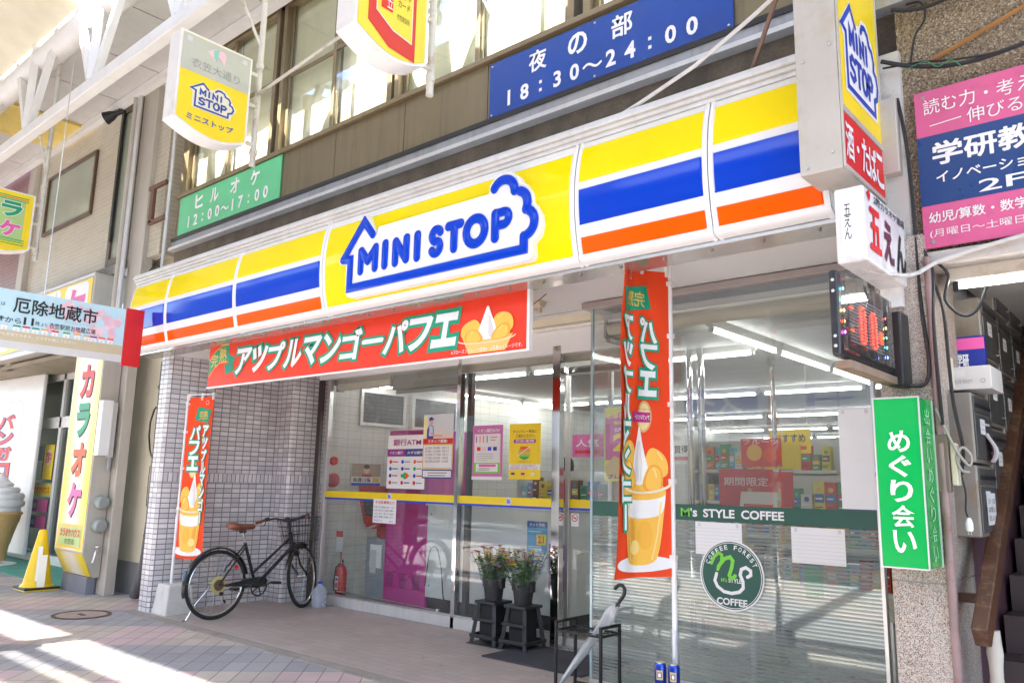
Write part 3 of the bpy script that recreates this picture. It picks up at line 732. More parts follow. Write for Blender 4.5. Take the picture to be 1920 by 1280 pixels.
caps((-3.312, z0), (-3.312, 3.106)); m.stroke(LFp, [(-3.31, 3.106), (-3.262, 3.106)]+arcpts(-3.240, 3.064, .042, 88, -88, 10)+[(-3.262, 3.022), (-3.30, 3.022)], w-.006, FBL, .0022, puff=.011)
m.stroke(LFp, arcpts(-3.488, 3.025, .083, 0, 352, 24, 1.04), w, FBL, .002, puff=.011, closed=True)
m.build('logo_lettering', lo, smooth=60)
# rail above, soffit strip below, end caps
m = MB()
for z0, z1, y0 in ((3.442, 3.470, 3.70), (3.470, 3.495, 3.68), (3.495, 3.520, 3.66), (3.520, 3.545, 3.675)): m.box(xs[0]-.02, xs[-1], y0, 3.86, z0+.001, z1, ALUW)
m.build('top_rail', fa, bevel=.003)
m = MB(); m.box(xs[0], xs[-1]+.03, 3.765, 3.985, 2.664, 2.686, pm('soffit_metal', (.50, .48, .45), .22, .7, var=.06)); so = m.build('soffit_strip', fa, bevel=.002)
m = MB()
for k in range(26): m.lathe([(.0, -.009), (.009, -.009), (.011, 0)], pm('screw_dull', (.30, .28, .26), .5, .6), (xs[0]+.1+k*.29, 3.83, 2.663), 8)
m.build('screw', so)
m = MB(); pts = [(fas_y(FZ0+(FZ1-FZ0)*i/20), FZ0+(FZ1-FZ0)*i/20) for i in range(21)]+[(3.86, FZ1), (3.86, 2.70), (3.77, 2.695)]
for x, s in ((xs[0], -1), (xs[-1], 1)):
    F = Frame((x, 0, 0), (0, 1, 0), (0, 0, 1)); m.poly(F, pts, FWH, 0)
m.build('end_cap', fa)
MB().box(xs[0]+.01, xs[-1]-.01, 3.80, 3.98, 2.70, 3.53, pm('sign_casing', (.5, .49, .47), .6)).build('casing', fa)

# ------------------------------------------------------------------ small house logo used on the lesser signs (unit square)
def house_logo(m, F, x, y, w, h, blue=BLU, white=WHT, c=.004, words=True, fat=1.0, back=True):
    S = SubFrame(F, x, y, w, h)
    if back: m.poly(S, [(.38, .80), (.28, 1.0), (-.02, .66), (.07, .56), (.07, .04), (.93, .04), (.97, .26), (1.05, .42), (.97, .60), (.90, .80), (.74, .98), (.58, .96), (.52, .86)], white, c-.0012)
    class SS:
        def p(s, a, b, c2=0.0): return S.p(a, b, c2)
    k = .058*fat
    def sk(pts, ww=1.0): m.stroke(UnitAspect(S, w, h), [(a*w/h, b) for a, b in pts], k*ww, blue, c)
    sk([(.40, .79), (.28, .94), (.03, .66), (.135, .63), (.135, .10), (.87, .10), (.87, .25), (.95, .30), (.985, .42), (.95, .53), (.885, .56)])
    sk([(.885, .56), (.90, .66), (.86, .75), (.78, .78)]); sk([(.78, .78), (.75, .87), (.67, .91), (.60, .89), (.56, .82)])
    if words:
        u = UnitAspect(S, w, h); r = w/h; kw = .060*fat
        def row(x0, x1, y0, y1, letters):
            n = len(letters); cw = (x1-x0)/n
            for i, chs in enumerate(letters):
                for pts in chs: m.stroke(u, [((x0+i*cw+a*cw)*r, y0+b*(y1-y0)) for a, b in pts], kw, blue, c)
        Mm = [[(.1, 0), (.1, 1), (.5, .35), (.9, 1), (.9, 0)]]; Ii = [[(.5, 0), (.5, 1)]]; Nn = [[(.15, 0), (.15, 1), (.85, 0), (.85, 1)]]
        Ss = [[(.85, .85), (.5, 1), (.15, .8), (.2, .58), (.75, .42), (.85, .2), (.5, 0), (.12, .14)]]; Tt = [[(.08, 1), (.92, 1)], [(.5, .9), (.5, 0)]]
        Oo = [[(.5+.38*math.cos(t), .5+.5*math.sin(t)) for t in [i*math.pi/7 for i in range(15)]]]; Pp = [[(.2, 0), (.2, 1), (.65, 1), (.86, .8), (.7, .52), (.25, .5)]]
        row(.22, .76, .55, .72, [Mm, Ii, Nn, Ii]); row(.20, .84, .21, .44, [Ss, Tt, Oo, Pp])
class UnitAspect:
    def __init__(s, S, w, h): s.warp = getattr(S, 'warp', False); s.S = S; s.r = w/h
    def p(s, a, b, c=0.0): return s.S.p(a/s.r, b, c)

# ------------------------------------------------------------------ parfait artwork on the banners (printed picture, flat)
def parfait(m, F, x, y, w, h, c=.004, cup=True):
    """cup occupies x..x+w, y..y+h"""
    S = SubFrame(F, x, y, w, h)
    PCUP = ink('cup_clear', (.84, .70, .50)); PW = ink('cream_white', (.84, .82, .80)); PSH = ink('cream_shade', (.66, .62, .62))
    if cup:
        m.disc(S, .5, .03, .62, ink('foam', (.80, .78, .78)), c-.001, ry=.055, n=26)
        m.poly(S, smooth2([(.02, .60), (.98, .60), (.93, .38), (.86, .12), (.76, .02), (.24, .02), (.14, .12), (.07, .38)]), MANGO, c)
        m.poly(S, smooth2([(.04, .505), (.10, .475), (.35, .455), (.65, .455), (.90, .475), (.96, .505), (.92, .36), (.70, .335), (.5, .33), (.3, .335), (.08, .36)]), PW, c+.0008)
        m.poly(S, smooth2([(.60, .32), (.90, .345), (.80, .08), (.62, .05)]), MANGO2, c+.0006)
    base = .56 if cup else .25
    k = 1 if cup else 1.45
    m.poly(S, smooth2([(.02, base+.04), (.0, base+.16*k), (.12, base+.24*k), (.34, base+.27*k), (.44, base+.06)]), MANGO, c+.0012)
    m.poly(S, smooth2([(.66, base+.06), (.60, base+.24*k), (.76, base+.32*k), (.98, base+.26*k), (.99, base+.08)]), MANGO, c+.0012)
    m.poly(S, smooth2([(.30, base+.06), (.38, base+.18*k), (.45, base+.30*k), (.52, base+.44*k), (.58, base+.30*k), (.66, base+.18*k), (.70, base+.04), (.5, base-.02)]), PW, c+.002)
    m.poly(S, smooth2([(.53, base-.01), (.54, base+.34*k), (.60, base+.20*k), (.66, base+.06)]), PSH, c+.0024)
    m.poly(S, smooth2([(.10, base-.06), (.08, base+.10*k), (.22, base+.15*k), (.36, base+.12*k), (.48, base-.04)]), MANGO2, c+.0030); m.poly(S, smooth2([(.13, base-.05), (.115, base+.09*k), (.22, base+.135*k), (.33, base+.11*k), (.42, base-.03)]), MANGO, c+.0034)
    m.poly(S, smooth2([(.56, base-.03), (.66, base+.12*k), (.82, base+.18*k), (.94, base+.15*k), (.93, base-.02)]), MANGO2, c+.0030); m.poly(S, smooth2([(.60, base-.02), (.68, base+.105*k), (.82, base+.155*k), (.90, base+.13*k), (.89, base-.01)]), MANGO, c+.0034)
    HI = ink('mango_light', (.92, .66, .22)); U = UnitAspect(S, w, h); r_ = w/h
    for pts, ww in (([(.20, base+.06*k), (.24, base+.11*k)], .016), ([(.74, base+.10*k), (.80, base+.145*k)], .018), ([(.72, base+.24*k), (.80, base+.28*k)], .014), ([(.10, base+.18*k), (.18, base+.23*k)], .012), ([(.85, base+.06*k), (.87, base+.12*k)], .010)):
        m.stroke(U, [(a*r_, b) for a, b in pts], ww, HI, c+.0040)
    for x0 in (.47, .515, .57): m.stroke(U, [((x0+.02)*r_, base+.03), ((x0-.005)*r_, base+.14*k), (.52*r_+(x0-.52)*.2*r_, base+.30*k)], .006, PSH, c+.0031)
    if cup:
        for x0, x1 in ((.12, .28), (.84, .74)): m.stroke(U, [(x0*r_, .44), ((x0*.6+x1*.4)*r_, .22), (x1*r_, .06)], .012, HI, c+.0022)
        m.stroke(U, [(.06*r_, .545), (.30*r_, .505), (.70*r_, .505), (.94*r_, .545)], .008, PCUP, c+.0026); m.disc(S, .40, .22, .14, ink('mango_soft', (.88, .44, .05)), c+.0009, ry=.10, n=20); m.disc(S, .62, .14, .12, HI, c+.0010, ry=.05, n=18)
    rim = [(.5+.53*math.cos(t), base+.02-.075*math.sin(t)) for t in [i*math.pi/16 for i in range(17)]]
    m.stroke(UnitAspect(S, w, h), [(a*w/h, b) for a, b in rim], .018, PCUP, c+.0042)

# red promotion board hanging under the sign band
t = thing('promotion_board', 'long orange-red board with white fruit dessert lettering hung under the sign band', 'sign board', (-5.34, 3.94, 2.27))
F = XF(-7.40, 3.938, 2.265)
W_, H_ = 4.11, .405
MB().fbox(F, 0, W_, 0, H_, -.012, 0, BRED).build('board', t)
m = MB(); m.fbox(F, -.004, W_+.004, -.014, 0, -.02, .008, WHITE); m.fbox(F, W_, W_+.022, -.014, H_, -.03, .006, WHITE); m.build('edge_trim', t)
m = MB()
m.poly(F, [(.005, .11), (.10, .19), (.22, .24), (.37, .24), (.37, .385), (.24, .385), (.10, .33), (.015, .25)], TEAL, .003)
m.poly(F, [(.33, .10), (.45, .125), (.47, .14), (.46, .20), (.49, .26), (.37, .30), (.37, .20), (.30, .21)], ink('teal_dark', (.0, .25, .15)), .0025)
m.stroke(F, [(.03, .26), (.11, .345), (.24, .395), (.36, .395)], .008, GOLD, .004); m.stroke(F, [(.03, .10), (.11, .175), (.22, .225), (.36, .225)], .008, GOLD, .004)
m.build('ribbon', t)
m = MB(); SH = lambda x0, y0, x1, y1: Frame(F.p(0, 0), F.u, F.v)
m.text(F, '完', .05, .19, .18, .32, GOLD, .005, .01); m.text(F, '熟', .20, .225, .335, .37, GOLD, .005, .01)
class Shear:
    def __init__(s, F, k): s.F = F; s.k = k
    def p(s, a, b, c=0.0): return s.F.p(a+s.k*b, b, c)
m.chars(Shear(F, .18), 'アップルマンゴーパフェ', .47, .085, 3.44, .335, WHT, .006, .035, outline=(TEAL, .075), gap=.05)
m.text(F, '※フローズンフルーツ使用※　※写真はイメージです。', 3.42, .018, 4.08, .048, WHT, .012)
m.build('lettering', t)
m = MB(); parfait(m, F, 3.50, .0, .50, .40, .004, cup=False)
m.poly(F, [(3.58, .012), (3.92, .012), (3.99, .12), (3.75, .10), (3.52, .13)], ink('cup_tint', (.86, .52, .14)), .0038); m.build('parfait_picture', t)
m = MB()
for x in (.2, 2.0, 3.95): m.fbox(F, x, x+.03, H_, H_+.03, -.012, -.006, ALU)
m.build('hanger', t)

# blue board of the evening hours
t = thing('evening_hours_board', 'long blue board with white evening opening hours on the bronze upper storey', 'sign board', (-2.95, 4.22, 4.17))
F = XF(-3.955, 4.222, 4.165)
BB = pm('board_blue', (.010, .066, .34), .22, var=.12, vs=3, dirt=((.03, .07, .26), .5, 5), coat=.15)
MB().fbox(F, 0, 2.03, 0, .465, -.015, 0, BB).build('board', t, bevel=.002)
m = MB()
for ch, x in (('夜', .40), ('の', .765), ('部', 1.14)): m.text(F, ch, x, .25, x+.17, .42, WHT, .004, .03)
m.chars(F, '18:30~24:00', .13, .06, 1.83, .185, WHT, .004, .03, gap=.055)
m.build('lettering', t)
m = MB()
for x in (.03, 1.0, 2.0):
    for z in (.03, .435): m.lathe([(.0, -.006), (.008, -.004), (.009, 0)], ALU, F.p(x, z, .002), 8, 'y')
m.build('screw', t)
# green board of the daytime hours
t = thing('daytime_hours_board', 'bright green board with white daytime opening hours below the left upper windows', 'sign board', (-7.9, 4.22, 4.19))
F = XF(-8.95, 4.222, 4.185)
MB().fbox(F, 0, 2.12, 0, .465, -.015, 0, pm('board_green', (.10, .56, .26), .2, var=.1, coat=.3)).build('board', t, bevel=.002)
m = MB()
for ch, x in (('ヒ', .38), ('ル', .72), ('オ', 1.15), ('ケ', 1.55)): m.text(F, ch, x, .25, x+.18, .42, WHT, .004, .03)
m.chars(F, '12:00~17:00', .18, .055, 1.95, .19, WHT, .004, .03, gap=.055)
m.build('lettering', t)

# ------------------------------------------------------------------ projecting box sign with the house logo
SIL = pm('sign_casing_beige', (.50, .47, .42), .5, .15, var=.08, dirt=((.36, .24, .12), .5, 5), streak=((.40, .34, .26), .25))
t = thing('projecting_sign', 'tall projecting box sign, yellow house logo over red liquor and tobacco lettering', 'sign', (-1.17, 3.75, 2.80))
m = MB(); m.box(-1.272, -1.080, 3.444, 4.06, 2.80, 4.05, SIL); m.build('casing', t, bevel=.006)
F = YF(-1.079, 3.444, 2.80)
m = MB(); m.fbox(F, 0, .616, 0, .02, 0, .010, SIL); m.fbox(F, 0, .012, .02, 1.25, 0, .010, SIL); m.fbox(F, .604, .616, .02, 1.25, 0, .010, SIL); m.fbox(F, .012, .604, .275, .305, 0, .009, SIL); m.build('frame_trim', t, bevel=.002)
m = MB(); m.rect(F, .012, .305, .604, 1.25, YEL, .003); m.build('yellow_face', t)
m = MB(); m.rect(F, .012, .02, .604, .275, RED, .003); m.build('red_face', t)
m = MB(); house_logo(m, F, .045, .38, .54, .52, ink('logo_blue', (.012, .05, .40)), WHT, .006, fat=.95); m.build('logo', t)
m = MB(); m.chars(F, '酒・たばこ', .035, .06, .585, .235, WHT, .006, .02, gap=.012); m.build('lettering', t)
m = MB()
for x, z in ((-1.235, 2.83), (-1.12, 2.88), (-1.235, 3.35), (-1.11, 3.40)): m.lathe([(.0, -.006), (.007, -.005), (.008, 0)], ALU, (x, 3.442, z), 8, 'y')
m.build('screw', t)
m = MB(); m.box(-1.10, -1.0, 4.04, 4.19, 2.95, 3.35, SIL); m.build('wall_bracket', t, bevel=.004)

# small white lamp sign under it
t = thing('bar_sign', 'small grimy white lamp sign with red and black bar name below the projecting sign', 'sign', (-1.06, 3.8, 2.36))
WS = pm('lamp_sign_white', (.76, .75, .74), .35, var=.06, dirt=((.40, .37, .34), .5, 5), streak=((.45, .42, .38), .4))
m = MB(); m.box(-1.130, -1.004, 3.447, 4.10, 2.365, 2.705, WS); m.build('casing', t, bevel=.012, seg=3)
F = YF(-1.003, 3.447, 2.365)
m = MB(); m.text(F, '2階カラオケ酒場', .13, .285, .60, .325, BLK, .003, .02); m.poly(F, [(.03, .31), (.07, .335), (.085, .31), (.065, .275)], RED, .003)
m.text(F, '五', .05, .06, .21, .26, RED, .003, .05); m.text(F, 'え', .25, .05, .40, .255, ink('maroon', (.10, .02, .05)), .003, .04); m.text(F, 'ん', .44, .04, .60, .24, BLK, .003, .04)
m.build('lettering', t)
F = XF(-1.130, 3.446, 2.365)
m = MB(); m.fbox(F, .028, .088, .075, .285, 0, .008, WHT); pl = m.build('name_plate', t, bevel=.004)
m = MB(); m.chars(F, '五えん', .043, .10, .073, .26, BLK, .010, .0, vertical=True, gap=.02); m.build('lettering', pl)
MB().box(-1.12, -1.02, 4.02, 4.12, 2.27, 2.365, WS).build('bracket', t)

# LED display
t = thing('led_display', 'black LED display box with red digits and rows of coloured lamps beside the pillar', 'display', (-1.07, 3.6, 1.92))
BOX = pm('display_black', (.02, .02, .022), .3, var=.25, dirt=((.09, .07, .06), .4, 8))
m = MB(); m.box(-1.088, -1.052, 3.20, 3.92, 1.925, 2.28, BOX); m.build('casing', t, bevel=.012, seg=3)
F = YF(-1.051, 3.20, 1.925)
m = MB()
for k in range(15): m.fbox(F, .12, .58, .075+k*.014, .083+k*.014, 0, .004, GREY)
m.build('louvre', t)
LED = emit('led_red', (1, .03, .008), 2.6)
m = MB()
def digit0(x):
    for i in range(12):
        z = .085+i*.014
        for k in range(4):
            if i in (0, 11):
                if k in (1, 2): yield x+k*.018, z
            elif k in (0, 1) and False: pass
            else:
                if k in (0, 3) or (k in (1, 2) and False): yield x+k*.018, z
for x in (.25, .40):
    for a, b in digit0(x):
        for d in (0, .009): m.fbox(F, a+d, a+d+.0048, b, b+.0055, .004, .007, LED)
for z in (.12, .215): 
    for k in range(3): m.fbox(F, .125+k*.012, .133+k*.012, z, z+.006, .004, .007, LED)
for k in range(5):
    for j in range(3): m.fbox(F, .52+j*.012, .527+j*.012, .12+k*.011, .127+k*.011, .004, .007, LED)
m.build('digits', t)
m = MB(); cols = [(.1, .3, 1), (.05, .8, .9), (.1, .9, .2), (1, .7, .1), (1, .05, .02)]
for k in range(5): m.disc(F, .605, .07+k*.045, .006, emit('lamp_%d' % k, cols[k], 7), .006, n=10)
cols2 = [(.8, .1, 1), (1, .1, .02), (1, .75, .2), (.1, .9, .5), (.05, .6, 1)]
for k in range(5): m.disc(F, .045, .10+k*.045, .006, emit('lamp2_%d' % k, cols2[k], 7), .006, n=10)
m.build('lamps', t)
m = MB(); m.box(-1.050, -1.030, 3.225, 3.86, 1.95, 2.265, glass_mat('display_cover', (.80, .80, .80), .06)); m.build('cover', t, bevel=.004)
m = MB(); m.box(-1.085, -1.01, 3.92, 4.07, 1.88, 2.23, BLACK); m.build('wall_mount', t, bevel=.01)
m = MB()
for z in (1.965, 2.005, 2.19, 2.235): m.lathe([(.0, -.004), (.006, -.003), (.007, 0)], ALUW, (-1.070, 3.199, z), 10, 'y')
m.build('screw', t)
m = MB(); m.box(-1.10, -1.04, 3.28, 4.05, 1.885, 1.918, pm('rusty_bracket', (.28, .20, .15), .7, .3, var=.3, dirt=((.22, .10, .04), .7, 9))); m.build('support_rail', t)

# green lamp sign lower down
t = thing('green_lamp_sign', 'green projecting lamp sign with white cursive characters on the granite pillar', 'sign', (-1.02, 3.92, 1.07))
SGR = pm('sign_green', (.0, .40, .075), .18, var=.08, vs=4, coat=.4)
m = MB(); m.box(-1.118, -.930, 3.80, 4.03, 1.075, 1.81, SGR); m.build('casing', t, bevel=.003)
m = MB()
for x in (-1.119, -.929):
    m.box(x-.003, x+.003, 3.796, 3.803, 1.072, 1.813, ALUW); m.box(x-.003, x+.003, 4.026, 4.033, 1.072, 1.813, ALUW)
m.box(-1.118, -.93, 3.797, 3.803, 1.071, 1.077, ALUW); m.box(-1.118, -.93, 3.797, 3.803, 1.808, 1.814, ALUW); m.build('edge_trim', t)
F = XF(-1.118, 3.799, 1.075); m = MB()
for i, ch in enumerate('めぐり会い'):
    z = .495-i*.108; m.text(F, ch, .052, z, .145, z+.095, WHT, .003, .022)
m.build('lettering', t)
F = YF(-.929, 3.80, 1.075); m = MB(); PG = ink('pale_green', (.35, .62, .40))
for i, ch in enumerate('出会いめぐり会い'):
    z = .62-i*.085; m.text(F, ch, .075, z, .15, z+.068, PG, .003, .0)
m.build('side_lettering', t)

# pink and blue school board
t = thing('school_board', 'pink and blue cram school board with white lettering on the pebbled wall', 'sign board', (-.3, 4.10, 2.55))
F = XF(-.928, 4.098, 2.553)
SPK = pm('board_pink', (.66, .11, .27), .35, var=.12, dirt=((.34, .06, .16), .5, 6)); SBL = pm('board_navy', (.006, .045, .19), .3, var=.1)
MB().fbox(F, 0, 1.10, 0, .804, -.012, 0, SPK).build('board', t, bevel=.002)
m = MB(); m.rect(F, 0, .212, 1.10, .565, SBL, .002); m.build('blue_band', t)
m = MB()
m.text(F, '読む力・考える力', .04, .675, .66, .755, WHT, .005, .0); m.stroke(F, [(.065, .615), (.20, .625)], .005, WHT, .005); m.text(F, '伸びる教室', .225, .585, .62, .66, WHT, .005, .0)
m.text(F, '学研教室', .065, .405, .62, .525, WHT, .005, .05); m.text(F, 'イノベーション教室', .075, .315, .66, .375, WHT, .005, .02); m.text(F, '2F', .25, .232, .44, .290, WHT, .005, .01)
m.text(F, '幼児/算数・数学・国語・英語', .03, .12, .78, .175, WHT, .005, .015); m.text(F, '(月曜日～土曜日 週2回 学習)', .03, .045, .72, .09, WHT, .005, .0)
m.build('lettering', t)
m = MB(); [m.lathe([(.0, -.006), (.010, -.004), (.011, 0)], GREY, F.p(x, z, .002), 8, 'y') for x in (.04, 1.06) for z in (.03, .77)]; m.build('screw', t)

# ------------------------------------------------------------------ signs hung from the arcade
PIPE = pm('rusty_white_pipe', (.66, .63, .56), .5, .1, var=.1, dirt=((.30, .15, .05), .75, 9))
LBX = pm('lamp_box_white', (.82, .81, .80), .35, var=.05, dirt=((.5, .42, .34), .35, 4))
def lamp_box(name, label, x, y0, y1, z0, z1, draw, drop=.10):
    t = thing(name, label, 'sign', (x, (y0+y1)/2, z0))
    wd = y1-y0
    prof = [(y1, z1), (y0, z1), (y0, z0+drop*.9)]+[(y0+wd*i/14, z0+drop*.9-drop*1.15*math.sin(math.pi*min(1, i/14*.9))*(.9)+0*i) for i in range(1, 15)]
    m = MB(); m.prism(Frame((0, 0, 0), (0, 1, 0), (0, 0, 1)), prof, x-.09, x+.09, LBX); m.build('casing', t, bevel=.01)
    F = YF(x+.0905, y0, z0); inset = [((a-y0)*.94+wd*.03, (b-z0)*.96+(z1-z0)*.02) for a, b in prof]
    draw(F, inset, t, wd, z1-z0)
    m = MB()
    for z in (z0+.12, (z0+z1)/2+.05, z1-.08): m.bar((x, y1, z), (x, y1+.12, z), .03, .03, PIPE)
    m.build('clamp', t)
    return t
def d1(F, pr, t, w, h):
    fc = MB(); fc.poly(F, [(a, b) for a, b in pr], YEL, .003); fc.build('yellow_face', t)
    m = MB(); m.rect(F, w*.03, h*.60, w*.97, h*.975, ink('faded_grey', (.50, .51, .44)), .005); g = m.build('grey_panel', t)
    m = MB(); m.poly(F, [(w*.36, h*.87), (w*.47, h*.93), (w*.47, h*.80)], ROSE, .007); m.poly(F, [(w*.44, h*.91), (w*.52, h*.93), (w*.50, h*.80), (w*.45, h*.83)], ink('mint', (.25, .55, .45)), .008); m.disc(F, w*.56, h*.885, w*.06, ROSE, .007, n=18); m.poly(F, [(w*.51, h*.87), (w*.62, h*.87), (w*.60, h*.79)], ROSE, .0075)
    m.text(F, '衣笠大通り', w*.17, h*.655, w*.83, h*.75, GREY, .007, .0, outline=None)
    for a in (.08, .85): m.rect(F, w*a, h*.90, w*(a+.07), h*.95, LGREY, .007)
    m.build('lettering', g)
    m = MB(); house_logo(m, F, w*.17, h*.24, w*.62, h*.30, ink('logo_blue2', (.02, .06, .38)), ink('logo_cream', (.78, .74, .55)), .007, fat=1.1); m.text(F, 'ミニストップ', w*.16, h*.115, w*.80, h*.185, ink('logo_blue2', (.02, .06, .38)), .007, .02); m.build('logo', t)
lamp_box('lamp_box_sign', 'white hanging lamp box sign with yellow house logo under a faded grey panel', -6.0, 2.66, 3.30, 4.12, 4.96, d1)
def d2(F, pr, t, w, h):
    fc = MB(); fc.poly(F, pr, ink('sign_lemon', (.78, .66, .05)), .003); fc.build('yellow_face', t)
    m = MB(); m.poly(F, [(w*.16, h*.93), (w*.16, h*.19), (w*.45, h*.055), (w*.82, h*.035), (w*.82, h*.93)], ink('sign_red', (.62, .015, .02)), .005); r = m.build('red_panel', t)
    m = MB(); m.poly(F, [(w*.26, h*.88), (w*.26, h*.30), (w*.5, h*.20), (w*.77, h*.17), (w*.77, h*.88)], WHT, .007); m.poly(F, [(w*.27, h*.87), (w*.27, h*.305), (w*.5, h*.21), (w*.76, h*.18), (w*.76, h*.87)], ink('sign_lemon', (.78, .66, .05)), .008); m.build('inner_panel', r)
    m = MB(); m.rect(F, w*.32, h*.34, w*.48, h*.64, RED, .010); m.text(F, '衣', w*.325, h*.50, w*.40, h*.62, WHT, .012); m.text(F, '笠', w*.395, h*.36, w*.475, h*.48, WHT, .012)
    m.text(F, 'ポイント', w*.52, h*.50, w*.73, h*.56, BROWN, .010, .01); m.text(F, 'カード', w*.55, h*.42, w*.72, h*.48, BROWN, .010, .01); m.text(F, '衣笠商店街', w*.54, h*.31, w*.72, h*.36, BROWN, .010); m.build('lettering', r)
lamp_box('lamp_box_sign', 'white hanging lamp box sign with red point card panel, peeling at its bottom', -3.67, 2.63, 3.21, 3.99, 4.82, d2)
def d3(F, pr, t, w, h):
    fc = MB(); fc.poly(F, pr, YEL, .003); fc.build('yellow_face', t)
    m = MB()
    m.rect(F, w*.08, h*.18, w*.86, h*.88, ink('fresh_green', (.42, .58, .22)), .005)
    for b in (.90, .87, .84, .20, .16, .12): m.rect(F, w*.05, h*b, w*.90, h*(b+.014), ORG if int(b*100) % 2 else GRN, .0065)
    p = m.build('green_panel', t); m = MB()
    for ch, a, b, mt in (('カ', .14, .56, RED), ('ラ', .50, .56, ink('char_green', (.0, .30, .13))), ('オ', .14, .24, ORG), ('ケ', .50, .24, PINK)):
        m.text(F, ch, w*a, h*b, w*(a+.32), h*(b+.26), mt, .012, .05, outline=(WHT, .03))
    m.build('lettering', p)
lamp_box('lamp_box_sign', 'yellow and green hanging karaoke lamp box sign at the far left', -10.4, 2.42, 3.11, 3.93, 4.66, d3)
for nm, x, zb, lb in (('sign_pole', -6.0, 4.05, 'rusty white pole carrying the hanging yellow house logo lamp box'), ('sign_pole', -3.67, 3.92, 'rusty white pole carrying the hanging red point card lamp box'), ('sign_pole', -10.4, 3.9, 'white pole carrying the hanging karaoke lamp box')):
    y = 3.335 if x > -5 else 3.425 if x > -9 else 3.21
    t = thing(nm, lb, 'pole', (x, y, zb), 'poles of the hanging lamp box signs')
    m = MB(); m.tube([(x, y, zb), (x, y, 6.5)], .026, PIPE, 12); m.build('pipe', t, smooth=True)
    m = MB(); m.lathe([(.034, 0), (.034, .05)], PIPE, (x, y, zb+.9), 12); m.lathe([(.034, 0), (.034, .05)], PIPE, (x, y, zb+.1), 12); m.build('collar', t, smooth=True)
    m = MB(); m.tube([(x, y, zb+1.1), (x, 3.04, zb+1.75)], .014, PIPE, 8); m.build('stay', t)
t = thing('stay_rod', 'thin rust-flecked rod running between the two hanging lamp box signs', 'rod', (-4.8, 3.44, 4.75))
m = MB(); m.tube([(-6.0, 3.43, 4.72), (-3.67, 3.34, 4.86)], .014, PIPE, 8); m.build('rod', t, smooth=True)
m = MB(); m.lathe([(.022, 0), (.022, .06)], PIPE, (-6.0, 3.43, 4.69), 10); m.lathe([(.022, 0), (.022, .06)], PIPE, (-3.67, 3.34, 4.83), 10); m.build('clamp', t)

# sky-blue festival notice crossing the pavement
t = thing('festival_sign', 'pale blue projecting notice with pink blossom, tiny houses and black festival lettering', 'sign', (-8.2, 2.6, 2.5))
F = YF(-8.186, 1.60, 2.515); W_ = 1.815; H_ = .545
MB().fbox(F, 0, W_, 0, H_, -.02, 0, SKYB).build('board', t, bevel=.002)
m = MB(); m.rect(F, 0, 0, W_, .07, LGREY, .002); m.rect(F, 0, .07, W_, .165, ink('khaki', (.56, .49, .33)), .002); m.build('ground_band', t)
m = MB(); rr = random.Random(3)
for k in range(46):
    a = rr.uniform(1.10, 1.78); b = rr.uniform(.30, .50) if rr.random() < .8 else rr.uniform(.20, .3); s_ = rr.uniform(.022, .045)
    pts = []
    for j in range(20):
        tt = 2*math.pi*j/20; q = s_*(.62+.38*abs(math.cos(tt*2.5))); pts.append((a+q*math.cos(tt), b+q*math.sin(tt)))
    m.poly(F, pts, ink('blossom%d' % (k % 3), ((.80, .52, .60), (.84, .62, .68), (.78, .46, .55))[k % 3]), .0025+k*.00004)
m.build('blossom_print', t)
m = MB()
for k, (a, rc) in enumerate(zip([.98, 1.06, 1.15, 1.25, 1.35, 1.44, 1.50, 1.58, 1.66, .90, .82, .72], [TEAL, GOLD, RED, GRN, GOLD, TAN, PURP, ORG, ORG, RED, TEAL, LGREY])):
    m.rect(F, a, .165, a+.055, .205, WHT, .0045); m.rect(F, a-.004, .205, a+.06, .22, rc, .0048); m.rect(F, a+.02, .168, a+.035, .19, LGREY, .0052)
m.build('house_print', t)
m = MB()
m.text(F, '厄除地蔵市', .80, .335, 1.545, .485, BLK, .006, .02); m.text(F, 'は', .70, .385, .735, .42, BLK, .006); m.text(F, 'やくよけ じぞういち', 1.25, .305, 1.53, .328, ink('faint_rose', (.6, .38, .42)), .006)
m.text(F, '11', .90, .235, .985, .305, BLK, .006, .03); m.text(F, '時', 1.0, .24, 1.035, .285, BLK, .006); m.text(F, 'より', 1.05, .245, 1.10, .275, BLK, .006)
m.text(F, '衣笠駅前お地蔵広場', 1.12, .235, 1.54, .29, BLK, .006, .005); m.text(F, '午前10時から', .45, .235, .88, .29, BLK, .006, .01); m.text(F, 'どなたでも参加できます。どうぞお越しください。', .6, .115, 1.38, .145, WHT, .006)
m.build('lettering', t)
m = MB(); m.box(-8.214, -8.178, 3.42, 3.60, 2.485, 3.075, pm('sign_red_end', (.60, .012, .015), .4)); m.build('red_end', t, bevel=.003)
m = MB()
for a in (.35, 1.15, 1.78): m.tube([F.p(a, H_, -.01), F.p(a, H_+.05, -.01)], .006, ALU, 6)
m.build('eye_bolt', t)
m = MB()
for a in (.35, 1.05): m.tube([F.p(a, H_, -.01), (-8.196, F.p(a, 0).y, 5.46)], .0045, ALU, 6)
m.build('hanging_rod', t)
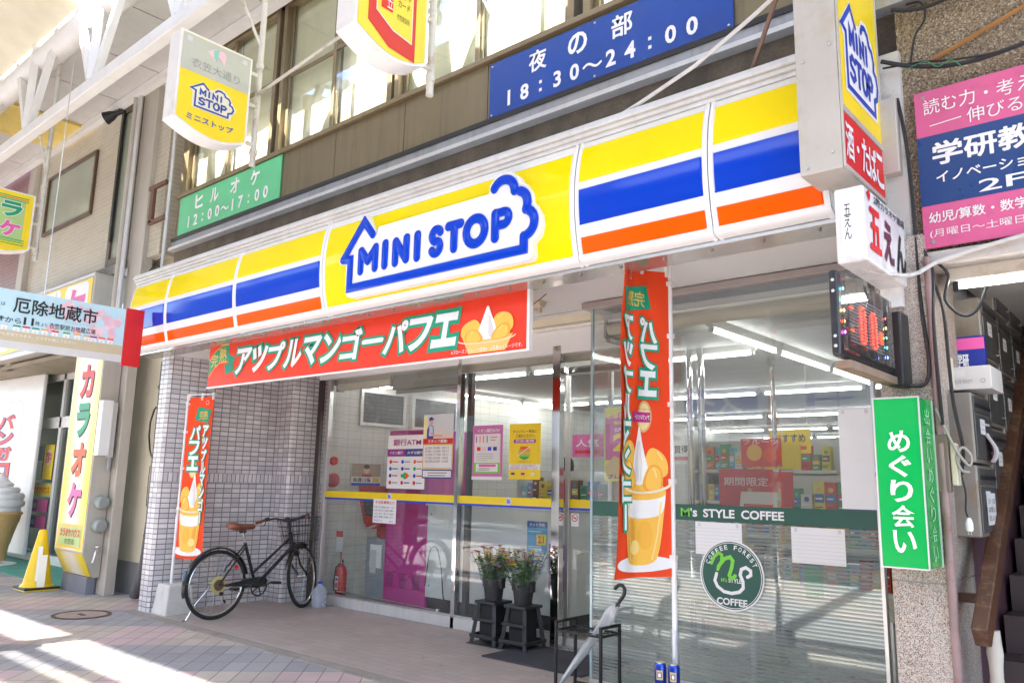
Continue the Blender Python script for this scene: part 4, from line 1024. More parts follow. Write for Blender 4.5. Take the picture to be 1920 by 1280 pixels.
# ------------------------------------------------------------------ neighbour on the left
nb = thing('karaoke_building', 'beige tiled building with yellow karaoke frontage left of the shop', 'building', (-12, 4.4, 0))
TILEB = tiled('beige_siding', .30, .062, .004, (.52, .47, .37), (.48, .43, .335), (.66, .62, .52), .4, .5, dirt=.22, bstr=.3)
BRICK = tiled('red_brown_brick', .22, .065, .006, (.20, .07, .065), (.26, .10, .08), (.40, .33, .29), .35, .5, dirt=.2)
CREAMW = pm('cream_render', (.60, .54, .40), .85, var=.12, vs=2, fine=.25, bmp=.4, bs=80, streak=((.40, .35, .26), .4))
BEI = pm('beige_metal', (.50, .46, .40), .5, .1, var=.08, streak=((.36, .32, .26), .25))
m = MB(); m.box(-14.35, -9.55, 4.30, 4.7, 4.10, 9.5, TILEB); m.build('tiled_wall', nb)
m = MB(); m.box(-26, -14.36, 4.32, 4.7, 3.9, 9.5, BRICK); m.build('brick_wall', nb)
m = MB(); m.box(-14.42, -14.16, 4.22, 4.30, 3.0, 6.4, BEI); m.build('corner_strip', nb, bevel=.004)
def win(parent, x0, x1, z0, z1, y, fr, gl, w=.05, sash=True):
    m = MB()
    for a, b in ((x0, x0+w), (x1-w, x1)): m.box(a, b, y-.03, y+.05, z0, z1, fr)
    m.box(x0+w, x1-w, y-.03, y+.05, z0, z0+w, fr); m.box(x0+w, x1-w, y-.03, y+.05, z1-w, z1, fr)
    o = m.build('window', parent, bevel=.003)
    MB().box(x0+w, x1-w, y, y+.012, z0+w, z1-w, gl).build('pane', o); return o
GFR = pm('grey_green_glass', (.34, .38, .30), .12, var=.10, vs=1.0, spec=.7)
win(nb, -13.65, -11.80, 5.08, 6.06, 4.29, pm('brown_frame', (.13, .09, .06), .4, .4), GFR)
win(nb, -11.05, -10.36, 4.16, 6.44, 4.29, pm('brown_frame', (.13, .09, .06)), GFR, .09)
m = MB(); m.box(-10.98, -10.93, 4.24, 4.27, 4.5, 6.4, DARKM); m.build('door_bar', nb)
m = MB(); m.box(-12.9, -10.3, 4.22, 4.34, 4.00, 4.13, pm('grey_ledge', (.28, .25, .23), .6, .2, var=.3, streak=((.12, .11, .10), .6))); m.build('ledge', nb, bevel=.006)
m = MB(); m.box(-10.36, -9.90, 4.22, 4.34, 0, 3.1, BEI); m.box(-10.30, -9.88, 4.24, 4.38, 3.1, 6.44, BEI); m.build('steel_column', nb, bevel=.006)
m = MB(); m.tube([(-10.35, 4.16, 0.9), (-10.35, 4.16, 6.44)], .035, BEI, 10); m.tube([(-10.25, 4.17, 2.6), (-10.25, 4.17, 6.44)], .03, ALUW, 10); m.build('downpipe', nb, smooth=True)
m = MB(); m.box(-10.3, -8.68, 4.52, 4.7, .37, 9.5, CREAMW); m.build('render_wall', nb)
m = MB(); m.box(-10.3, -8.68, 4.50, 4.7, 0, .37, pm('grey_plinth', (.20, .19, .19), .85, var=.2, fine=.3)); m.build('plinth', nb)
m = MB(); m.box(-10.36, -10.2, 4.212, 4.216, 3.9, 4.0, WHITE); m.build('clip', nb)
m = MB(); m.box(-11.6, -10.0, 5.6, 5.7, 0, 3.1, pm('recess_wall', (.45, .44, .40), .8)); m.box(-26, -9.9, 6.2, 6.3, 0, 4.0, pm('recess_wall', (.45, .44, .40))); m.build('recess_wall', nb)
m = MB(); m.box(-26, -10.4, 4.20, 6.2, 3.0, 3.06, pm('recess_ceiling', (.30, .25, .17), .7, var=.25, vs=2)); m.build('recess_ceiling', nb)
DFR = pm('door_frame_white', (.70, .70, .67), .4, .1, var=.05)
m = MB()
for x0, x1, z0, z1 in ((-15.6, -15.52, 0, 3.0), (-13.95, -13.86, 0, 3.0), (-12.2, -12.1, 0, 3.0), (-15.52, -12.2, 2.90, 3.0), (-15.52, -12.2, 2.12, 2.30), (-15.52, -12.2, 0, .14)): m.box(x0, x1, 4.96, 5.06, z0, z1, DFR)
m.build('shopfront_frame', nb, bevel=.004)
GDK = glass_mat('tinted_glass', (.45, .50, .46), .09)
MB().box(-15.52, -12.2, 5.0, 5.008, .14, 2.9, GDK).build('shopfront_glass', nb)
F = XF(0, 4.994, 0)
m = MB()
m.rect(F, -14.95, 1.30, -14.55, 1.86, SKYB); m.rect(F, -14.93, 1.6, -14.57, 1.84, ink('denim', (.12, .22, .42)), .004); m.rect(F, -14.5, 1.30, -14.10, 1.86, YEL); m.disc(F, -14.3, 1.65, .13, WHT, .004, n=20)
m.rect(F, -14.98, 1.02, -14.02, 1.24, ink('notice_green', (.40, .60, .25))); m.rect(F, -14.94, 1.05, -14.06, 1.21, YEL, .004)
for z in (.78, .52): m.rect(F, -14.95, z, -14.55, z+.2, PURP); m.rect(F, -14.55, z, -14.12, z+.2, PINK)
nt_ = m.build('window_notice', nb)
m = MB(); m.text(F, 'カラオケハウス', -14.9, 1.07, -14.1, 1.19, RED, .006, .03); m.text(F, '営業中', -14.42, 1.56, -14.18, 1.74, RED, .006, .02)
for z in (.78, .52): m.text(F, 'お得な料金', -14.93, z+.05, -14.58, z+.14, WHT, .005)
m.build('lettering', nt_)
# yellow horizontal lamp box
t = thing('karaoke_lamp_box', 'wide yellow and white karaoke lamp box above the left shopfront', 'sign', (-14, 4.2, 3.1))
YW = None
def yellow_fade(name, axis, w):  # base colour runs from a pale middle to yellow sides
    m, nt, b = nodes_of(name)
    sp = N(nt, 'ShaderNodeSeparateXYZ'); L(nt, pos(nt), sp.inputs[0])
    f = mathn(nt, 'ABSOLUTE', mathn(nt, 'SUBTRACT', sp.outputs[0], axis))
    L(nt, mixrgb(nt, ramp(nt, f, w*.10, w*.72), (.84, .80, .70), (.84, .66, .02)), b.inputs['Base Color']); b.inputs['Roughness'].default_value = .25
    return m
MB().box(-17.5, -10.75, 4.05, 4.55, 3.10, 4.0, BEI).build('casing', t, bevel=.006)
F = XF(-17.5, 4.048, 3.10)
m = MB(); m.rect(F, .06, .10, 6.69, .84, YEL); m.build('yellow_face', t)
m = MB(); m.fbox(F, 0, 6.75, 0, .07, 0, .012, LGREY); m.fbox(F, 0, 6.75, .86, .90, 0, .012, LGREY); m.build('trim', t, bevel=.002)
m = MB()
for i, ch in enumerate('カラオケ'):
    x = 2.9+i*.95; m.poly(F, [(x+.02, .14), (x+.06, .78), (x+.12, .82), (x+.78, .82), (x+.84, .76), (x+.84, .2), (x+.78, .14)], WHT, .005); m.text(F, ch, x+.10, .2, x+.76, .76, (RED, ink('char_green', (.0, .30, .13)), ORG, PINK)[i], .008, .05)
m.build('lettering', t)
# vertical lamp box
t = thing('karaoke_lamp_box', 'upright yellow and white karaoke lamp box standing beside the steel column', 'sign', (-10.5, 4.1, .2))
F = XF(-10.92, 3.998, 0)
prof = [(3.998, 3.09), (4.21, 3.09), (4.21, .20), (4.14, .20), (3.998, .48)]
m = MB(); m.prism(Frame((0, 0, 0), (0, 1, 0), (0, 0, 1)), prof, -10.92, -10.05, BEI); m.build('casing', t, bevel=.005)
m = MB(); m.rect(F, .03, .50, .84, 3.05, yellow_fade('karaoke_face', -10.485, .42)); m.quad(F.p(.03, .475, .002), F.p(.03, .205, -.133), F.p(.84, .205, -.133), F.p(.84, .475, .002), yellow_fade('karaoke_kick', -10.485, .42)); m.build('yellow_face', t)
m = MB()
for ch, z, mt in (('カ', 2.33, RED), ('ラ', 1.85, ink('char_green', (.0, .30, .13))), ('オ', 1.36, ORG), ('ケ', .88, PINK)):
    m.text(F, ch, .26, z-.02, .66, z+.40, BLK, .004, .06); m.text(F, ch, .24, z, .64, z+.42, mt, .007, .05)
m.rect(F, .06, .52, .80, .80, GOLD, .004); m.rect(F, .12, .55, .76, .76, ink('fresh_green', (.42, .58, .22)), .006); m.text(F, 'カラオケハウス', .14, .65, .74, .75, RED, .009, .04); m.text(F, '衣笠店', .30, .565, .60, .63, BLK, .009, .0)
m.build('lettering', t)
MB().box(-10.85, -10.12, 4.10, 4.20, .0, .20, pm('sign_plinth', (.20, .20, .24), .7)).build('plinth', t)
# meters, conduit and tap on the column
for z in (.80, 1.07):
    t = thing('water_meter', 'round grey meter on the side of the karaoke sign, %s one' % ('lower' if z < 1 else 'upper'), 'meter', (-10.0, 4.12, z))
    m = MB(); m.lathe([(.0, -.05), (.075, -.05), (.08, -.02), (.08, .05), (.06, .07), (.0, .07)], pm('meter_grey', (.33, .38, .36), .4, .3), (-9.99, 4.12, z), 20, 'x'); m.build('body', t, smooth=True)
    m = MB(); m.lathe([(.0, .072), (.05, .072), (.055, .066)], GREY, (-9.99, 4.12, z), 16, 'x'); m.build('dial', t)
t = thing('breaker_box', 'white slim electrical box on the side of the upright karaoke lamp box', 'electrical box', (-10.0, 4.05, 1.55))
m = MB(); m.box(-10.05, -9.93, 3.99, 4.12, 1.62, 2.28, WHITE); m.build('cover', t, bevel=.008)
m = MB(); m.box(-10.03, -9.96, 4.12, 4.18, 1.60, 2.26, ALUW); m.build('back_plate', t)
m = MB(); m.tube([(-9.97, 4.15, 1.60), (-9.97, 4.15, 1.45)], .025, GREY, 10); m.build('conduit', t)
t = thing('water_tap', 'small brass wall tap with a hose low on the karaoke sign', 'tap', (-9.95, 4.15, .4))
m = MB(); m.tube([(-10.05, 4.15, .52), (-9.98, 4.13, .53), (-9.95, 4.10, .48), (-9.96, 4.08, .38)], .016, ALU, 8); m.lathe([(.03, 0), (.03, .015)], ALU, (-9.985, 4.13, .55), 10); m.build('body', t, smooth=True)
# black drain pipe beside the tiled pillar, loop of cable
t = thing('drain_pipe', 'dark grey drain pipe running down beside the tiled pillar', 'pipe', (-9.3, 4.35, 0))
PD = pm('drain_dark', (.075, .075, .08), .55, var=.25, streak=((.2, .19, .18), .4))
m = MB(); m.tube([(-9.20, 4.36, 2.72), (-9.20, 4.36, .9), (-9.24, 4.35, .35), (-9.34, 4.32, .04)], .055, PD, 14); m.build('pipe', t, smooth=True)
m = MB()
for z in (2.4, 1.6, .7): m.lathe([(.064, 0), (.064, .04)], PD, (-9.205, 4.36, z), 14)
m.build('clip', t, smooth=True)
t = thing('cable_loop', 'black cable looping out from the drain pipe over the cream wall', 'cable', (-9.1, 4.3, 1.6))
m = MB(); m.tube([(-9.22, 4.30, 2.18), (-9.38, 4.36, 2.17), (-9.54, 4.40, 2.03), (-9.56, 4.41, 1.86), (-9.44, 4.38, 1.70), (-9.22, 4.30, 1.63)], .011, BLACK, 8); m.build('cable', t, smooth=True)
m = MB(); m.tube([(-9.22, 4.30, 1.5), (-9.4, 4.38, 1.4), (-9.44, 4.40, 1.2), (-9.26, 4.32, 1.05)], .005, BLACK, 6); m.build('thin_cable', t, smooth=True)
t = thing('facade_conduit', 'rusty conduit and brown bracket at the left end of the shop upper storey', 'conduit', (-9.2, 4.2, 3.6))
m = MB(); m.tube([(-9.12, 4.16, 3.62), (-9.12, 4.16, 6.44)], .022, ALUW, 10); m.build('pipe', t, smooth=True)
BRK = pm('bracket_brown', (.17, .09, .06), .6, .2)
m = MB(); m.box(-9.75, -9.30, 4.18, 4.22, 4.92, 4.97, BRK); m.box(-9.68, -9.60, 4.18, 4.22, 4.48, 4.92, BRK); m.box(-9.68, -9.25, 4.18, 4.22, 4.46, 4.51, BRK); m.build('bracket', t)
m = MB(); rr = random.Random(5)
for k in range(5):
    p0 = Vector((-9.15, 4.15, 3.75+.06*k)); m.tube([p0+Vector((-.02*j-(.05*k if j > 2 else 0), -.01*math.sin(j*1.7+k), -.05*j+.03*math.sin(j*2+k))) for j in range(7)], .006, BLACK, 5)
m.tube([(-9.10, 4.14, 3.66), (-9.3, 4.10, 3.60), (-9.5, 4.06, 3.585), (-9.3, 4.0, 3.575), (-8.9, 4.0, 3.60), (-8.4, 4.1, 3.66)], .010, ALUW, 6)
m.build('cable_bunch', t, smooth=True)
# black spotlight under the arcade ceiling
t = thing('spotlight', 'black bell-shaped spotlight under the arcade ceiling', 'lamp', (-11.0, 4.1, 6.2))
ax = Vector((-.55, -.45, -.35)).normalized()
def lathe_dir(m, prof, o, d, mat, n=20):
    o = Vector(o); a = d.orthogonal().normalized(); b = d.cross(a); vs = []
    for r, z in prof:
        for j in range(n): t_ = 2*math.pi*j/n; vs.append(o+d*z+(a*math.cos(t_)+b*math.sin(t_))*r)
    m.add(vs, [(i*n+j, i*n+(j+1) % n, (i+1)*n+(j+1) % n, (i+1)*n+j) for i in range(len(prof)-1) for j in range(n)], mat)
m = MB(); lathe_dir(m, [(.0, -.16), (.032, -.16), (.036, -.06), (.065, .0), (.085, .08), (.09, .105), (.08, .105), (.07, .05)], (-10.95, 4.1, 6.27), ax, BLACK); m.build('shade', t, smooth=True)
m = MB(); lathe_dir(m, [(.07, .05), (.0, .055)], (-10.95, 4.1, 6.27), ax, pm('reflector', (.7, .7, .7), .15, .6)); m.build('reflector', t)
MB().tube([(-10.87, 4.16, 6.34), (-10.85, 4.16, 6.47)], .02, BLACK).build('arm', t)

# white folding signboard and giant soft-serve cone at the far left
t = thing('standing_board', 'tall white board with red vertical lettering behind the giant ice cream cone', 'sign board', (-15.2, 4.55, 0))
m = MB(); m.fbox(Frame((-16.7, 4.6, 0), (1, .06, 0), (0, 0, 1)), 0, 2.5, .12, 3.0, -.06, 0, WHITE); m.build('panel', t, bevel=.02)
F = Frame((-16.7, 4.6, 0), (1, .06, 0), (0, 0, 1)); m = MB()
m.stroke(F, [(.5, .3), (.5, 2.50), (.6, 2.58), (1.75, 2.58), (1.85, 2.50), (1.85, .3)], .012, LGREY, .003)
for i, ch in enumerate('バンガローへ'):
    z = 2.12-i*.27
    if ch == 'ー': m.stroke(F, [(1.25, z+.22), (1.18, z+.02)], .10, RED, .005)
    else: m.text(F, ch, .86, z-.01, 1.60, z+.25, NAVY, .004, .09); m.text(F, ch, .88, z, 1.58, z+.24, RED, .007, .04)
m.build('lettering', t)
t = thing('ice_cream_model', 'giant white soft-serve ice cream cone model on a thin stand at the far left', 'shop display', (-13.72, 4.35, 0))
o = (-14.22, 4.33, 0); m = MB()
prof = []
for i, (r, z, h) in enumerate(((.31, .83, .055), (.355, .925, .06), (.34, 1.03, .058), (.27, 1.125, .052), (.175, 1.205, .045))):
    for k in range(9):
        a = -math.pi/2*.9+math.pi*.9*k/8; prof.append((r-.05+.05*math.cos(a), z+h*math.sin(a)))
prof += [(.12, 1.265), (.085, 1.30), (.06, 1.33), (.04, 1.36), (.02, 1.385), (.0, 1.39)]
m.lathe([(.0, .78)]+prof, pm('soft_serve', (.82, .81, .80), .35, var=.04), o, 36, cap=False); m.build('soft_serve', t, smooth=50)
WAF = pm('waffle', (.66, .42, .17), .55, var=.12)
m = MB(); m.lathe([(.18, .06), (.205, .28), (.21, .30), (.22, .32), (.285, .62), (.305, .64), (.325, .75), (.35, .77), (.33, .80), (.0, .80)], WAF, o, 32, cap=False)
for k in range(14):
    for s in (1, -1):
        m.tube([Vector(o)+Vector(((.207+.08*j/5)*math.cos(2*math.pi*k/14+s*.12*j), (.207+.08*j/5)*math.sin(2*math.pi*k/14+s*.12*j), .32+.30*j/5)) for j in range(6)], .006, WAF, 5)
m.build('waffle_cone', t, smooth=40)
m = MB(); m.lathe([(.34, 0), (.34, .02), (.30, .03), (.0, .03)], WHITE, o, 32); m.tube([(o[0]+.25, o[1]-.1, .02), (o[0]+.28, o[1]-.1, .80)], .012, WHITE); m.lathe([(.02, .03), (.02, .07)], ALU, o, 8); m.build('stand', t, smooth=40)

# ------------------------------------------------------------------ neighbour on the right: granite pillar, pebbled wall, staircase
def granite():
    m, nt, b = nodes_of('granite'); p = pos(nt)
    v = N(nt, 'ShaderNodeTexVoronoi'); v.inputs['Scale'].default_value = 300; L(nt, p, v.inputs['Vector'])
    sp = N(nt, 'ShaderNodeSeparateColor'); L(nt, v.outputs['Color'], sp.inputs[0])
    c = mixrgb(nt, mathn(nt, 'GREATER_THAN', sp.outputs[0], .42), (.36, .29, .235), (.50, .46, .41))
    c = mixrgb(nt, mathn(nt, 'GREATER_THAN', sp.outputs[1], .80), c, (.09, .08, .075))
    c = mixrgb(nt, mathn(nt, 'GREATER_THAN', sp.outputs[2], .84), c, (.34, .19, .12))
    f = noise(nt, p, 2.2, 6); c = mixrgb(nt, mathn(nt, 'MULTIPLY', ramp(nt, f, .45, .72), .55), c, (.22, .185, .16)); fs = noise(nt, scaled(nt, p, (7, 7, .6)), 2, 5); c = mixrgb(nt, mathn(nt, 'MULTIPLY', ramp(nt, fs, .52, .7), .35), c, (.62, .59, .55))
    L(nt, c, b.inputs['Base Color']); b.inputs['Roughness'].default_value = .55; bump(nt, b, sp.outputs[0], .25, .001); return m
def pebble():
    m, nt, b = nodes_of('pebble_dash'); p = pos(nt)
    v = N(nt, 'ShaderNodeTexVoronoi'); v.inputs['Scale'].default_value = 130; L(nt, p, v.inputs['Vector'])
    sp = N(nt, 'ShaderNodeSeparateColor'); L(nt, v.outputs['Color'], sp.inputs[0])
    c = mixrgb(nt, mathn(nt, 'GREATER_THAN', sp.outputs[0], .5), (.23, .175, .11), (.34, .27, .18))
    c = mixrgb(nt, mathn(nt, 'GREATER_THAN', sp.outputs[1], .82), c, (.12, .09, .06))
    c = mixrgb(nt, mathn(nt, 'GREATER_THAN', sp.outputs[2], .9), c, (.48, .42, .33))
    f = noise(nt, p, 1.8, 6); c = mixrgb(nt, mathn(nt, 'MULTIPLY', ramp(nt, f, .45, .75), .5), c, (.15, .11, .075))
    L(nt, c, b.inputs['Base Color']); b.inputs['Roughness'].default_value = .9; bump(nt, b, v.outputs['Distance'], .9, .006); return m
GRAN, PEB = granite(), pebble()
rb = thing('stairway_building', 'pebble-dashed building with granite pillar and stairway on the right', 'building', (-.3, 4.3, 0))
m = MB(); m.box(-1.153, -.922, 4.05, 4.60, 0, .995, GRAN); m.box(-1.153, -.922, 4.05, 4.6, 1.0, 2.62, GRAN); m.box(-1.150, -.925, 4.055, 4.55, .99, 1.005, GREY); m.build('granite_pillar', rb, bevel=.003)
m = MB(); m.box(-1.0, 3.5, 4.14, 4.6, 2.50, 4.25, PEB); m.box(-1.15, 3.5, 4.24, 4.6, 4.25, 9, PEB); m.build('pebbled_wall', rb)
m = MB(); m.box(-1.10, -.985, 4.10, 4.14, 2.5, 3.62, pm('flaking_white', (.62, .60, .56), .7, var=.12, dirt=((.30, .24, .19), .7, 6))); m.build('painted_strip', rb)
m = MB(); m.box(-1.2, 3.5, 4.06, 4.15, 3.86, 4.02, FLASH); m.build('flashing', rb)
m = MB(); m.box(-.93, 3.5, 4.08, 4.30, 2.47, 2.53, pm('soffit_edge', (.55, .52, .48), .7, var=.15, dirt=((.3, .2, .12), .5, 5))); m.box(-.90, 3.5, 4.30, 8.0, 2.50, 2.55, pm('stair_soffit', (.50, .49, .45), .7)); m.build('stair_soffit', rb)
m = MB(); m.box(-1.0, -.955, 4.6, 9.0, .95, 5.0, pm('stair_wall', (.40, .39, .34), .85, var=.15)); m.box(-.955+1.55, -.8+1.55, 4.3, 9, 0, 5, pm('stair_wall', (.4, .39, .34))); m.box(-1, 1, 9, 9.1, 0, 6, pm('stair_wall', (.4, .39, .34))); m.build('stair_wall', rb)
PUR = pm('maroon_paint', (.125, .062, .085), .42, var=.12, dirt=((.2, .15, .15), .3, 8))
m = MB(); FP = Frame((-.93, 0, 0), (0, 1, 0), (0, 0, 1)); m.prism(FP, [(4.10, 0), (4.10, .50), (4.25, .92), (4.9, 1.45), (9, 4.8), (9, 0)], -.02, .0, PUR); m.build('maroon_dado', rb)
TRD = pm('stair_tread', (.07, .05, .05), .6, var=.2)
m = MB()
for k in range(18): m.box(-.90, .55, 4.35+k*.25, 4.62+k*.25, max(0, k*.19-.19), .19+k*.19, TRD)
m.build('stair', rb)
for k, mt, lab in ((0, None, ''), (2, 'blue', ''), (3, 'orange', '')):
    pass
t = thing('stair_poster', 'blue advertising panel on a stair riser at the right edge', 'poster', (-.2, 4.8, .5))
F = Frame((-.62, 4.845, .392), (1, 0, 0), (0, 0, 1)); m = MB(); m.fbox(F, 0, .9, 0, .175, -.001, .004, ink('riser_blue', (.02, .06, .32))); m.build('panel', t)
t = thing('stair_poster', 'white advertising panel with red strokes on the lowest stair riser', 'poster', (-.2, 4.34, .02))
F = Frame((-.66, 4.345, .012), (1, 0, 0), (0, 0, 1)); m = MB(); m.fbox(F, 0, .9, 0, .175, -.001, .004, WHT); m.build('panel', t)
m = MB(); [m.stroke(F, [(.09, .10+.025*k), (.16, .125+.025*k)], .012, RED, .006) for k in range(3)]; m.text(F, '三階', .2, .04, .5, .14, RED, .006, .03); m.build('lettering', t)
t = thing('stair_poster', 'orange advertising panel on an upper stair riser at the right edge', 'poster', (-.2, 5.1, .6))
F = Frame((-.58, 5.095, .582), (1, 0, 0), (0, 0, 1)); m = MB(); m.fbox(F, 0, .8, 0, .175, -.001, .004, ink('riser_orange', (.45, .13, .03))); m.build('panel', t)
# rusty pipe
RPIPE = pm('peeling_pipe', (.30, .20, .19), .6, .1, var=.25, vs=7, dirt=((.20, .075, .03), .9, 6))
t = thing('rusty_pipe', 'peeling rust-brown pipe running up the right edge of the granite pillar', 'pipe', (-.905, 4.06, 0))
m = MB(); m.tube([(-.905, 4.045, 0), (-.905, 4.045, 1.62)], .019, RPIPE, 14); m.tube([(-.91, 4.05, 1.62), (-.91, 4.05, 2.5)], .017, RPIPE, 12); m.build('pipe', t, smooth=True)
m = MB(); m.box(-.935, -.875, 4.03, 4.075, 1.40, 1.66, pm('junction_brown', (.20, .15, .12), .5, .2, var=.2)); m.build('junction_box', t, bevel=.006)
t = thing('junction_box', 'cream plastic junction box beside the rusty pipe', 'electrical box', (-.86, 4.1, 1.45))
m = MB(); m.box(-.872, -.845, 4.04, 4.10, 1.43, 1.62, pm('cream_plastic', (.62, .56, .42), .4)); m.build('cover', t, bevel=.006)
t = thing('junction_box', 'cracked cream junction box against the wall above the parcels', 'electrical box', (-.86, 4.1, 1.45))
m = MB(); m.box(-.868, -.850, 4.10, 4.14, 1.87, 2.02, pm('cream_plastic', (.62, .56, .42))); m.build('cover', t, bevel=.005)
# cables
def cable(label, pts, r=.008, mat=BLACK, sub=6):
    P = [Vector(p) for p in pts]; out = []
    for i in range(len(P)-1):
        p0, p1, p2, p3 = P[max(i-1, 0)], P[i], P[i+1], P[min(i+2, len(P)-1)]
        for k in range(sub):
            u = k/sub; out.append(.5*((2*p1)+(p2-p0)*u+(2*p0-5*p1+4*p2-p3)*u*u+(3*p1-p0-3*p2+p3)*u**3))
    out.append(P[-1]); m = MB(); m.tube(out, r, mat, 6); o = m.build('cable', smooth=True, label=label, cat='cable'); return o
cable('black cable hanging down the granite pillar from the projecting sign', [(-1.0, 4.08, 3.35), (-.97, 4.07, 3.1), (-.955, 4.06, 2.7), (-.95, 4.05, 2.3), (-.93, 4.04, 2.0), (-.945, 4.03, 1.90), (-1.0, 4.02, 1.885), (-1.05, 4.0, 1.90)], .009)
cable('thick black cable bundle sagging across the pebbled wall above the pink board', [(-1.05, 4.03, 3.55), (-.9, 4.05, 3.48), (-.7, 4.06, 3.43), (-.45, 4.06, 3.44), (-.1, 4.06, 3.50), (.4, 4.06, 3.6)], .012)
cable('second black cable running along the sagging bundle', [(-1.05, 4.05, 3.52), (-.88, 4.06, 3.50), (-.72, 4.05, 3.455), (-.5, 4.05, 3.43), (-.15, 4.05, 3.47), (.4, 4.05, 3.52)], .006)
cable('thin green wire twisted round the sagging cable bundle', [(-.95, 4.04, 3.47), (-.85, 4.03, 3.48), (-.80, 4.04, 3.44), (-.74, 4.03, 3.45), (-.70, 4.04, 3.41)], .003, pm('wire_green', (.03, .22, .10), .5))
cable('black cable rising in a loop up the pebbled wall', [(-.93, 4.09, 3.52), (-.90, 4.09, 3.66), (-.85, 4.09, 3.74), (-.86, 4.09, 3.83), (-.93, 4.09, 3.85)], .006)
cable('black cable along the top of the pebbled wall', [(-1.0, 4.08, 3.84), (-.85, 4.09, 3.80), (-.6, 4.09, 3.83), (-.3, 4.09, 3.92), (.3, 4.09, 4.0)], .010)
cable('rust-orange pipe run slanting across the pebbled wall', [(-.85, 4.12, 3.52), (-.6, 4.12, 3.60), (-.3, 4.12, 3.70), (.3, 4.12, 3.88)], .012, pm('rust_orange', (.36, .17, .05), .75, var=.3))
cable('black cable down beside the rusty pipe to the junction box', [(-.93, 4.06, 2.55), (-.89, 4.05, 2.42), (-.90, 4.04, 2.2), (-.895, 4.03, 1.9), (-.89, 4.03, 1.7)], .008)
cable('black cable drooping behind the stairway fluorescent lamp', [(-.90, 4.1, 2.5), (-.84, 4.12, 2.42), (-.86, 4.12, 2.30), (-.80, 4.14, 2.22), (-.74, 4.16, 2.24), (-.70, 4.2, 2.35)], .007)
cable('long black cable hanging in front of the mailboxes', [(-.90, 4.06, 2.4), (-.86, 4.06, 2.25), (-.855, 4.07, 2.0), (-.85, 4.08, 1.8), (-.83, 4.1, 1.6), (-.845, 4.1, 1.48)], .008)
cable('grey coiled flex beside the cream junction box', [(-.915, 4.03, 1.78), (-.88, 4.03, 1.68), (-.84, 4.03, 1.58), (-.80, 4.05, 1.52), (-.79, 4.06, 1.56), (-.82, 4.05, 1.60), (-.845, 4.04, 1.56), (-.83, 4.04, 1.50), (-.80, 4.05, 1.49)], .006, pm('flex_grey', (.35, .32, .28), .6))
cable('white flex hanging with a mains plug beside the mailboxes', [(-.845, 4.1, 1.48), (-.835, 4.11, 1.40), (-.84, 4.11, 1.32), (-.83, 4.11, 1.285)], .004, BLACK)
t = thing('mains_plug', 'white mains plug dangling beside the lowest mailbox', 'plug', (-.83, 4.11, 1.23))
m = MB(); m.lathe([(.0, .06), (.006, .06), (.012, .05), (.016, .035), (.016, .008), (.012, .0), (.0, .0)], WHITE, (-.83, 4.11, 1.23), 12); m.build('body', t, smooth=True)
m = MB(); m.box(-.837, -.834, 4.107, 4.113, 1.215, 1.23, ALU); m.box(-.826, -.823, 4.107, 4.113, 1.215, 1.23, ALU); m.build('pin', t)
cable('white painted rod crossing below the bar sign towards the pink board', [(-1.07, 3.60, 2.365), (-1.02, 3.75, 2.37), (-.95, 3.95, 2.40), (-.85, 4.04, 2.47), (-.6, 4.05, 2.52), (-.3, 4.05, 2.56)], .010, pm('peeling_white', (.62, .60, .56), .6, dirt=((.2, .12, .08), .8, 14)))
cable('rusty brown brace rod from the sign band up past the blue board', [(-1.68, 3.80, 3.50), (-1.30, 3.55, 4.02), (-1.0, 3.35, 4.45)], .012, pm('brown_rod', (.20, .12, .09), .6, .2), 2)
cable('white brace rod sloping from the sign band up to the projecting sign', [(-2.55, 3.72, 3.52), (-1.9, 3.66, 3.66), (-1.28, 3.60, 3.92)], .012, ALUW, 2)
# mailboxes
GALV = pm('galvanised', (.255, .235, .205), .48, .3, var=.2, vs=5, dirt=((.24, .12, .035), .65, 7), streak=((.33, .28, .21), .3))
MDK = pm('mailbox_door', (.115, .112, .11), .4, .4, var=.15)
def mailbox(x0, y0, z0, label, h=.335, w=.155, d=.40):
    t = thing('mailbox', label, 'mailbox', (x0+w/2, y0+d/2, z0), 'wall mailboxes in the stairway')
    m = MB(); m.box(x0, x0+w-.008, y0, y0+d, z0, z0+h, GALV); m.build('body', t, bevel=.010, seg=3)
    F = YF(x0+w-.008, y0, z0)
    m = MB(); m.fbox(F, .012, d-.012, .02, h*.70, 0, .008, MDK); dr = m.build('door', t, bevel=.004)
    m = MB(); m.fbox(F, .012, d-.012, h*.73, h-.015, 0, .006, MDK); m.fbox(F, .02, d-.02, h*.80, h*.86, .006, .010, DARKM); m.build('letter_flap', t, bevel=.003)
    m = MB(); m.rect(F, .10, h*.42, .21, h*.64, WHT, .010); m.rect(F, .12, h*.48, .19, h*.50, LGREY, .011); m.rect(F, .12, h*.55, .19, h*.57, LGREY, .011); m.build('name_card', t)
    m = MB(); m.tube([F.p(d*.8, .06, .008), F.p(d*.8, .06, .022), F.p(d*.75, .085, .022)], .004, ALU, 6); m.build('latch', t)
    return t
names = ['lowest', 'second', 'third', 'fourth']
for ci, (y0, z0, n) in enumerate(((4.30, 1.195, 2), (4.715, 1.40, 3), (5.13, 1.72, 3), (5.545, 2.05, 2))):
    for k in range(n):
        mailbox(-.965 if ci == 0 else -.97, y0, z0+k*.345, '%s grey mailbox of the %s column from the street, rust-stained' % (names[k], ['first', 'second', 'third', 'fourth'][ci]))
t = thing('paper_notice', 'white paper notice stuck on the lowest street-side mailbox door', 'notice', (-.80, 4.4, 1.25))
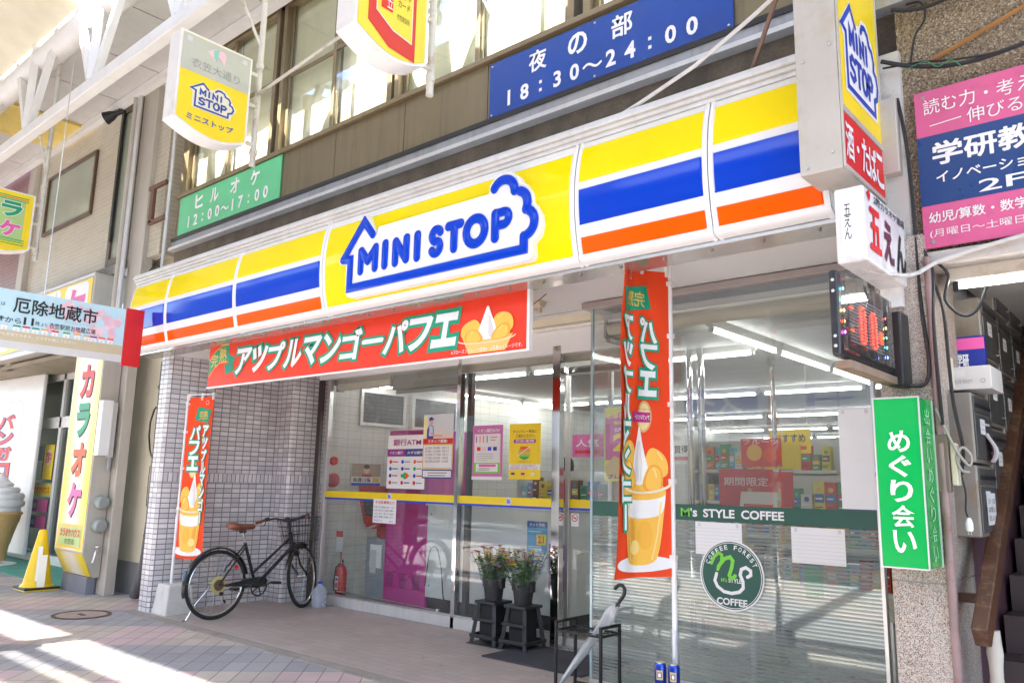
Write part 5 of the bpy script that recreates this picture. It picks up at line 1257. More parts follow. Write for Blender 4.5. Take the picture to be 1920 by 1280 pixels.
F = YF(-.810, 4.40, 1.25); m = MB(); m.rect(F, 0, 0, .20, .15, WHT, .004); [m.text(F, s, .02, z, .18, z+.026, BLK, .006) for s, z in (('ゴミ・広告', .10), ('は禁止', .06), ('投函しないで', .02))]; m.build('sheet', t)
t = thing('leaflet', 'crumpled pink and white leaflet poking out of the second mailbox', 'paper', (-.79, 4.42, 1.5))
m = MB(); F = WarpFrame(lambda a, b: (Vector((-.795+.02*math.sin(b*30), 4.50+a, 1.55+b)), Vector((1, 0, 0)))); m.grid(F, 0, 0, .12, .19, 6, 10, ink('leaflet', (.72, .55, .60))); m.grid(F, .03, .01, .10, .15, 4, 8, WHT, .003); m.build('sheet', t, smooth=True)
t = thing('cardboard_box', 'white printed carton resting on the first column of mailboxes', 'box', (-.86, 4.42, 1.89))
m = MB(); m.box(-.935, -.735, 4.34, 4.62, 1.892, 2.005, pm('carton_white', (.60, .58, .56), .7, var=.06)); m.build('carton', t, bevel=.003)
F = XF(-.935, 4.339, 1.892); m = MB(); m.rect(F, .03, .062, .09, .095, LGREY, .001); m.text(F, '取扱注意 商品在中', .03, .03, .12, .05, GREY, .002); m.ring(F, .165, .04, .008, .011, GREY, .002, 14); m.build('lettering', t)
t = thing('cardboard_box', 'pink and navy flyer box standing behind the white carton', 'box', (-.87, 4.7, 1.9))
m = MB(); m.box(-.945, -.80, 4.62, 4.66, 2.01, 2.20, NAVY); m.build('carton', t) 
F = XF(-.945, 4.618, 2.01); m = MB(); m.rect(F, 0, .12, .145, .18, PINK, .002); m.text(F, '学研', .012, .03, .07, .10, WHT, .003, .04); m.build('lettering', t)
# handrail
t = thing('stair_handrail', 'brown wooden handrail rising along the stairway wall', 'handrail', (-.8, 5, 1))
WOOD = pm('brown_wood', (.085, .036, .020), .38, var=.2, vs=8, dirt=((.40, .28, .14), .35, 22))
m = MB(); m.bar((-.80, 4.02, .79), (-.80, 7.6, 3.55), .065, .10, WOOD); m.build('rail', t, bevel=.006)
m = MB()
for y in (4.25, 5.4): z = .79+(y-4.02)*.771; m.box(-.93, -.80, y-.02, y+.02, z-.06, z-.02, WOOD)
m.build('bracket', t)
t = thing('lagged_pipe', 'pale wrapped pipe below the handrail end', 'pipe', (-.78, 4.3, 0))
m = MB(); m.lathe([(.03+.004*math.sin(k*1.9), k*.05) for k in range(17)], pm('lagging', (.55, .50, .43), .9, var=.2), (-.79, 4.22, 0), 12); m.build('pipe', t, smooth=60)
# stairway fluorescent
t = thing('fluorescent_lamp', 'rusty white fluorescent batten, lit, above the stairway entrance', 'lamp', (-.4, 4.25, 2.4))
m = MB(); m.box(-.86, .4, 4.20, 4.30, 2.405, 2.47, pm('batten_rusty', (.62, .58, .50), .5, .1, dirt=((.35, .20, .08), .7, 8))); m.build('housing', t, bevel=.006)
m = MB(); m.tube([(-.815, 4.24, 2.385), (.36, 4.24, 2.385)], .016, emit('tube_lit', (1, .99, .96), 4.5), 10); m.build('tube', t)
m = MB(); m.box(-.845, -.82, 4.225, 4.26, 2.36, 2.405, BLACK); m.build('holder', t)
# ------------------------------------------------------------------ banners on poles
CLOTH = pm('banner_cloth', (.82, .055, .003), .75, var=.06)
def nobori(name, label, p0, p1, ztop, zbot, fn, mirror, base_label):
    p0, p1 = Vector(p0), Vector(p1); W = .45; H = ztop-zbot
    t = thing(name, label, 'banner', (p0.x, p0.y, 0), 'dessert banners on white poles')
    dirv = (p1-p0); nrm = Vector((dirv.y, -dirv.x, 0)).normalized()
    def wf(a, b):                                           # a 0..W from the pole, b 0..H
        u = a/W; v = b/H
        q, off = fn(u, v)
        e = 1e-3; q2, off2 = fn(u+e, v)
        P = p0+dirv*q+nrm*off+Vector((0, 0, zbot+b+(0)))
        d = dirv*(q2-q)+nrm*(off2-off); n = Vector((d.y, -d.x, 0))
        n = n.normalized() if n.length > 1e-9 else nrm
        return P, (-n if mirror else n)
    Fc = WarpFrame(wf)
    class Mir:
        def p(s, a, b, c=0.0): return Fc.p(W-a, b, c)
    class Sub2:                                             # splits straight print shapes finely enough to follow the folds
        pass
    G = Fc
    m = MB(); m.grid(Fc, 0, 0, W, H, 36, 30, CLOTH); cl = m.build('cloth', t, smooth=80)
    m = MB()
    parfait(m, G, .012, .05, .37, .84, .005)
    if True:
        m.disc(G, .17, .92, .055, TAN, .005, ry=.095, n=20); m.disc(G, .17, .92, .045, ink('medal', (.80, .60, .28)), .006, ry=.08, n=20); m.rect(G, .125, .885, .275, .945, MAG, .007)
    m.build('dessert_picture', cl)
    m = MB()
    m.poly(G, [(.13, H-.24), (.40, H-.28), (.435, H-.14), (.17, H-.10)], TEAL, .005); m.text(G, '完熟', .19, H-.24, .39, H-.145, GOLD, .007, .01)
    m.chars(G, 'アップルマンゴー', .30, .26 if mirror else .36, .43, H-.30, WHT, .0125, .035, outline=(TEAL, .07), vertical=True, gap=.02)
    m.chars(G, 'パフェ', .09, H-.78, .24, H-.30, WHT, .0125, .035, outline=(TEAL, .07), vertical=True, gap=.03)
    house_logo(m, G, .33, H-.085, .06, .05, WHT, CLOTH, .006, words=False, back=False, fat=1.3)
    m.text(G, 'フルーツもソースも', .12, .955, .22, .97, BROWN, .0075); m.text(G, 'アップルマンゴー', .13, .90, .26, .93, WHT, .009, .02)
    m.build('lettering', cl)
    PW = pm('pole_white', (.80, .80, .80), .35, var=.04)
    base = Vector((p0.x, p0.y, 0)) - dirv.normalized()*.018
    m = MB(); m.tube([base+Vector((0, 0, .10)), base+Vector((0, 0, .95))], .0155, PW, 12); m.tube([base+Vector((0, 0, .95)), base+Vector((0, 0, ztop+.035))], .0125, PW, 12); m.lathe([(.019, 0), (.019, .05)], PW, base+Vector((0, 0, .93)), 12); m.build('pole', t, smooth=True)
    m = MB(); e = Vector((p1.x, p1.y, 0)); m.tube([base+Vector((0, 0, ztop+.03)), e+dirv.normalized()*.01+Vector((0, 0, ztop+.03))], .006, PW, 8); m.build('arm', t, smooth=True)
    for u in (.02, .48, .97):
        P, n = wf(u*W, H); MB().box(P.x-.010, P.x+.010, P.y-.010, P.y+.010, ztop-.03, ztop+.045, PW).build('loop', t)
    for v in (.06, .30, .55, .78, .96):
        z = zbot+v*H; q = base+dirv.normalized()*.012; MB().box(q.x-.026, q.x+.026, q.y-.016, q.y+.016, z-.014, z+.014, PW).build('loop', t)
    return t
def fold_left(u, v): return u-.02*math.sin(u*9), .012*math.sin(u*6+v*3)*u*2
def fold_right(u, v):
    w = 1.03+.22*(1-v)**1.3
    return w*(u+.03*math.sin(u*math.pi)), (.050+.013*math.sin(v*5))*math.sin(u*math.pi*(1.02+.10*math.sin(v*7)))+.009*math.sin(u*15+v*4)*u+.010*math.sin(v*13+u*4)*u
nobori('banner_flag', 'orange-red dessert banner on a white pole standing in a concrete block by the bicycle', (-8.275, 4.215, 0), (-7.895, 4.31, 0), 2.235, .555, fold_left, False, '')
nobori('banner_flag', 'large orange-red dessert banner with folds and mirrored lettering by the umbrella rack', (-2.405, 4.225, 0), (-2.505, 3.89, 0), 2.70, .885, fold_right, True, '')
BLKC = pm('painted_concrete', (.66, .65, .62), .85, var=.12, vs=5, fine=.2, dirt=((.36, .33, .28), .5, 7), bmp=.5, bs=30)
for x, y, lab in ((-8.245, 4.23, 'chipped white-painted concrete block holding the banner pole by the bicycle'), (-2.385, 4.23, 'white-painted concrete block holding the large banner pole, cans on top')):
    m = MB(); a, b, h = .155, .125, .30
    m.add([(x+s*a, y+q*a, 0) for s, q in ((-1, -1), (1, -1), (1, 1), (-1, 1))]+[(x+s*b, y+q*b, h) for s, q in ((-1, -1), (1, -1), (1, 1), (-1, 1))], [(0, 3, 2, 1), (4, 5, 6, 7), (0, 1, 5, 4), (1, 2, 6, 5), (2, 3, 7, 6), (3, 0, 4, 7)], BLKC)
    m.build('concrete_block', bevel=.014, seg=3, label=lab, cat='weight block')
t = thing('pole_sleeve', 'clear plastic sleeve round the foot of the large banner pole', 'sleeve', (-2.405, 4.225, .3))
m = MB(); m.lathe([(.026, .30), (.026, .60), (.022, .60), (.022, .30)], glass_mat('clear_plastic', (.88, .90, .93), .08, .12), (-2.400, 4.242, 0), 16, cap=False); m.build('tube', t, smooth=True)

# ------------------------------------------------------------------ drink cans on the block
def can(x, y, z, lab):
    t = thing('drink_can', lab, 'can', (x, y, z), 'blue drink cans on the concrete block')
    m = MB(); m.lathe([(.024, 0), (.030, .008), (.033, .014), (.033, .108), (.028, .118), (.027, .121)], pm('can_blue', (.02, .05, .35), .2, .5, var=.05), (x, y, z), 24, cap=False)
    m.build('body', t, smooth=60)
    m = MB(); m.lathe([(.027, .121), (.027, .123), (.024, .119), (.0, .119)], pm('can_top', (.70, .66, .40), .25, .9), (x, y, z), 24, cap=False); m.tube([(x-.006, y-.012, z+.121), (x+.006, y-.012, z+.121), (x+.006, y+.002, z+.122), (x-.006, y+.002, z+.122)], .0015, ALU, 5, closed=True); m.build('lid', t, smooth=60)
    m = MB(); G = WarpFrame(lambda a, b: (Vector((x+.0333*math.sin(a), y-.0333*math.cos(a), z+b)), Vector((math.sin(a), -math.cos(a), 0))))
    m.grid(G, -.2, .035, .9, .085, 10, 3, ink('can_gold', (.62, .45, .12)), .0004); m.grid(G, .0, .045, .7, .075, 8, 3, NAVY, .0010); m.grid(G, .15, .05, .55, .07, 6, 2, WHT, .0014); m.build('label', t, smooth=True)
can(-2.440, 4.145, .301, 'blue drink can with gold crest on the concrete block, left of the pole'); can(-2.360, 4.155, .301, 'blue drink can on the concrete block, right of the pole')

# ------------------------------------------------------------------ umbrella rack and umbrella
t = thing('umbrella_rack', 'black wire umbrella rack in front of the frosted glass', 'umbrella rack', (-3.27, 4.61, 0))
IRON = pm('black_iron', (.022, .022, .024), .45, .4, var=.2)
x0, x1, y0, y1, zt, zg = -3.455, -3.09, 4.50, 4.72, .487, .425
for x, y in ((x0, y0), (x1, y0), (x0, y1), (x1, y1)): MB().box(x-.009, x+.009, y-.009, y+.009, 0, zt, IRON).build('leg', t, bevel=.002)
m = MB()
for x in (x0, x1): m.box(x-.009, x+.009, y0+.009, y1-.009, zt-.018, zt, IRON)
m.build('handle_bar', t, bevel=.002)
m = MB()
for y in (y0, y1): m.box(x0+.009, x1-.009, y-.007, y+.007, zg-.007, zg+.007, IRON); m.box(x0+.009, x1-.009, y-.006, y+.006, .055, .067, IRON)
for x in (x0, x1): m.box(x-.007, x+.007, y0+.009, y1-.009, zg-.007, zg+.007, IRON)
for k in range(1, 6): xx = x0+(x1-x0)*k/6; m.tube([(xx, y0, zg), (xx, y1, zg)], .003, IRON, 6)
for k in (1, 2): yy = y0+(y1-y0)*k/3; m.tube([(x0, yy, zg), (x1, yy, zg)], .003, IRON, 6)
m.build('grid', t)
m = MB(); m.box(x0, x1, y0, y1, .035, .050, IRON); m.build('drip_tray', t)
t = thing('umbrella', 'furled clear vinyl umbrella with black crook handle leaning in the rack', 'umbrella', (-3.2, 4.6, 0))
A = Vector((-3.50, 4.575, .03)); B = Vector((-3.03, 4.61, .63)); d = (B-A).normalized()
VIN = glass_mat('clear_vinyl', (.80, .81, .84), .10, .38, .10)
m = MB(); n = 16; prof = [(0, .004), (.03, .007), (.12, .016), (.35, .026), (.58, .030), (.66, .046), (.70, .038), (.74, .020), (.78, .010)]
a = d.orthogonal().normalized(); b = d.cross(a); vs = []
for z, r in prof:
    for j in range(n):
        q = 2*math.pi*j/n; rr = r*(1+.22*math.cos(q*4+z*6)); vs.append(A+d*z+(a*math.cos(q)+b*math.sin(q))*rr)
m.add(vs, [(i*n+j, i*n+(j+1) % n, (i+1)*n+(j+1) % n, (i+1)*n+j) for i in range(len(prof)-1) for j in range(n)], VIN); m.build('canopy', t, smooth=60)
m = MB(); m.tube([A, A+d*.78], .004, pm('shaft', (.7, .7, .7), .3, .7), 8)
for j in range(8):
    q = 2*math.pi*j/8; o = (a*math.cos(q)+b*math.sin(q)); m.tube([A+d*.10+o*.012, A+d*.45+o*.022, A+d*.74+o*.014], .0015, ALUW, 4)
m.build('shaft', t, smooth=True)
m = MB(); P = [A+d*.75, A+d*.825]; side = Vector((-.86, .1, .0)); side = (side-d*side.dot(d)).normalized()
c0 = A+d*.825+side*.042
for k in range(1, 13): an = math.pi*k/12*1.08; P.append(c0-side*.042*math.cos(an)+d*.042*math.sin(an)*1.15)
m.tube(P, .0125, BLACK, 12); m.build('handle', t, smooth=True)
m = MB(); lathe_dir(m, [(.0, .735), (.016, .735), (.018, .76), (.013, .775), (.0, .775)], A, d, BLACK, 10); m.build('runner', t)

# ------------------------------------------------------------------ bicycle (local: x forward, y left, z up), parked pointing at the glass
def bicycle():
    t = thing('bicycle', 'dark city bicycle with brown saddle and wire front basket against the tiled wall', 'bicycle', (0, 0, 0))
    FR = pm('bike_frame', (.022, .024, .022), .28, .3, var=.2, coat=.3); STE = pm('bike_steel', (.55, .55, .54), .25, .9, var=.1); LEA = pm('brown_leather', (.19, .055, .028), .5, var=.15); GUM = pm('tyre_black', (.018, .018, .019), .8, var=.2)
    rw, WB = .318, 1.10
    RH = Vector((0, 0, .338)); BB_ = Vector((.46, 0, .29)); FH = Vector((WB, 0, .338))
    HT0, HT1 = Vector((.895, 0, .655)), Vector((.855, 0, .80)); ST = Vector((.30, 0, .72)); SA = Vector((.255, 0, .865))
    steer = R(27)
    ax = (HT1-HT0).normalized(); M = Matrix.Translation(HT0) @ Matrix.Rotation(steer, 4, ax) @ Matrix.Translation(-HT0)
    def wheel(name, c, T):
        m = MB(); hub = T @ c
        def circ(r, n=48): return [T @ (c+Vector((r*math.cos(2*math.pi*k/n), 0, r*math.sin(2*math.pi*k/n)))) for k in range(n)]
        m.tube(circ(rw), .0185, GUM, 10, closed=True); w = m.build(name, t, smooth=True)
        m = MB(); m.tube(circ(rw-.024), .010, STE, 8, closed=True); m.build('rim', w, smooth=True)
        m = MB()
        for k in range(32):
            a0 = 2*math.pi*k/32; a1 = a0+(.5 if k % 2 else -.5); s = .028 if k % 4 < 2 else -.028
            m.tube([T @ (c+Vector((.02*math.cos(a1), s, .02*math.sin(a1)))), T @ (c+Vector(((rw-.028)*math.cos(a0), 0, (rw-.028)*math.sin(a0))))], .0011, STE, 4, cap=False)
        m.build('spokes', w)
        m = MB(); m.tube([T @ (c+Vector((0, -.05, 0))), T @ (c+Vector((0, .05, 0)))], .018, STE, 12); m.build('hub', w, smooth=True)
        return w
    I = Matrix.Identity(4)
    rwh = wheel('rear_wheel', RH, I); wheel('front_wheel', FH, M)
    m = MB(); lathe_y = [(.0, -.012), (.075, -.010), (.075, -.004), (.04, 0)]
    m.lathe([(.018, -.045), (.085, -.042), (.085, -.039), (.02, -.035)], pm('spoke_guard', (.55, .48, .20), .4, var=.1), RH, 28, 'y'); m.lathe([(.02, -.055), (.055, -.055), (.04, -.048)], pm('rusty_cog', (.16, .10, .06), .6, .5), RH, 20, 'y'); m.build('sprocket', rwh)
    m = MB()
    m.tube([BB_, ST+(ST-BB_)*.03], .0165, FR, 12); m.tube([BB_, HT0+Vector((.005, 0, .02))], .019, FR, 12); m.tube([BB_+(ST-BB_)*.30, HT1+(HT0-HT1)*.25], .0145, FR, 12); m.tube([HT0-ax*.02, HT1+ax*.02], .021, FR, 14)
    for s in (-1, 1):
        m.tube([BB_+Vector((-.02, s*.03, 0)), RH+Vector((0, s*.055, 0))], .010, FR, 10); m.tube([ST+Vector((0, s*.022, -.02)), RH+Vector((0, s*.055, 0))], .0085, FR, 10)
    m.tube([BB_+Vector((0, -.04, 0)), BB_+Vector((0, .04, 0))], .024, FR, 14); m.build('frame', t, smooth=True)
    m = MB(); m.tube([ST, SA], .0125, STE, 10); m.tube([SA+Vector((-.03, 0, -.02)), SA+Vector((.04, 0, -.02))], .014, BLACK, 8)
    for k in range(2): m.tube([SA+Vector((-.10, (k-.5)*.10, .02)), SA+Vector((-.02, (k-.5)*.05, -.01)), SA+Vector((.12, 0, .02))], .004, STE, 6)
    m.build('seat_post', t, smooth=True)
    m = MB(); sec = [(-.155, .045, .035), (-.145, .085, .045), (-.10, .105, .055), (-.04, .10, .05), (.02, .065, .045), (.08, .036, .042), (.13, .026, .036), (.145, .012, .028)]
    vs = []; n = 12
    for x, hw, h in sec:
        for k in range(n):
            q = 2*math.pi*k/n; zz = math.sin(q); vs.append(SA+Vector((x, hw*math.cos(q), .035+(h*.55*zz if zz > 0 else h*.9*zz)+(.012 if x < -.08 else 0))))
    m.add(vs, [(i*n+k, i*n+(k+1) % n, (i+1)*n+(k+1) % n, (i+1)*n+k) for i in range(len(sec)-1) for k in range(n)]+[tuple(range(n)), tuple((len(sec)-1)*n+k for k in range(n))[::-1]], LEA); m.build('saddle', t, smooth=60)
    # fork, stem, bars
    m = MB(); cr = HT0-ax*.03
    for s in (-1, 1): m.tube([M @ (cr+Vector((0, s*.045, 0))), M @ (cr+Vector((.06, s*.05, -.16))), M @ (FH+Vector((-.015, s*.052, .04))), M @ (FH+Vector((0, s*.052, 0)))], .011, FR, 10)
    m.tube([M @ (cr+Vector((0, -.05, 0))), M @ (cr+Vector((0, .05, 0)))], .014, FR, 10); m.build('fork', t, smooth=True)
    top = HT1+ax*.13
    m = MB(); m.tube([HT1, top], .0125, BLACK, 10); fwd = Vector((.05, 0, .02)); m.tube([top, top+fwd], .013, BLACK, 10)
    c = top+fwd; hb = [c+Vector((-.20, .285, .005)), c+Vector((-.10, .245, .03)), c+Vector((-.02, .16, .035)), c+Vector((0, .06, .0)), c, c+Vector((0, -.06, .0)), c+Vector((-.02, -.16, .035)), c+Vector((-.10, -.245, .03)), c+Vector((-.20, -.285, .005))]
    hb = [M @ q for q in hb]; m.tube(hb, .0108, BLACK, 10); h = m.build('handlebar', t, smooth=True)
    for i, j in ((0, 1), (8, 7)):
        dv = (hb[j]-hb[i]).normalized(); m = MB(); m.tube([hb[i]-dv*.02, hb[i]+dv*.10], .0155, LEA, 12); m.build('grip', h, smooth=True)
        m = MB(); m.tube([hb[j]+Vector((0, 0, -.005)), hb[j]-dv*.03+Vector((.03, 0, -.03)), hb[i]+dv*.02+Vector((.06, 0, -.045))], .005, BLACK, 8); m.tube([hb[j], hb[j]+dv*.03+Vector((.01, 0, .0))], .022, BLACK, 10); m.build('brake_lever', h, smooth=True)
    m = MB(); m.lathe([(.0, 0), (.028, 0), (.026, .018), (.0, .03)], BLACK, M @ (c+Vector((0, .04, .015))), 14); m.build('bell', h, smooth=True)
    # basket
    m = MB(); bc = c+Vector((.20, 0, -.11)); WI = pm('basket_wire', (.05, .045, .04), .5, .4)
    def bk(x, y, z): k = 1-.22*(1-(z+.13)/.26); return M @ (bc+Vector((x*.15*k, y*.19*k, z)))
    for z in (-.13, -.04, .05, .13):
        m.tube([bk(-1, -1, z), bk(1, -1, z), bk(1, 1, z), bk(-1, 1, z)], 0.006 if abs(z) > .1 else .0034, WI, 6, closed=True)
    for k in range(11):
        q = -1+.2*k
        for e in (-1, 1): m.tube([bk(q, e, -.13), bk(q, e, .13)], .003, WI, 4); m.tube([bk(e, q, -.13), bk(e, q, .13)], .003, WI, 4)
        m.tube([bk(q, -1, -.13), bk(q, 1, -.13)], .0015, WI, 4); m.tube([bk(-1, q, -.13), bk(1, q, -.13)], .0015, WI, 4)
    m.build('basket', t)
    m = MB()
    for s in (-1, 1): m.tube([bk(.3, s*.5, -.13), M @ (FH+Vector((0, s*.058, 0)))], .004, FR, 6)
    m.tube([bk(-1, 0, -.12), M @ (HT0+Vector((.03, 0, .02)))], .006, FR, 6); m.build('basket_stay', t)
    # mudguards
    def guard(c, T, a0, a1, r=.362):
        m = MB(); vs = []; N_ = 30
        for k in range(N_+1):
            an = R(a0+(a1-a0)*k/N_)
            for s, dr in ((-.027, -.014), (-.018, -.002), (0, .004), (.018, -.002), (.027, -.014)): vs.append(T @ (c+Vector(((r+dr)*math.cos(an), s, (r+dr)*math.sin(an)))))
        m.add(vs, [(k*5+i, k*5+i+1, k*5+i+6, k*5+i+5) for k in range(N_) for i in range(4)], FR)
        for s in (-1, 1): m.tube([T @ (c+Vector((0, s*.055, 0))), T @ (c+Vector(((r-.01)*math.cos(R(a1-22)), s*.028, (r-.01)*math.sin(R(a1-22)))))], .0028, STE, 5)
        return m.build('mudguard', t, smooth=60)
    guard(RH, I, 12, 196); guard(FH, M, 165, 62)
    m = MB(); m.tube([Vector((-.34, 0, .50)), Vector((-.352, 0, .40))], .016, pm('mud_flap', (.10, .16, .22), .5), 8); m.build('mud_flap', t)
    # chain guard, crank, pedals
    m = MB(); F = Frame((0, -.060, 0), (1, 0, 0), (0, 0, 1))
    m.prism(F, [(.07, .315), (.10, .345), (.40, .385), (.52, .385), (.56, .34), (.52, .30), (.42, .30), (.30, .325)], 0, .010, FR); m.tube([(.46, -.052, .20), (.1, -.050, .29)], .004, pm('rusty_cog', (.16, .10, .06)), 5); m.tube([(.46, -.052, .37), (.0, -.050, .38)], .004, pm('rusty_cog', (.16, .10, .06)), 5); m.build('chain_guard', t, bevel=.003)
    m = MB()
    m.tube([BB_+Vector((.092*math.cos(2*math.pi*k/28), -.058, .092*math.sin(2*math.pi*k/28))) for k in range(28)], .008, BLACK, 6, closed=True)
    for k in range(5): q = 2*math.pi*k/5; m.bar(BB_+Vector((0, -.058, 0)), BB_+Vector((.09*math.cos(q), -.058, .09*math.sin(q))), .006, .018, BLACK, (0, 1, 0))
    P1, P2 = BB_+Vector((.165, -.075, .03)), BB_+Vector((-.165, .075, -.03)); m.bar(BB_+Vector((0, -.066, 0)), P1, .012, .024, BLACK, (0, 1, 0)); m.bar(BB_+Vector((0, .06, 0)), P2, .012, .024, BLACK, (0, 1, 0)); m.build('crank', t)
    for p, s in ((P1, -1), (P2, 1)):
        m = MB(); m.box(p.x-.04, p.x+.04, p.y+min(0, s*.085), p.y+max(0, s*.085), p.z-.012, p.z+.012, BLACK); m.build('pedal', t, bevel=.004)
    m = MB(); q = M @ (cr+Vector((.075, 0, -.035))); m.lathe([(.0, -.05), (.030, -.045), (.034, .02), (.0, .025)], BLACK, q, 16, 'x'); m.build('headlight', t, smooth=True)
    m = MB(); m.lathe([(.0, 0), (.021, 0), (.018, .012), (.0, .014)], emit('none', (.5, .01, .01), 0) if False else pm('reflector_red', (.75, .01, .02), .15), (.19, -.045, .50), 14, 'y'); m.build('reflector', t, smooth=True)
    m = MB(); m.tube([RH+Vector((-.01, .055, 0)), (-.16, .075, .16), (-.245, .085, .012)], .007, STE, 8); m.tube([(-.245, .085, .012), (-.285, .085, .005)], .006, BLACK, 8); m.build('kickstand', t, smooth=True)
    m = MB(); m.tube([(.02, -.07, .24), (.03, -.075, .19), (.05, -.075, .16)], .009, ALU, 6); m.lathe([(.0, -.008), (.02, -.008), (.02, .008), (.0, .008)], BLACK, (.02, -.072, .255), 12, 'y'); m.lathe([(.0, -.008), (.02, -.008), (.02, .008), (.0, .008)], BLACK, (.055, -.072, .175), 12, 'y'); m.build('derailleur', t)
    m = MB(); m.tube([hb[4], HT1+Vector((.07, .03, -.02)), BB_+Vector((.1, .03, .12))], .003, BLACK, 5); m.tube([hb[2], M @ (c+Vector((.10, .05, .02))), M @ (cr+Vector((.06, .02, .05)))], .003, BLACK, 5); m.tube([hb[6], M @ (c+Vector((.12, -.05, .01))), HT0+Vector((.05, -.02, .02))], .003, BLACK, 5); m.build('brake_cable', t, smooth=True)
    return t
bk_ = bicycle(); bk_.location = (-7.62, 4.335, .0); bk_.rotation_euler = (R(0), R(0), R(92.5))

# ------------------------------------------------------------------ cone, bollard, jug, mat
t = thing('traffic_cone', 'yellow traffic cone with a pale taped strip on a black and yellow base', 'traffic cone', (-10.98, 3.86, 0))
x, y = -10.95, 3.86; CY = pm('cone_yellow', (.82, .56, .01), .4, var=.08)
m = MB(); m.lathe([(.19, .045), (.175, .065), (.16, .075), (.155, .09), (.052, .66), (.045, .70), (.028, .715), (.0, .715)], CY, (x, y, 0), 36, cap=False); m.build('body', t, smooth=40)
m = MB(); m.box(x-.20, x+.20, y-.20, y+.20, .018, .045, BLACK); m.box(x-.195, x+.195, y-.195, y+.195, 0, .018, CY); m.build('base', t, bevel=.008)
m = MB(); m.bar((x+.200, y-.03, .05), (x+.150, y-.015, .42), .085, .016, CREAM, (1, -.35, 0)); m.bar((x+.165, y-.06, .12), (x+.118, y-.045, .52), .05, .014, WHITE, (1, -.35, 0)); m.build('taped_strip', t)
t = thing('stone_bollard', 'grey stone bollard with domed steel cap cut off by the left edge of the view', 'bollard', (-7.46, 2.28, 0))
x, y = -7.50, 2.28; m = MB(); m.lathe([(.10, 0), (.105, .02), (.105, .20), (.10, .22)], pm('bollard_stone', (.42, .40, .38), .8, var=.2, fine=.5), (x, y, 0), 28); m.build('post', t, smooth=40)
m = MB(); m.lathe([(.10, .22), (.108, .23), (.108, .29), (.095, .34), (.06, .375), (.0, .39)], pm('bollard_cap', (.45, .45, .44), .3, .8), (x, y, 0), 28, cap=False); m.build('cap', t, smooth=40)
t = thing('water_jug', 'translucent plastic water jug with blue cap by the glass', 'jug', (-7.63, 5.60, 0))
x, y = -7.60, 5.58; JUG = pm('milky_plastic', (.62, .68, .78), .25, var=.06); JUG.node_tree.nodes['Principled BSDF'].inputs['Transmission Weight'].default_value = .35
m = MB(); vs = []; n = 24; pr = [(.066, .0), (.072, .012), (.072, .15), (.064, .19), (.040, .225), (.022, .245), (.020, .262)]
for r, z in pr:
    for k in range(n):
        q = 2*math.pi*k/n; sq = (abs(math.cos(q))**4+abs(math.sin(q))**4)**-.25 if z < .2 else 1; vs.append((x+r*sq*math.cos(q), y+r*sq*math.sin(q), z))
m.add(vs, [(i*n+k, i*n+(k+1) % n, (i+1)*n+(k+1) % n, (i+1)*n+k) for i in range(len(pr)-1) for k in range(n)]+[tuple(range(n))[::-1]], JUG); m.build('body', t, smooth=50)
m = MB(); m.lathe([(.023, .255), (.023, .276), (.0, .278)], BLU, (x, y, 0), 16, cap=False); m.build('cap', t, smooth=40)
m = MB(); m.tube([(x+.05, y-.05, .215), (x+.075, y-.075, .19), (x+.075, y-.075, .13)], .010, JUG, 8); m.build('handle', t, smooth=True)
m = MB(); m.box(-4.62, -3.62, 5.02, 5.68, .006, .018, pm('doormat', (.055, .055, .07), .95, var=.2, fine=.5)); m.build('doormat', bevel=.004, label='dark grey doormat lying at the glass door', cat='mat')

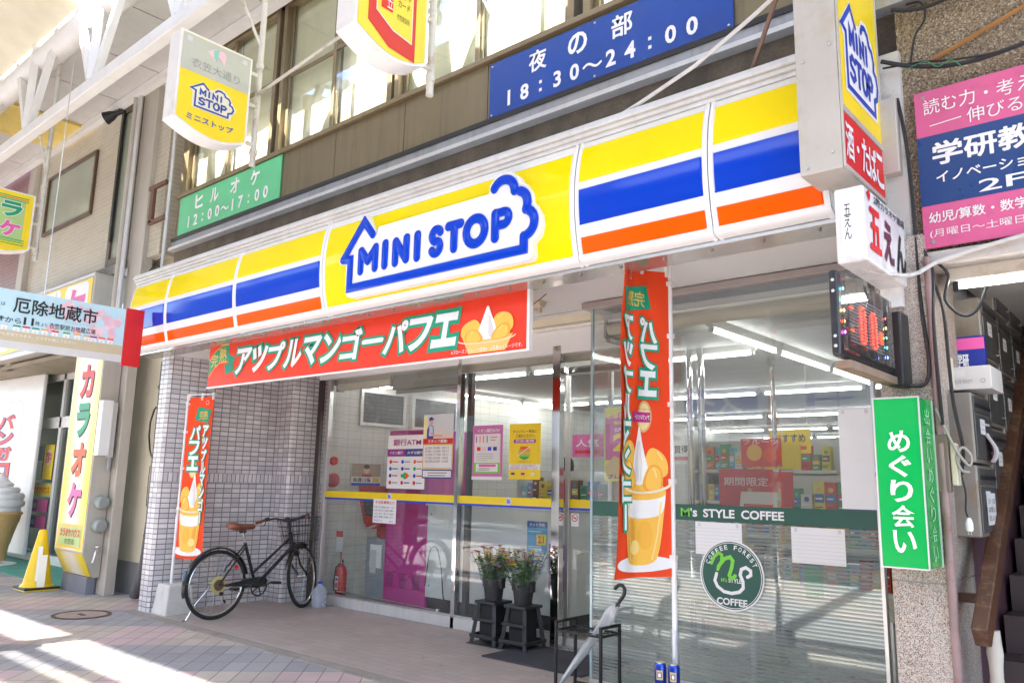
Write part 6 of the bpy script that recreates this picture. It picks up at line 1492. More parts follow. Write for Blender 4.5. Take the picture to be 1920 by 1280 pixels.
# ------------------------------------------------------------------ flower buckets on plastic stands
PLB = pm('black_bucket', (.025, .025, .028), .5, var=.15); LEAF = pm('flower_leaf', (.06, .17, .04), .55, var=.3, vs=30); LEAF2 = pm('flower_leaf_dark', (.022, .065, .022), .6, var=.3, vs=30)
CELLO = glass_mat('cellophane', (.96, .97, .97), .07, .025, .01)
def bucket_stand(x, y, lab, seed):
    rr = random.Random(seed); t = thing('flower_stand', lab, 'flower stand', (x, y, 0), 'flower buckets on black plastic stands')
    m = MB(); a, b, h = .145, .10, .345
    for s in (-1, 1):
        for q in (-1, 1): m.bar((x+s*a*.93, y+q*a*.93, 0), (x+s*b*.9, y+q*b*.9, h), .034, .034, PLB, (s, q, 0))
    m.box(x-b-.02, x+b+.02, y-b-.02, y+b+.02, h, h+.025, PLB)
    for s in (-1, 1): m.box(x-a, x+a, y+s*a*.98-.008, y+s*a*.98+.008, .06, .09, PLB); m.box(x+s*a*.98-.008, x+s*a*.98+.008, y-a, y+a, .06, .09, PLB); m.box(x-.13, x+.13, y+s*.13-.006, y+s*.13+.006, .20, .225, PLB)
    m.box(x-a-.02, x+a+.02, y-a-.02, y+a+.02, .0, .014, PLB)
    m.box(x-.085, x+.085, y-.085, y+.085, .03, .34, pm('crate_dark', (.012, .012, .013), .8)); m.build('stand', t, bevel=.004)
    m = MB(); z0 = h+.026; m.lathe([(.075, z0), (.098, z0+.17), (.106, z0+.17), (.106, z0+.185), (.095, z0+.185), (.093, z0+.14), (.0, z0+.13)], PLB, (x, y, 0), 24, cap=False)
    for s in (-1, 1): m.box(x+s*.104-.010, x+s*.104+.010, y-.025, y+.025, z0+.11, z0+.20, PLB)
    m.build('bucket', t, smooth=40)
    fo = MB(); heads = {'white': [], 'yellow': [], 'pink': [], 'lilac': []}
    for k in range(62):
        q = rr.uniform(0, 2*math.pi); r0 = rr.uniform(0, .07); lean = rr.uniform(.03, .17); hh = rr.uniform(.26, .385)-lean*.35
        p0 = Vector((x+r0*math.cos(q), y+r0*math.sin(q), z0+.10)); p1 = p0+Vector((lean*math.cos(q), lean*math.sin(q), hh))
        fo.tube([p0, (p0+p1)/2+Vector((rr.uniform(-.01, .01), 0, 0)), p1], .0028, LEAF, 4)
        for j in range(10):
            u = rr.uniform(.05, .86); c = p0.lerp(p1, u); an = rr.uniform(0, 6.28); ln = rr.uniform(.032, .068); dv = Vector((math.cos(an), math.sin(an), rr.uniform(-.2, .8))).normalized(); sd = dv.cross(Vector((0, 0, 1))).normalized()*ln*.22; up = Vector((0, 0, .006))
            fo.add([c, c+dv*ln*.5+sd+up, c+dv*ln, c+dv*ln*.5-sd+up], [(0, 1, 2, 3)], LEAF if rr.random() < .55 else LEAF2)
        heads[rr.choice(['white', 'white', 'white', 'white', 'yellow', 'yellow', 'yellow', 'pink', 'pink'])].append((p1, rr.uniform(.024, .038)))
    fo.build('foliage', t)
    cols = {'white': (.80, .80, .74), 'yellow': (.82, .60, .02), 'pink': (.70, .22, .36), 'lilac': (.66, .45, .60)}
    for nm, L_ in heads.items():
        for p, r in L_:
            m = MB(); mt = pm('petal_'+nm, cols[nm], .6, var=.12, vs=60)
            for ring, (k_, tl, rs) in enumerate(((11, .35, 1.0), (9, .8, .72), (6, 1.5, .45))):
                for j in range(k_):
                    an = 2*math.pi*j/k_+ring*.3+rr.uniform(-.1, .1); dv = Vector((math.cos(an), math.sin(an), tl*rr.uniform(.8, 1.2))).normalized(); sd = Vector((-math.sin(an), math.cos(an), 0))*r*.26*rs**.5
                    m.add([p, p+dv*r*.6*rs+sd, p+dv*r*rs, p+dv*r*.6*rs-sd], [(0, 1, 2, 3)], mt)
            m.lathe([(.0, -.002), (r*.25, .0), (r*.2, r*.3), (.0, r*.4)], YEL if nm == 'white' else mt, p, 7, cap=False); m.build('blossom', t)
    for k in range(6):
        q = 2*math.pi*k/6+seed; c = Vector((x+.055*math.cos(q), y+.055*math.sin(q), z0+.08)); m = MB(); n = 10; vs = []
        for i in range(6):
            for j in range(n): an = 2*math.pi*j/n; rad = (.022+.011*i)*(1+.15*math.cos(an*3+i)); vs.append(c+Vector((rad*math.cos(an)+.010*i*math.cos(q), rad*math.sin(an)+.010*i*math.sin(q), .055*i+(.02*math.cos(an*2) if i == 5 else 0))))
        m.add(vs, [(i*n+j, i*n+(j+1) % n, (i+1)*n+(j+1) % n, (i+1)*n+j) for i in range(5) for j in range(n)], CELLO); m.build('wrapper', t, smooth=50)
    return t
bucket_stand(-4.93, 5.50, 'black plastic stand and bucket of mixed bouquets nearer the bicycle', 3)
bucket_stand(-4.585, 5.50, 'black plastic stand and bucket of mixed bouquets nearer the glass door', 8)
# ------------------------------------------------------------------ posters and notices on the glass
def poster(label, x0, z0, x1, z1, draw, y=5.79, bg=WHT, name='poster', cat='poster'):
    t = thing(name, label, cat, ((x0+x1)/2, y, z0)); F = Frame((x0, y, z0), (1, 0, 0), (0, 0, 1)); w, h = x1-x0, z1-z0
    m = MB(); m.fbox(F, 0, w, 0, h, -.0012, 0, bg); m.build('sheet', t)
    m = MB(); draw(m, F, w, h); m.build('print', t); return t
def lines(m, F, w, h, ys, mt=GREY, x0=.08, x1=.92, t_=.012, rr=random.Random(2)):
    for y in ys: m.rect(F, w*x0, h*y, w*rr.uniform(x0+.4*(x1-x0), x1), h*(y+t_), mt, .003)
def p_atm(m, F, w, h):
    m.text(F, '銀行ATM', w*.15, h*.80, w*.88, h*.93, MAG, .003, .02); m.rect(F, 0, h*.60, w*.48, h*.74, PURP if False else ink('atm_purple', (.28, .03, .26)), .002); m.rect(F, w*.48, h*.60, w, h*.74, ink('atm_blue', (.04, .04, .26)), .002)
    m.text(F, 'イオン銀行', w*.06, h*.64, w*.42, h*.70, WHT, .004, .02); m.text(F, 'みずほ銀行', w*.54, h*.64, w*.95, h*.70, WHT, .004, .02)
    rr = random.Random(4)
    for i in range(3):
        for j in range(4):
            x = w*(.10+.32*i); z = h*(.50-.13*j); mt = rr.choice([BLU, RED, GRN, NAVY, ORG]); m.disc(F, x, z, w*.035, mt, .003, n=12); m.rect(F, x+w*.05, z-h*.01, x+w*.20, z+h*.01, rr.choice([GREY, RED, NAVY]), .003)
    m.disc(F, w*.5, h*.24, w*.06, GRN, .0035, n=14); m.disc(F, w*.54, h*.24, w*.045, ORG, .004, n=14)
poster('white bank ATM poster with purple and navy bands on the left glass panel', -6.805, 1.315, -6.20, 1.885, p_atm)
def p_staff(m, F, w, h):
    m.rect(F, 0, h*.62, w, h, ink('photo_pale', (.66, .68, .70)), .001); m.poly(F, [(w*.45, h*.62), (w, h*.62), (w, h*.70), (w*.5, h*.78)], ink('counter_pale', (.74, .64, .58)), .0015)
    m.rect(F, 0, h*.62, w*.12, h*.98, PALE, .0015); m.poly(F, [(w*.12, h*.62), (w*.12, h*.76), (w*.20, h*.84), (w*.33, h*.82), (w*.36, h*.68), (w*.34, h*.62)], ink('uniform', (.05, .06, .35)), .002); m.poly(F, [(w*.19, h*.66), (w*.20, h*.83), (w*.31, h*.81), (w*.33, h*.66)], ink('shirt', (.62, .66, .72)), .0025)
    m.disc(F, w*.26, h*.885, w*.068, SKIN, .003, ry=h*.05, n=18); m.poly(F, [(w*.18, h*.90), (w*.19, h*.95), (w*.27, h*.965), (w*.33, h*.935), (w*.37, h*.925), (w*.33, h*.915)], NAVY, .0035); m.stroke(F, [(w*.28, h*.70), (w*.40, h*.665), (w*.62, h*.66)], w*.055, SKIN, .003)
    lines(m, F, w, h, (.90, .87, .83, .79), LGREY, .58, .85, .008)
    m.rect(F, 0, h*.535, w, h*.62, RED, .002); m.text(F, 'スタッフ募集!', w*.17, h*.55, w*.82, h*.605, WHT, .004, .03)
    m.rect(F, 0, h*.15, w, h*.535, GOLD, .0015); m.rect(F, w*.03, h*.165, w*.97, h*.515, WHT, .002)
    for k, s in enumerate(('6:00-9:00 1011', '9:00-13:00 1011', '13:00-17:00 1011', '17:00-22:00 1025', '22:00-6:00 1265')): m.text(F, s, w*.09, h*(.455-k*.052), w*.86, h*(.49-k*.052), BROWN, .004)
    m.rect(F, 0, 0, w, h*.14, NAVY, .0015); m.rect(F, w*.03, h*.02, w*.97, h*.12, WHT, .002); lines(m, F, w, h, (.08, .04), BROWN, .2, .9)
poster('staff wanted poster with a uniformed shop worker above a red strip', -6.235, 1.43, -5.79, 2.09, p_staff, y=5.784)
def p_pink(m, F, w, h):
    m.rect(F, w*.07, h*.12, w*.93, h*.84, ink('inner_pale', (.76, .72, .70)), .002); m.text(F, 'イオン銀行ATM', w*.16, h*.865, w*.90, h*.935, WHT, .003, .03); m.rect(F, 0, 0, w, h*.06, WHT, .002)
    for k in range(4): m.rect(F, w*(.12+.12*k), h*.68, w*(.15+.12*k), h*.80, (MAG, ORG, PINK, PURP)[k], .003)
    lines(m, F, w, h, (.77, .72), MAG, .60, .88); 
    for k, mt in enumerate((RED, ROSE, BLU, NAVY)): m.rect(F, w*(.16+.18*k), h*.53, w*(.28+.18*k), h*.60, mt, .003)
    lines(m, F, w, h, (.47, .43, .39, .35), GREY, .14, .88, .008); m.rect(F, w*.07, h*.12, w*.93, h*.31, LIME, .0025); m.rect(F, w*.14, h*.15, w*.86, h*.29, WHT, .003); m.rect(F, w*.24, h*.24, w*.80, h*.28, PINK, .004); lines(m, F, w, h, (.20, .17), MAG, .22, .80)
poster('pink and white bank ATM instruction poster on the right glass panel', -5.52, 1.425, -5.12, 1.955, p_pink, bg=ink('poster_pink', (.60, .16, .42)))
def p_yel(m, F, w, h):
    m.text(F, 'チャリティー募金に', w*.12, h*.83, w*.88, h*.89, BROWN, .003, .01); m.text(F, 'ご協力ください。', w*.22, h*.75, w*.84, h*.81, BROWN, .003, .01)
    m.poly(F, [(w*.16, h*.65), (w*.14, h*.685), (w*.16, h*.72), (w*.84, h*.72), (w*.86, h*.685), (w*.84, h*.65)], ink('pill_purple', (.42, .08, .36)), .003); m.text(F, '7/10~8/30', w*.22, h*.665, w*.80, h*.71, WHT, .005, .02)
    for k, mt in enumerate((GRN, ink('gr2', (.35, .55, .06)), GOLD, ink('gr4', (.80, .36, .04)), ORG)): m.disc(F, w*.5, h*(.475+.002*k), w*.19, mt, .003+k*.0004, ry=h*.125, n=24, a0=R(-90+36*k) if False else R(200-(k*14)), a1=R(340+k*14)) if k == 0 else m.rect(F, w*(.5-.19*math.sqrt(max(.04, 1-((k-2.2)/2.6)**2))), h*(.36+.045*k), w*(.5+.19*math.sqrt(max(.04, 1-((k-2.2)/2.6)**2))), h*(.405+.045*k), mt, .004)
    m.stroke(F, [(w*.30, h*.42), (w*.68, h*.59)], w*.02, WHT, .006); m.text(F, '24時間テレビ', w*.30, h*.305, w*.72, h*.33, BROWN, .003)
    m.rect(F, 0, h*.175, w, h*.27, WHT, .002); m.text(F, '私たちも、お店の募金で', w*.10, h*.232, w*.86, h*.262, MAG, .004); m.text(F, '「愛の募金」を応援しています。', w*.06, h*.185, w*.94, h*.218, MAG, .004)
    for k in range(3): m.rect(F, w*(.08+.32*k), h*.08, w*(.20+.32*k), h*.12, (NAVY, MAG, WHT)[k], .003)
poster('yellow charity collection poster with an orange and green globe', -5.035, 1.435, -4.65, 1.955, p_yel, bg=YEL)
def p_note(m, F, w, h):
    m.text(F, '不法投棄禁止!!!', w*.08, h*.80, w*.92, h*.93, RED, .002, .01)
    for k, s in enumerate(('お客さまに迷惑のため、ごみ', 'の持ち帰りにご協力お願い', 'いたします。見つけた場合、', '直ちに警察に通報します。')): m.text(F, s, w*.06, h*(.62-k*.135), w*.92, h*(.70-k*.135), BLK, .002)
    m.text(F, '店長より', w*.06, h*.06, w*.42, h*.14, BLU, .002); m.text(F, '店主', w*.74, h*.05, w*.90, h*.12, BLK, .002)
poster('small handwritten white notice with red heading under the yellow stripe', -7.005, .942, -6.625, 1.198, p_note, name='paper_notice', cat='notice')
def p_big(m, F, w, h):
    m.poly(F, [(w*.02, h*.28), (w*.02, h*.86), (w*.5, h*.97), (w, h*.80), (w, h*.28)], ink('burst_pink', (.60, .10, .30)), .002); m.text(F, 'お得な5日間!', w*.06, h*.84, w*.72, h*.92, YEL, .005, .03); m.text(F, '8/6(木)~8/10', w*.20, h*.75, w*.98, h*.82, YEL, .005, .03); m.text(F, 'ジューシー', w*.20, h*.66, w*.95, h*.72, WHT, .005, .04)
    m.text(F, '20', w*.18, h*.40, w*.78, h*.64, YEL, .005, .05); m.text(F, '円引', w*.80, h*.40, w*.98, h*.52, YEL, .005, .03); m.poly(F, [(w*.05, h*.02), (w*.02, h*.20), (w*.20, h*.34), (w*.40, h*.28), (w*.38, h*.05)], TAN, .004); m.rect(F, w*.45, h*.12, w*.98, h*.28, RED, .003); m.text(F, 'プレーン', w*.06, h*.03, w*.6, h*.09, NAVY, .006, .02)
poster('yellow and pink discount poster behind the coffee-corner glass, partly hidden by the banner', -3.47, 1.43, -3.02, 1.985, p_big, y=5.10, bg=ink('poster_lemon', (.72, .66, .04)))
for lab, x0, x1, z0, z1, y in (('white sheet taped over the frosted glass above the round logo', -2.645, -2.315, .962, 1.172, 4.969), ('white sheet taped over the frosted glass right of the round logo', -1.99, -1.665, .955, 1.17, 4.969), ('tall white panel on the glass above the green strip beside the granite pillar', -1.672, -1.475, 1.29, 1.885, 4.9705)):
    t = thing('paper_sheet', lab, 'sheet', ((x0+x1)/2, y, z0)); F = Frame((x0, y, z0), (1, 0, 0), (0, 0, 1))
    m = MB(); m.fbox(F, 0, x1-x0, 0, z1-z0, -.0012, 0, pm('sheet_white', (.80, .80, .80), .6, var=.03)); m.build('sheet', t)
    m = MB(); [m.rect(F, a, z1-z0-.03, a+.02, z1-z0-.005, LGREY, .0008) for a in (.02, x1-x0-.04)]
    if z1 < 1.3: [m.rect(F, .004, .012+.0225*k, x1-x0-.004, .0145+.0225*k, LGREY, .0006) for k in range(8)]
    m.build('tape', t)
for x, z in ((-6.745, 1.229), (-5.03, 1.229)):
    m = MB(); m.disc(Frame((x, 5.794, z), (1, 0, 0), (0, 0, 1)), 0, 0, .036, WHT, .002, n=20); G = Frame((x-.026, 5.794, z-.024), (1, 0, 0), (0, 0, 1)); house_logo(m, G, 0, 0, .052, .048, BLU, WHT, .0045, fat=1.3)
    m.build('logo_sticker', label='round house logo sticker on the yellow stripe of the %s glass panel' % ('left' if x < -6 else 'right'), cat='sticker')
t = thing('no_smoking_sticker', 'small no smoking sticker on the glass door', 'sticker', (-4.33, 5.89, 1.08)); F = Frame((-4.37, 5.893, 1.06), (1, 0, 0), (0, 0, 1))
m = MB(); m.rect(F, 0, -.03, .085, .085, WHT, .001); m.build('sheet', t)
m = MB(); m.ring(F, .042, .045, .026, .034, RED, .002, 24); m.stroke(F, [(.022, .065), (.062, .025)], .007, RED, .0025); m.rect(F, .025, .04, .06, .048, BLK, .0018); m.build('symbol', t)

# ------------------------------------------------------------------ things inside the shop
# purple ATM panel
t = thing('cash_machine', 'magenta bank cash machine panel behind the left glass panel', 'cash machine', (-6.95, 6.3, 0))
AT = pm('atm_magenta', (.50, .02, .26), .35, var=.06)
m = MB(); m.box(-7.27, -6.56, 6.20, 6.85, .012, 1.98, AT); m.build('casing', t, bevel=.02)
m = MB()
for k in range(3):
    for i in range(6):
        for j in range(4): m.box(-7.2+k*.22+j*.028, -7.19+k*.22+j*.028, 6.196, 6.2, .22+i*.028, .238+i*.028, DARKM)
m.build('vent', t)
m = MB(); F = XF(-7.27, 6.198, 0); m.text(F, '銀行', .12, 1.62, .62, 1.84, ROSE, .002, .02); m.build('lettering', t)
# red and grey terminal
t = thing('ticket_terminal', 'red and grey ticket terminal on a grey cabinet behind the left glass', 'terminal', (-7.6, 6.3, 0))
m = MB(); m.box(-7.62, -7.29, 6.22, 6.7, .012, .73, pm('cabinet_grey', (.28, .32, .36), .5)); m.build('cabinet', t, bevel=.01)
TR = pm('terminal_red', (.50, .025, .02), .35)
m = MB(); F = Frame((0, 6.25, 0), (1, 0, 0), (0, 0, 1)); m.prism(F, [(-7.78, 1.33), (-7.30, 1.33), (-7.28, 1.20), (-7.36, .84), (-7.62, .84), (-7.76, 1.18)], -.30, .06, TR); m.box(-7.55, -7.35, 6.3, 6.5, .73, .86, TR); m.build('body', t, bevel=.02)
m = MB(); m.prism(F, [(-7.68, 1.18), (-7.40, 1.18), (-7.44, .98), (-7.62, .98)], .061, .068, pm('screen_dark', (.06, .07, .08), .12)); m.build('screen', t)
m = MB(); m.tube([(-7.58, 6.15, .88), (-7.5, 6.10, .84), (-7.38, 6.15, .88)], .012, ALU, 8); m.build('tray_rail', t, smooth=True)
m = MB(); m.box(-7.52, -7.32, 6.20, 6.215, .40, .66, WHT); m.box(-7.50, -7.40, 6.19, 6.2, .34, .60, LGREY); m.build('leaflet_holder', t)
def p_lot(m, F, w, h):
    m.rect(F, 0, h*.40, w, h, ink('photo_brown', (.35, .27, .20)), .001); m.disc(F, w*.5, h*.72, w*.10, SKIN, .002, ry=h*.19, n=18); m.disc(F, w*.5, h*.86, w*.11, BLK, .0025, ry=h*.10, n=16); m.rect(F, w*.34, h*.40, w*.68, h*.52, ink('jumper', (.35, .03, .05)), .0022)
    m.rect(F, 0, .0, w, h*.12, BLU, .002); m.text(F, '毎週12億', w*.04, h*.16, w*.66, h*.36, BLK, .003, .04); m.rect(F, w*.72, h*.16, w*.96, h*.36, GOLD, .002)
t = thing('poster', 'lottery poster with a portrait photo on the tiled lobby wall above the red terminal', 'poster', (-7.9, 6.4, 1.3)); F = YF(-8.045, 6.28, 1.33); m = MB(); m.fbox(F, 0, .46, 0, .27, -.002, 0, WHT); m.build('sheet', t); m = MB(); p_lot(m, F, .46, .27); m.build('print', t)
# extinguisher
t = thing('fire_extinguisher', 'red fire extinguisher standing inside the left end of the glass', 'fire extinguisher', (-7.80, 6.06, 0))
x, y = -7.80, 6.02; m = MB(); m.lathe([(.06, .012), (.065, .03), (.065, .33), (.055, .38), (.025, .41), (.022, .43)], pm('extinguisher_red', (.62, .015, .015), .25, coat=.3), (x, y, 0), 24, cap=False); m.build('cylinder', t, smooth=50)
m = MB(); m.lathe([(.02, .43), (.02, .455)], ALU, (x, y, 0), 12); m.tube([(x, y, .455), (x+.05, y-.03, .475), (x+.10, y-.06, .465)], .009, BLACK, 8); m.tube([(x, y, .45), (x+.09, y-.05, .43)], .007, BLACK, 8); m.lathe([(.012, .455), (.018, .475), (.0, .49)], YEL, (x, y, 0), 10); m.build('valve', t, smooth=True)
m = MB(); m.tube([(x-.01, y, .44), (x-.07, y-.03, .38), (x-.085, y-.04, .22), (x-.075, y-.035, .12)], .010, BLACK, 8); m.build('hose', t, smooth=True)
m = MB(); F = Frame((x-.03, y-.0662, .14), (1, 0, 0), (0, 0, 1)); m.rect(F, .0, 0, .06, .15, WHT, .0005); m.rect(F, .01, .10, .05, .13, NAVY, .001); m.rect(F, .01, .02, .05, .08, RED, .001); m.build('label', t)
t = thing('extinguisher_sign', 'small red extinguisher sign on a post behind the left glass', 'sign', (-7.9, 6.1, .6)); m = MB(); m.tube([(-7.93, 6.1, .012), (-7.93, 6.1, .75)], .008, RED, 6); m.build('post', t); m = MB(); m.fbox(XF(-8.03, 6.09, .55), 0, .13, 0, .24, -.004, 0, WHT); m.rect(XF(-8.03, 6.09, .55), 0, .17, .13, .24, RED, .002); m.build('plate', t)
# white counter and black base behind the middle panels
CW = pm('counter_white', (.64, .66, .66), .35, var=.05)
t = thing('counter_cabinet', 'long white counter cabinet with black plinth behind the right glass panel', 'cabinet', (-5.6, 6.3, 0))
m = MB(); m.box(-6.50, -5.98, 6.14, 6.7, .18, 1.14, CW); m.box(-5.97, -4.62, 6.14, 6.7, .18, 1.14, CW); m.build('body', t, bevel=.006)
m = MB(); m.box(-6.48, -4.64, 6.17, 6.7, .012, .18, BLACK); m.build('plinth', t)
m = MB(); m.box(-6.52, -4.60, 6.12, 6.72, 1.14, 1.165, LGREY); m.build('worktop', t, bevel=.004)
m = MB()
for x in (-6.44, -5.9, -4.7):
    for z in (.3, .7, 1.05): m.lathe([(.0, -.006), (.008, -.004), (.009, 0)], DARKM, (x, 6.139, z), 8, 'y')
m.build('screw', t)
F = XF(-4.98, 6.137, .55)
t = thing('poster', 'blue offer poster on the white counter behind the bouquets', 'poster', (-4.9, 6.13, .6)); F = XF(-5.08, 6.136, .58)
m = MB(); m.fbox(F, 0, .25, 0, .46, -.001, .001, ink('offer_blue', (.12, .38, .62))); m.build('sheet', t)
m = MB(); m.rect(F, .0, .40, .25, .46, ink('offer_navy', (.03, .12, .40)), .002); m.text(F, 'ネット予約', .03, .41, .22, .445, WHT, .003, .02); m.rect(F, .12, .24, .24, .34, YEL, .002); m.text(F, '2.1', .14, .255, .21, .325, RED, .003, .03); m.rect(F, .0, .0, .25, .16, WHT, .002); [m.rect(F, .02, z, .2, z+.008, BLU, .003) for z in (.03, .06, .09, .13)]; [m.rect(F, .02, z, .18, z+.006, WHT, .003) for z in (.36, .20, .22)]; m.build('print', t)
t = thing('poster', 'purple bank ATM panel on the white counter behind the bouquets', 'poster', (-4.7, 6.13, .6)); F = XF(-4.81, 6.136, .42)
m = MB(); m.fbox(F, 0, .22, 0, .42, -.001, .001, ink('atm_lilac', (.30, .09, .30))); m.build('sheet', t); m = MB(); m.text(F, '銀行', .04, .31, .18, .39, WHT, .003, .02); m.text(F, 'ATM', .03, .22, .19, .28, WHT, .003, .02); m.build('lettering', t)
cable('black flex hanging on the white counter behind the mullion', [(-6.46, 6.10, .30), (-6.40, 6.10, .66), (-6.30, 6.10, .70), (-6.22, 6.10, .5), (-6.15, 6.08, .2), (-6.0, 6.05, .1)], .007)
# chain barrier rail at the sill
t = thing('floor_rail', 'low chrome rail lying along the inside of the left glass', 'rail', (-7, 5.95, 0)); m = MB(); m.tube([(-7.75, 5.93, .13), (-7.0, 5.93, .12), (-6.1, 5.93, .10)], .012, CHROME, 10); m.build('rail', t, smooth=True); m = MB(); m.lathe([(.04, .012), (.03, .08), (.02, .12)], ALU, (-6.08, 5.93, 0), 10); m.build('foot', t)
# blinds
for lab, x0, x1, y, z in (('cream roller blind at the top of the coffee-corner window', -3.40, -1.50, 5.07, 2.585), ('cream roller blind at the top of the left glass panel', -7.86, -6.9, 5.90, 2.50)):
    t = thing('roller_blind', lab, 'blind', ((x0+x1)/2, y, z)); m = MB(); m.tube([(x0, y, z), (x1, y, z)], .048, pm('blind_cream', (.62, .58, .47), .7), 18); m.build('roll', t, smooth=True); m = MB(); m.box(x0-.02, x0, y-.05, y+.05, z-.06, z+.07, GREY); m.box(x1, x1+.02, y-.05, y+.05, z-.06, z+.07, GREY); m.box(x0, x1, y-.03, y+.03, z+.055, z+.072, WHITE); m.build('bracket', t)
t = thing('roller_blind', 'grey roller blind box crossing the top of the left glass beside the mullion', 'blind', (-6.2, 5.9, 2.4)); m = MB(); m.box(-6.85, -5.75, 5.85, 5.97, 2.40, 2.565, pm('shutter_grey', (.26, .25, .22), .6, var=.2)); m.build('box', t, bevel=.006); m = MB(); m.box(-6.84, -5.76, 5.90, 5.93, 2.36, 2.40, GREY); m.build('slat', t)
t = thing('roller_blind', 'grey rolled shutter box inside the glass return by the door', 'blind', (-3.4, 5.4, 2.5)); m = MB(); m.box(-3.46, -3.36, 5.06, 5.9, 2.52, 2.65, pm('shutter_grey', (.26, .25, .22))); m.build('box', t, bevel=.02, seg=3); m = MB(); m.box(-3.43, -3.39, 5.06, 5.9, 2.49, 2.52, GREY); m.build('slat', t)
# ceiling and canopy fluorescents
TUBE = emit('tube_lit', (1, .99, .96), 4.0)
def batten(x, y, z, ln, along, lab, lit=True, hsg=None):
    t = thing('fluorescent_lamp', lab, 'lamp', (x, y, z), 'fluorescent battens of the shop ceiling' if lit else 'unlit fluorescent battens under the canopy')
    hs = hsg or pm('batten_white', (.70, .70, .67), .45); h2 = ln/2
    def bx(m, a0, a1, b0, b1, z0, z1, mt):
        m.box(x+a0, x+a1, y+b0, y+b1, z+z0, z+z1, mt) if along == 'x' else m.box(x+b0, x+b1, y+a0, y+a1, z+z0, z+z1, mt)
    F = Frame((x-h2, y, z), (0, 1, 0), (0, 0, 1)) if along == 'x' else Frame((x, y-h2, z), (-1, 0, 0), (0, 0, 1))
    m = MB(); tp = [(-.055, 0), (.055, 0), (.02, -.055), (-.02, -.055)]
    if along == 'x': m.prism(Frame((x, y, z), (0, 1, 0), (0, 0, 1)), tp, -h2, h2, hs)
    else: m.prism(Frame((x, y, z), (-1, 0, 0), (0, 0, 1)), tp, -h2, h2, hs)
    for s in (-1, 1): bx(m, s*(h2-.03)-.015, s*(h2-.03)+.015, -.016, .016, -.095, -.05, hs)
    m.build('housing', t)
    m = MB(); a = Vector((h2-.05, 0, -.08)) if along == 'x' else Vector((0, h2-.05, -.08)); c = Vector((x, y, z))
    m.tube([c-Vector((a.x, a.y, -a.z)), c+a], .014, TUBE if lit else pm('tube_off', (.76, .74, .66), .25), 8); m.build('tube', t)
for row, y in enumerate((6.66, 9.68, 12.85, 15.9, 18.6)):
    for k in range(5 if row else 4):
        x = -7.45+k*1.30
        batten(x, y, 2.66, 1.26, 'x', 'lit ceiling batten number %d of the row that runs %s' % (k+1, ['just inside the door', 'over the shop middle', 'over the rear shelves', 'along the back wall'][row]) if False else 'lit ceiling batten in the %s row back from the glass, over the %s' % (['first', 'second', 'third', 'fourth', 'rear'][row], ['lobby window wall', 'cash machine', 'white counter', 'glass door', 'coffee corner'][k]))
for col, x in enumerate((-2.76, -7.85)):
    for k in range(3 if col == 0 else 2):
        batten(x if col == 0 else -7.7, (6.1 if col == 0 else 8.45)+k*1.30, 2.66, 1.26, 'y', 'lit batten running front to back over the %s, %s of its line' % (['coffee corner', 'lobby'][col], ['nearest', 'middle', 'farthest'][k]))
OLD = pm('batten_cream', (.66, .60, .44), .5, var=.08, dirt=((.4, .3, .15), .35, 6))
batten(-4.45, 4.70, 2.80, 1.35, 'x', 'unlit cream batten under the canopy nearer the street', False, OLD); batten(-4.15, 5.32, 2.80, 1.35, 'x', 'unlit cream batten under the canopy nearer the glass', False, OLD)
batten(-6.9, 4.70, 2.80, 1.35, 'x', 'unlit cream batten under the canopy behind the dessert board', False, OLD)
cable('thin stay wire from the canopy ceiling to the dessert board', [(-3.62, 4.55, 2.80), (-3.75, 4.35, 2.6), (-3.9, 4.1, 2.42)], .004, pm('wire_brown', (.25, .18, .10), .6), 2)
# columns
for x, y, r, lab in ((-3.545, 6.6, .03, 'slim chrome column inside the door, left one of a pair'), (-3.43, 6.6, .035, 'slim chrome column inside the door, right one of a pair'), (-2.76, 6.62, .022, 'thin chrome column in the coffee corner')):
    t = thing('chrome_column', lab, 'column', (x, y, 0)); m = MB(); m.tube([(x, y, .012), (x, y, 2.66 if r > .025 else 2.45)], r, CHROME, 18); m.build('shaft', t, smooth=True); m = MB(); m.lathe([(r*1.7, .012), (r*1.7, .02)], ALU, (x, y, 0), 18); m.build('foot', t)
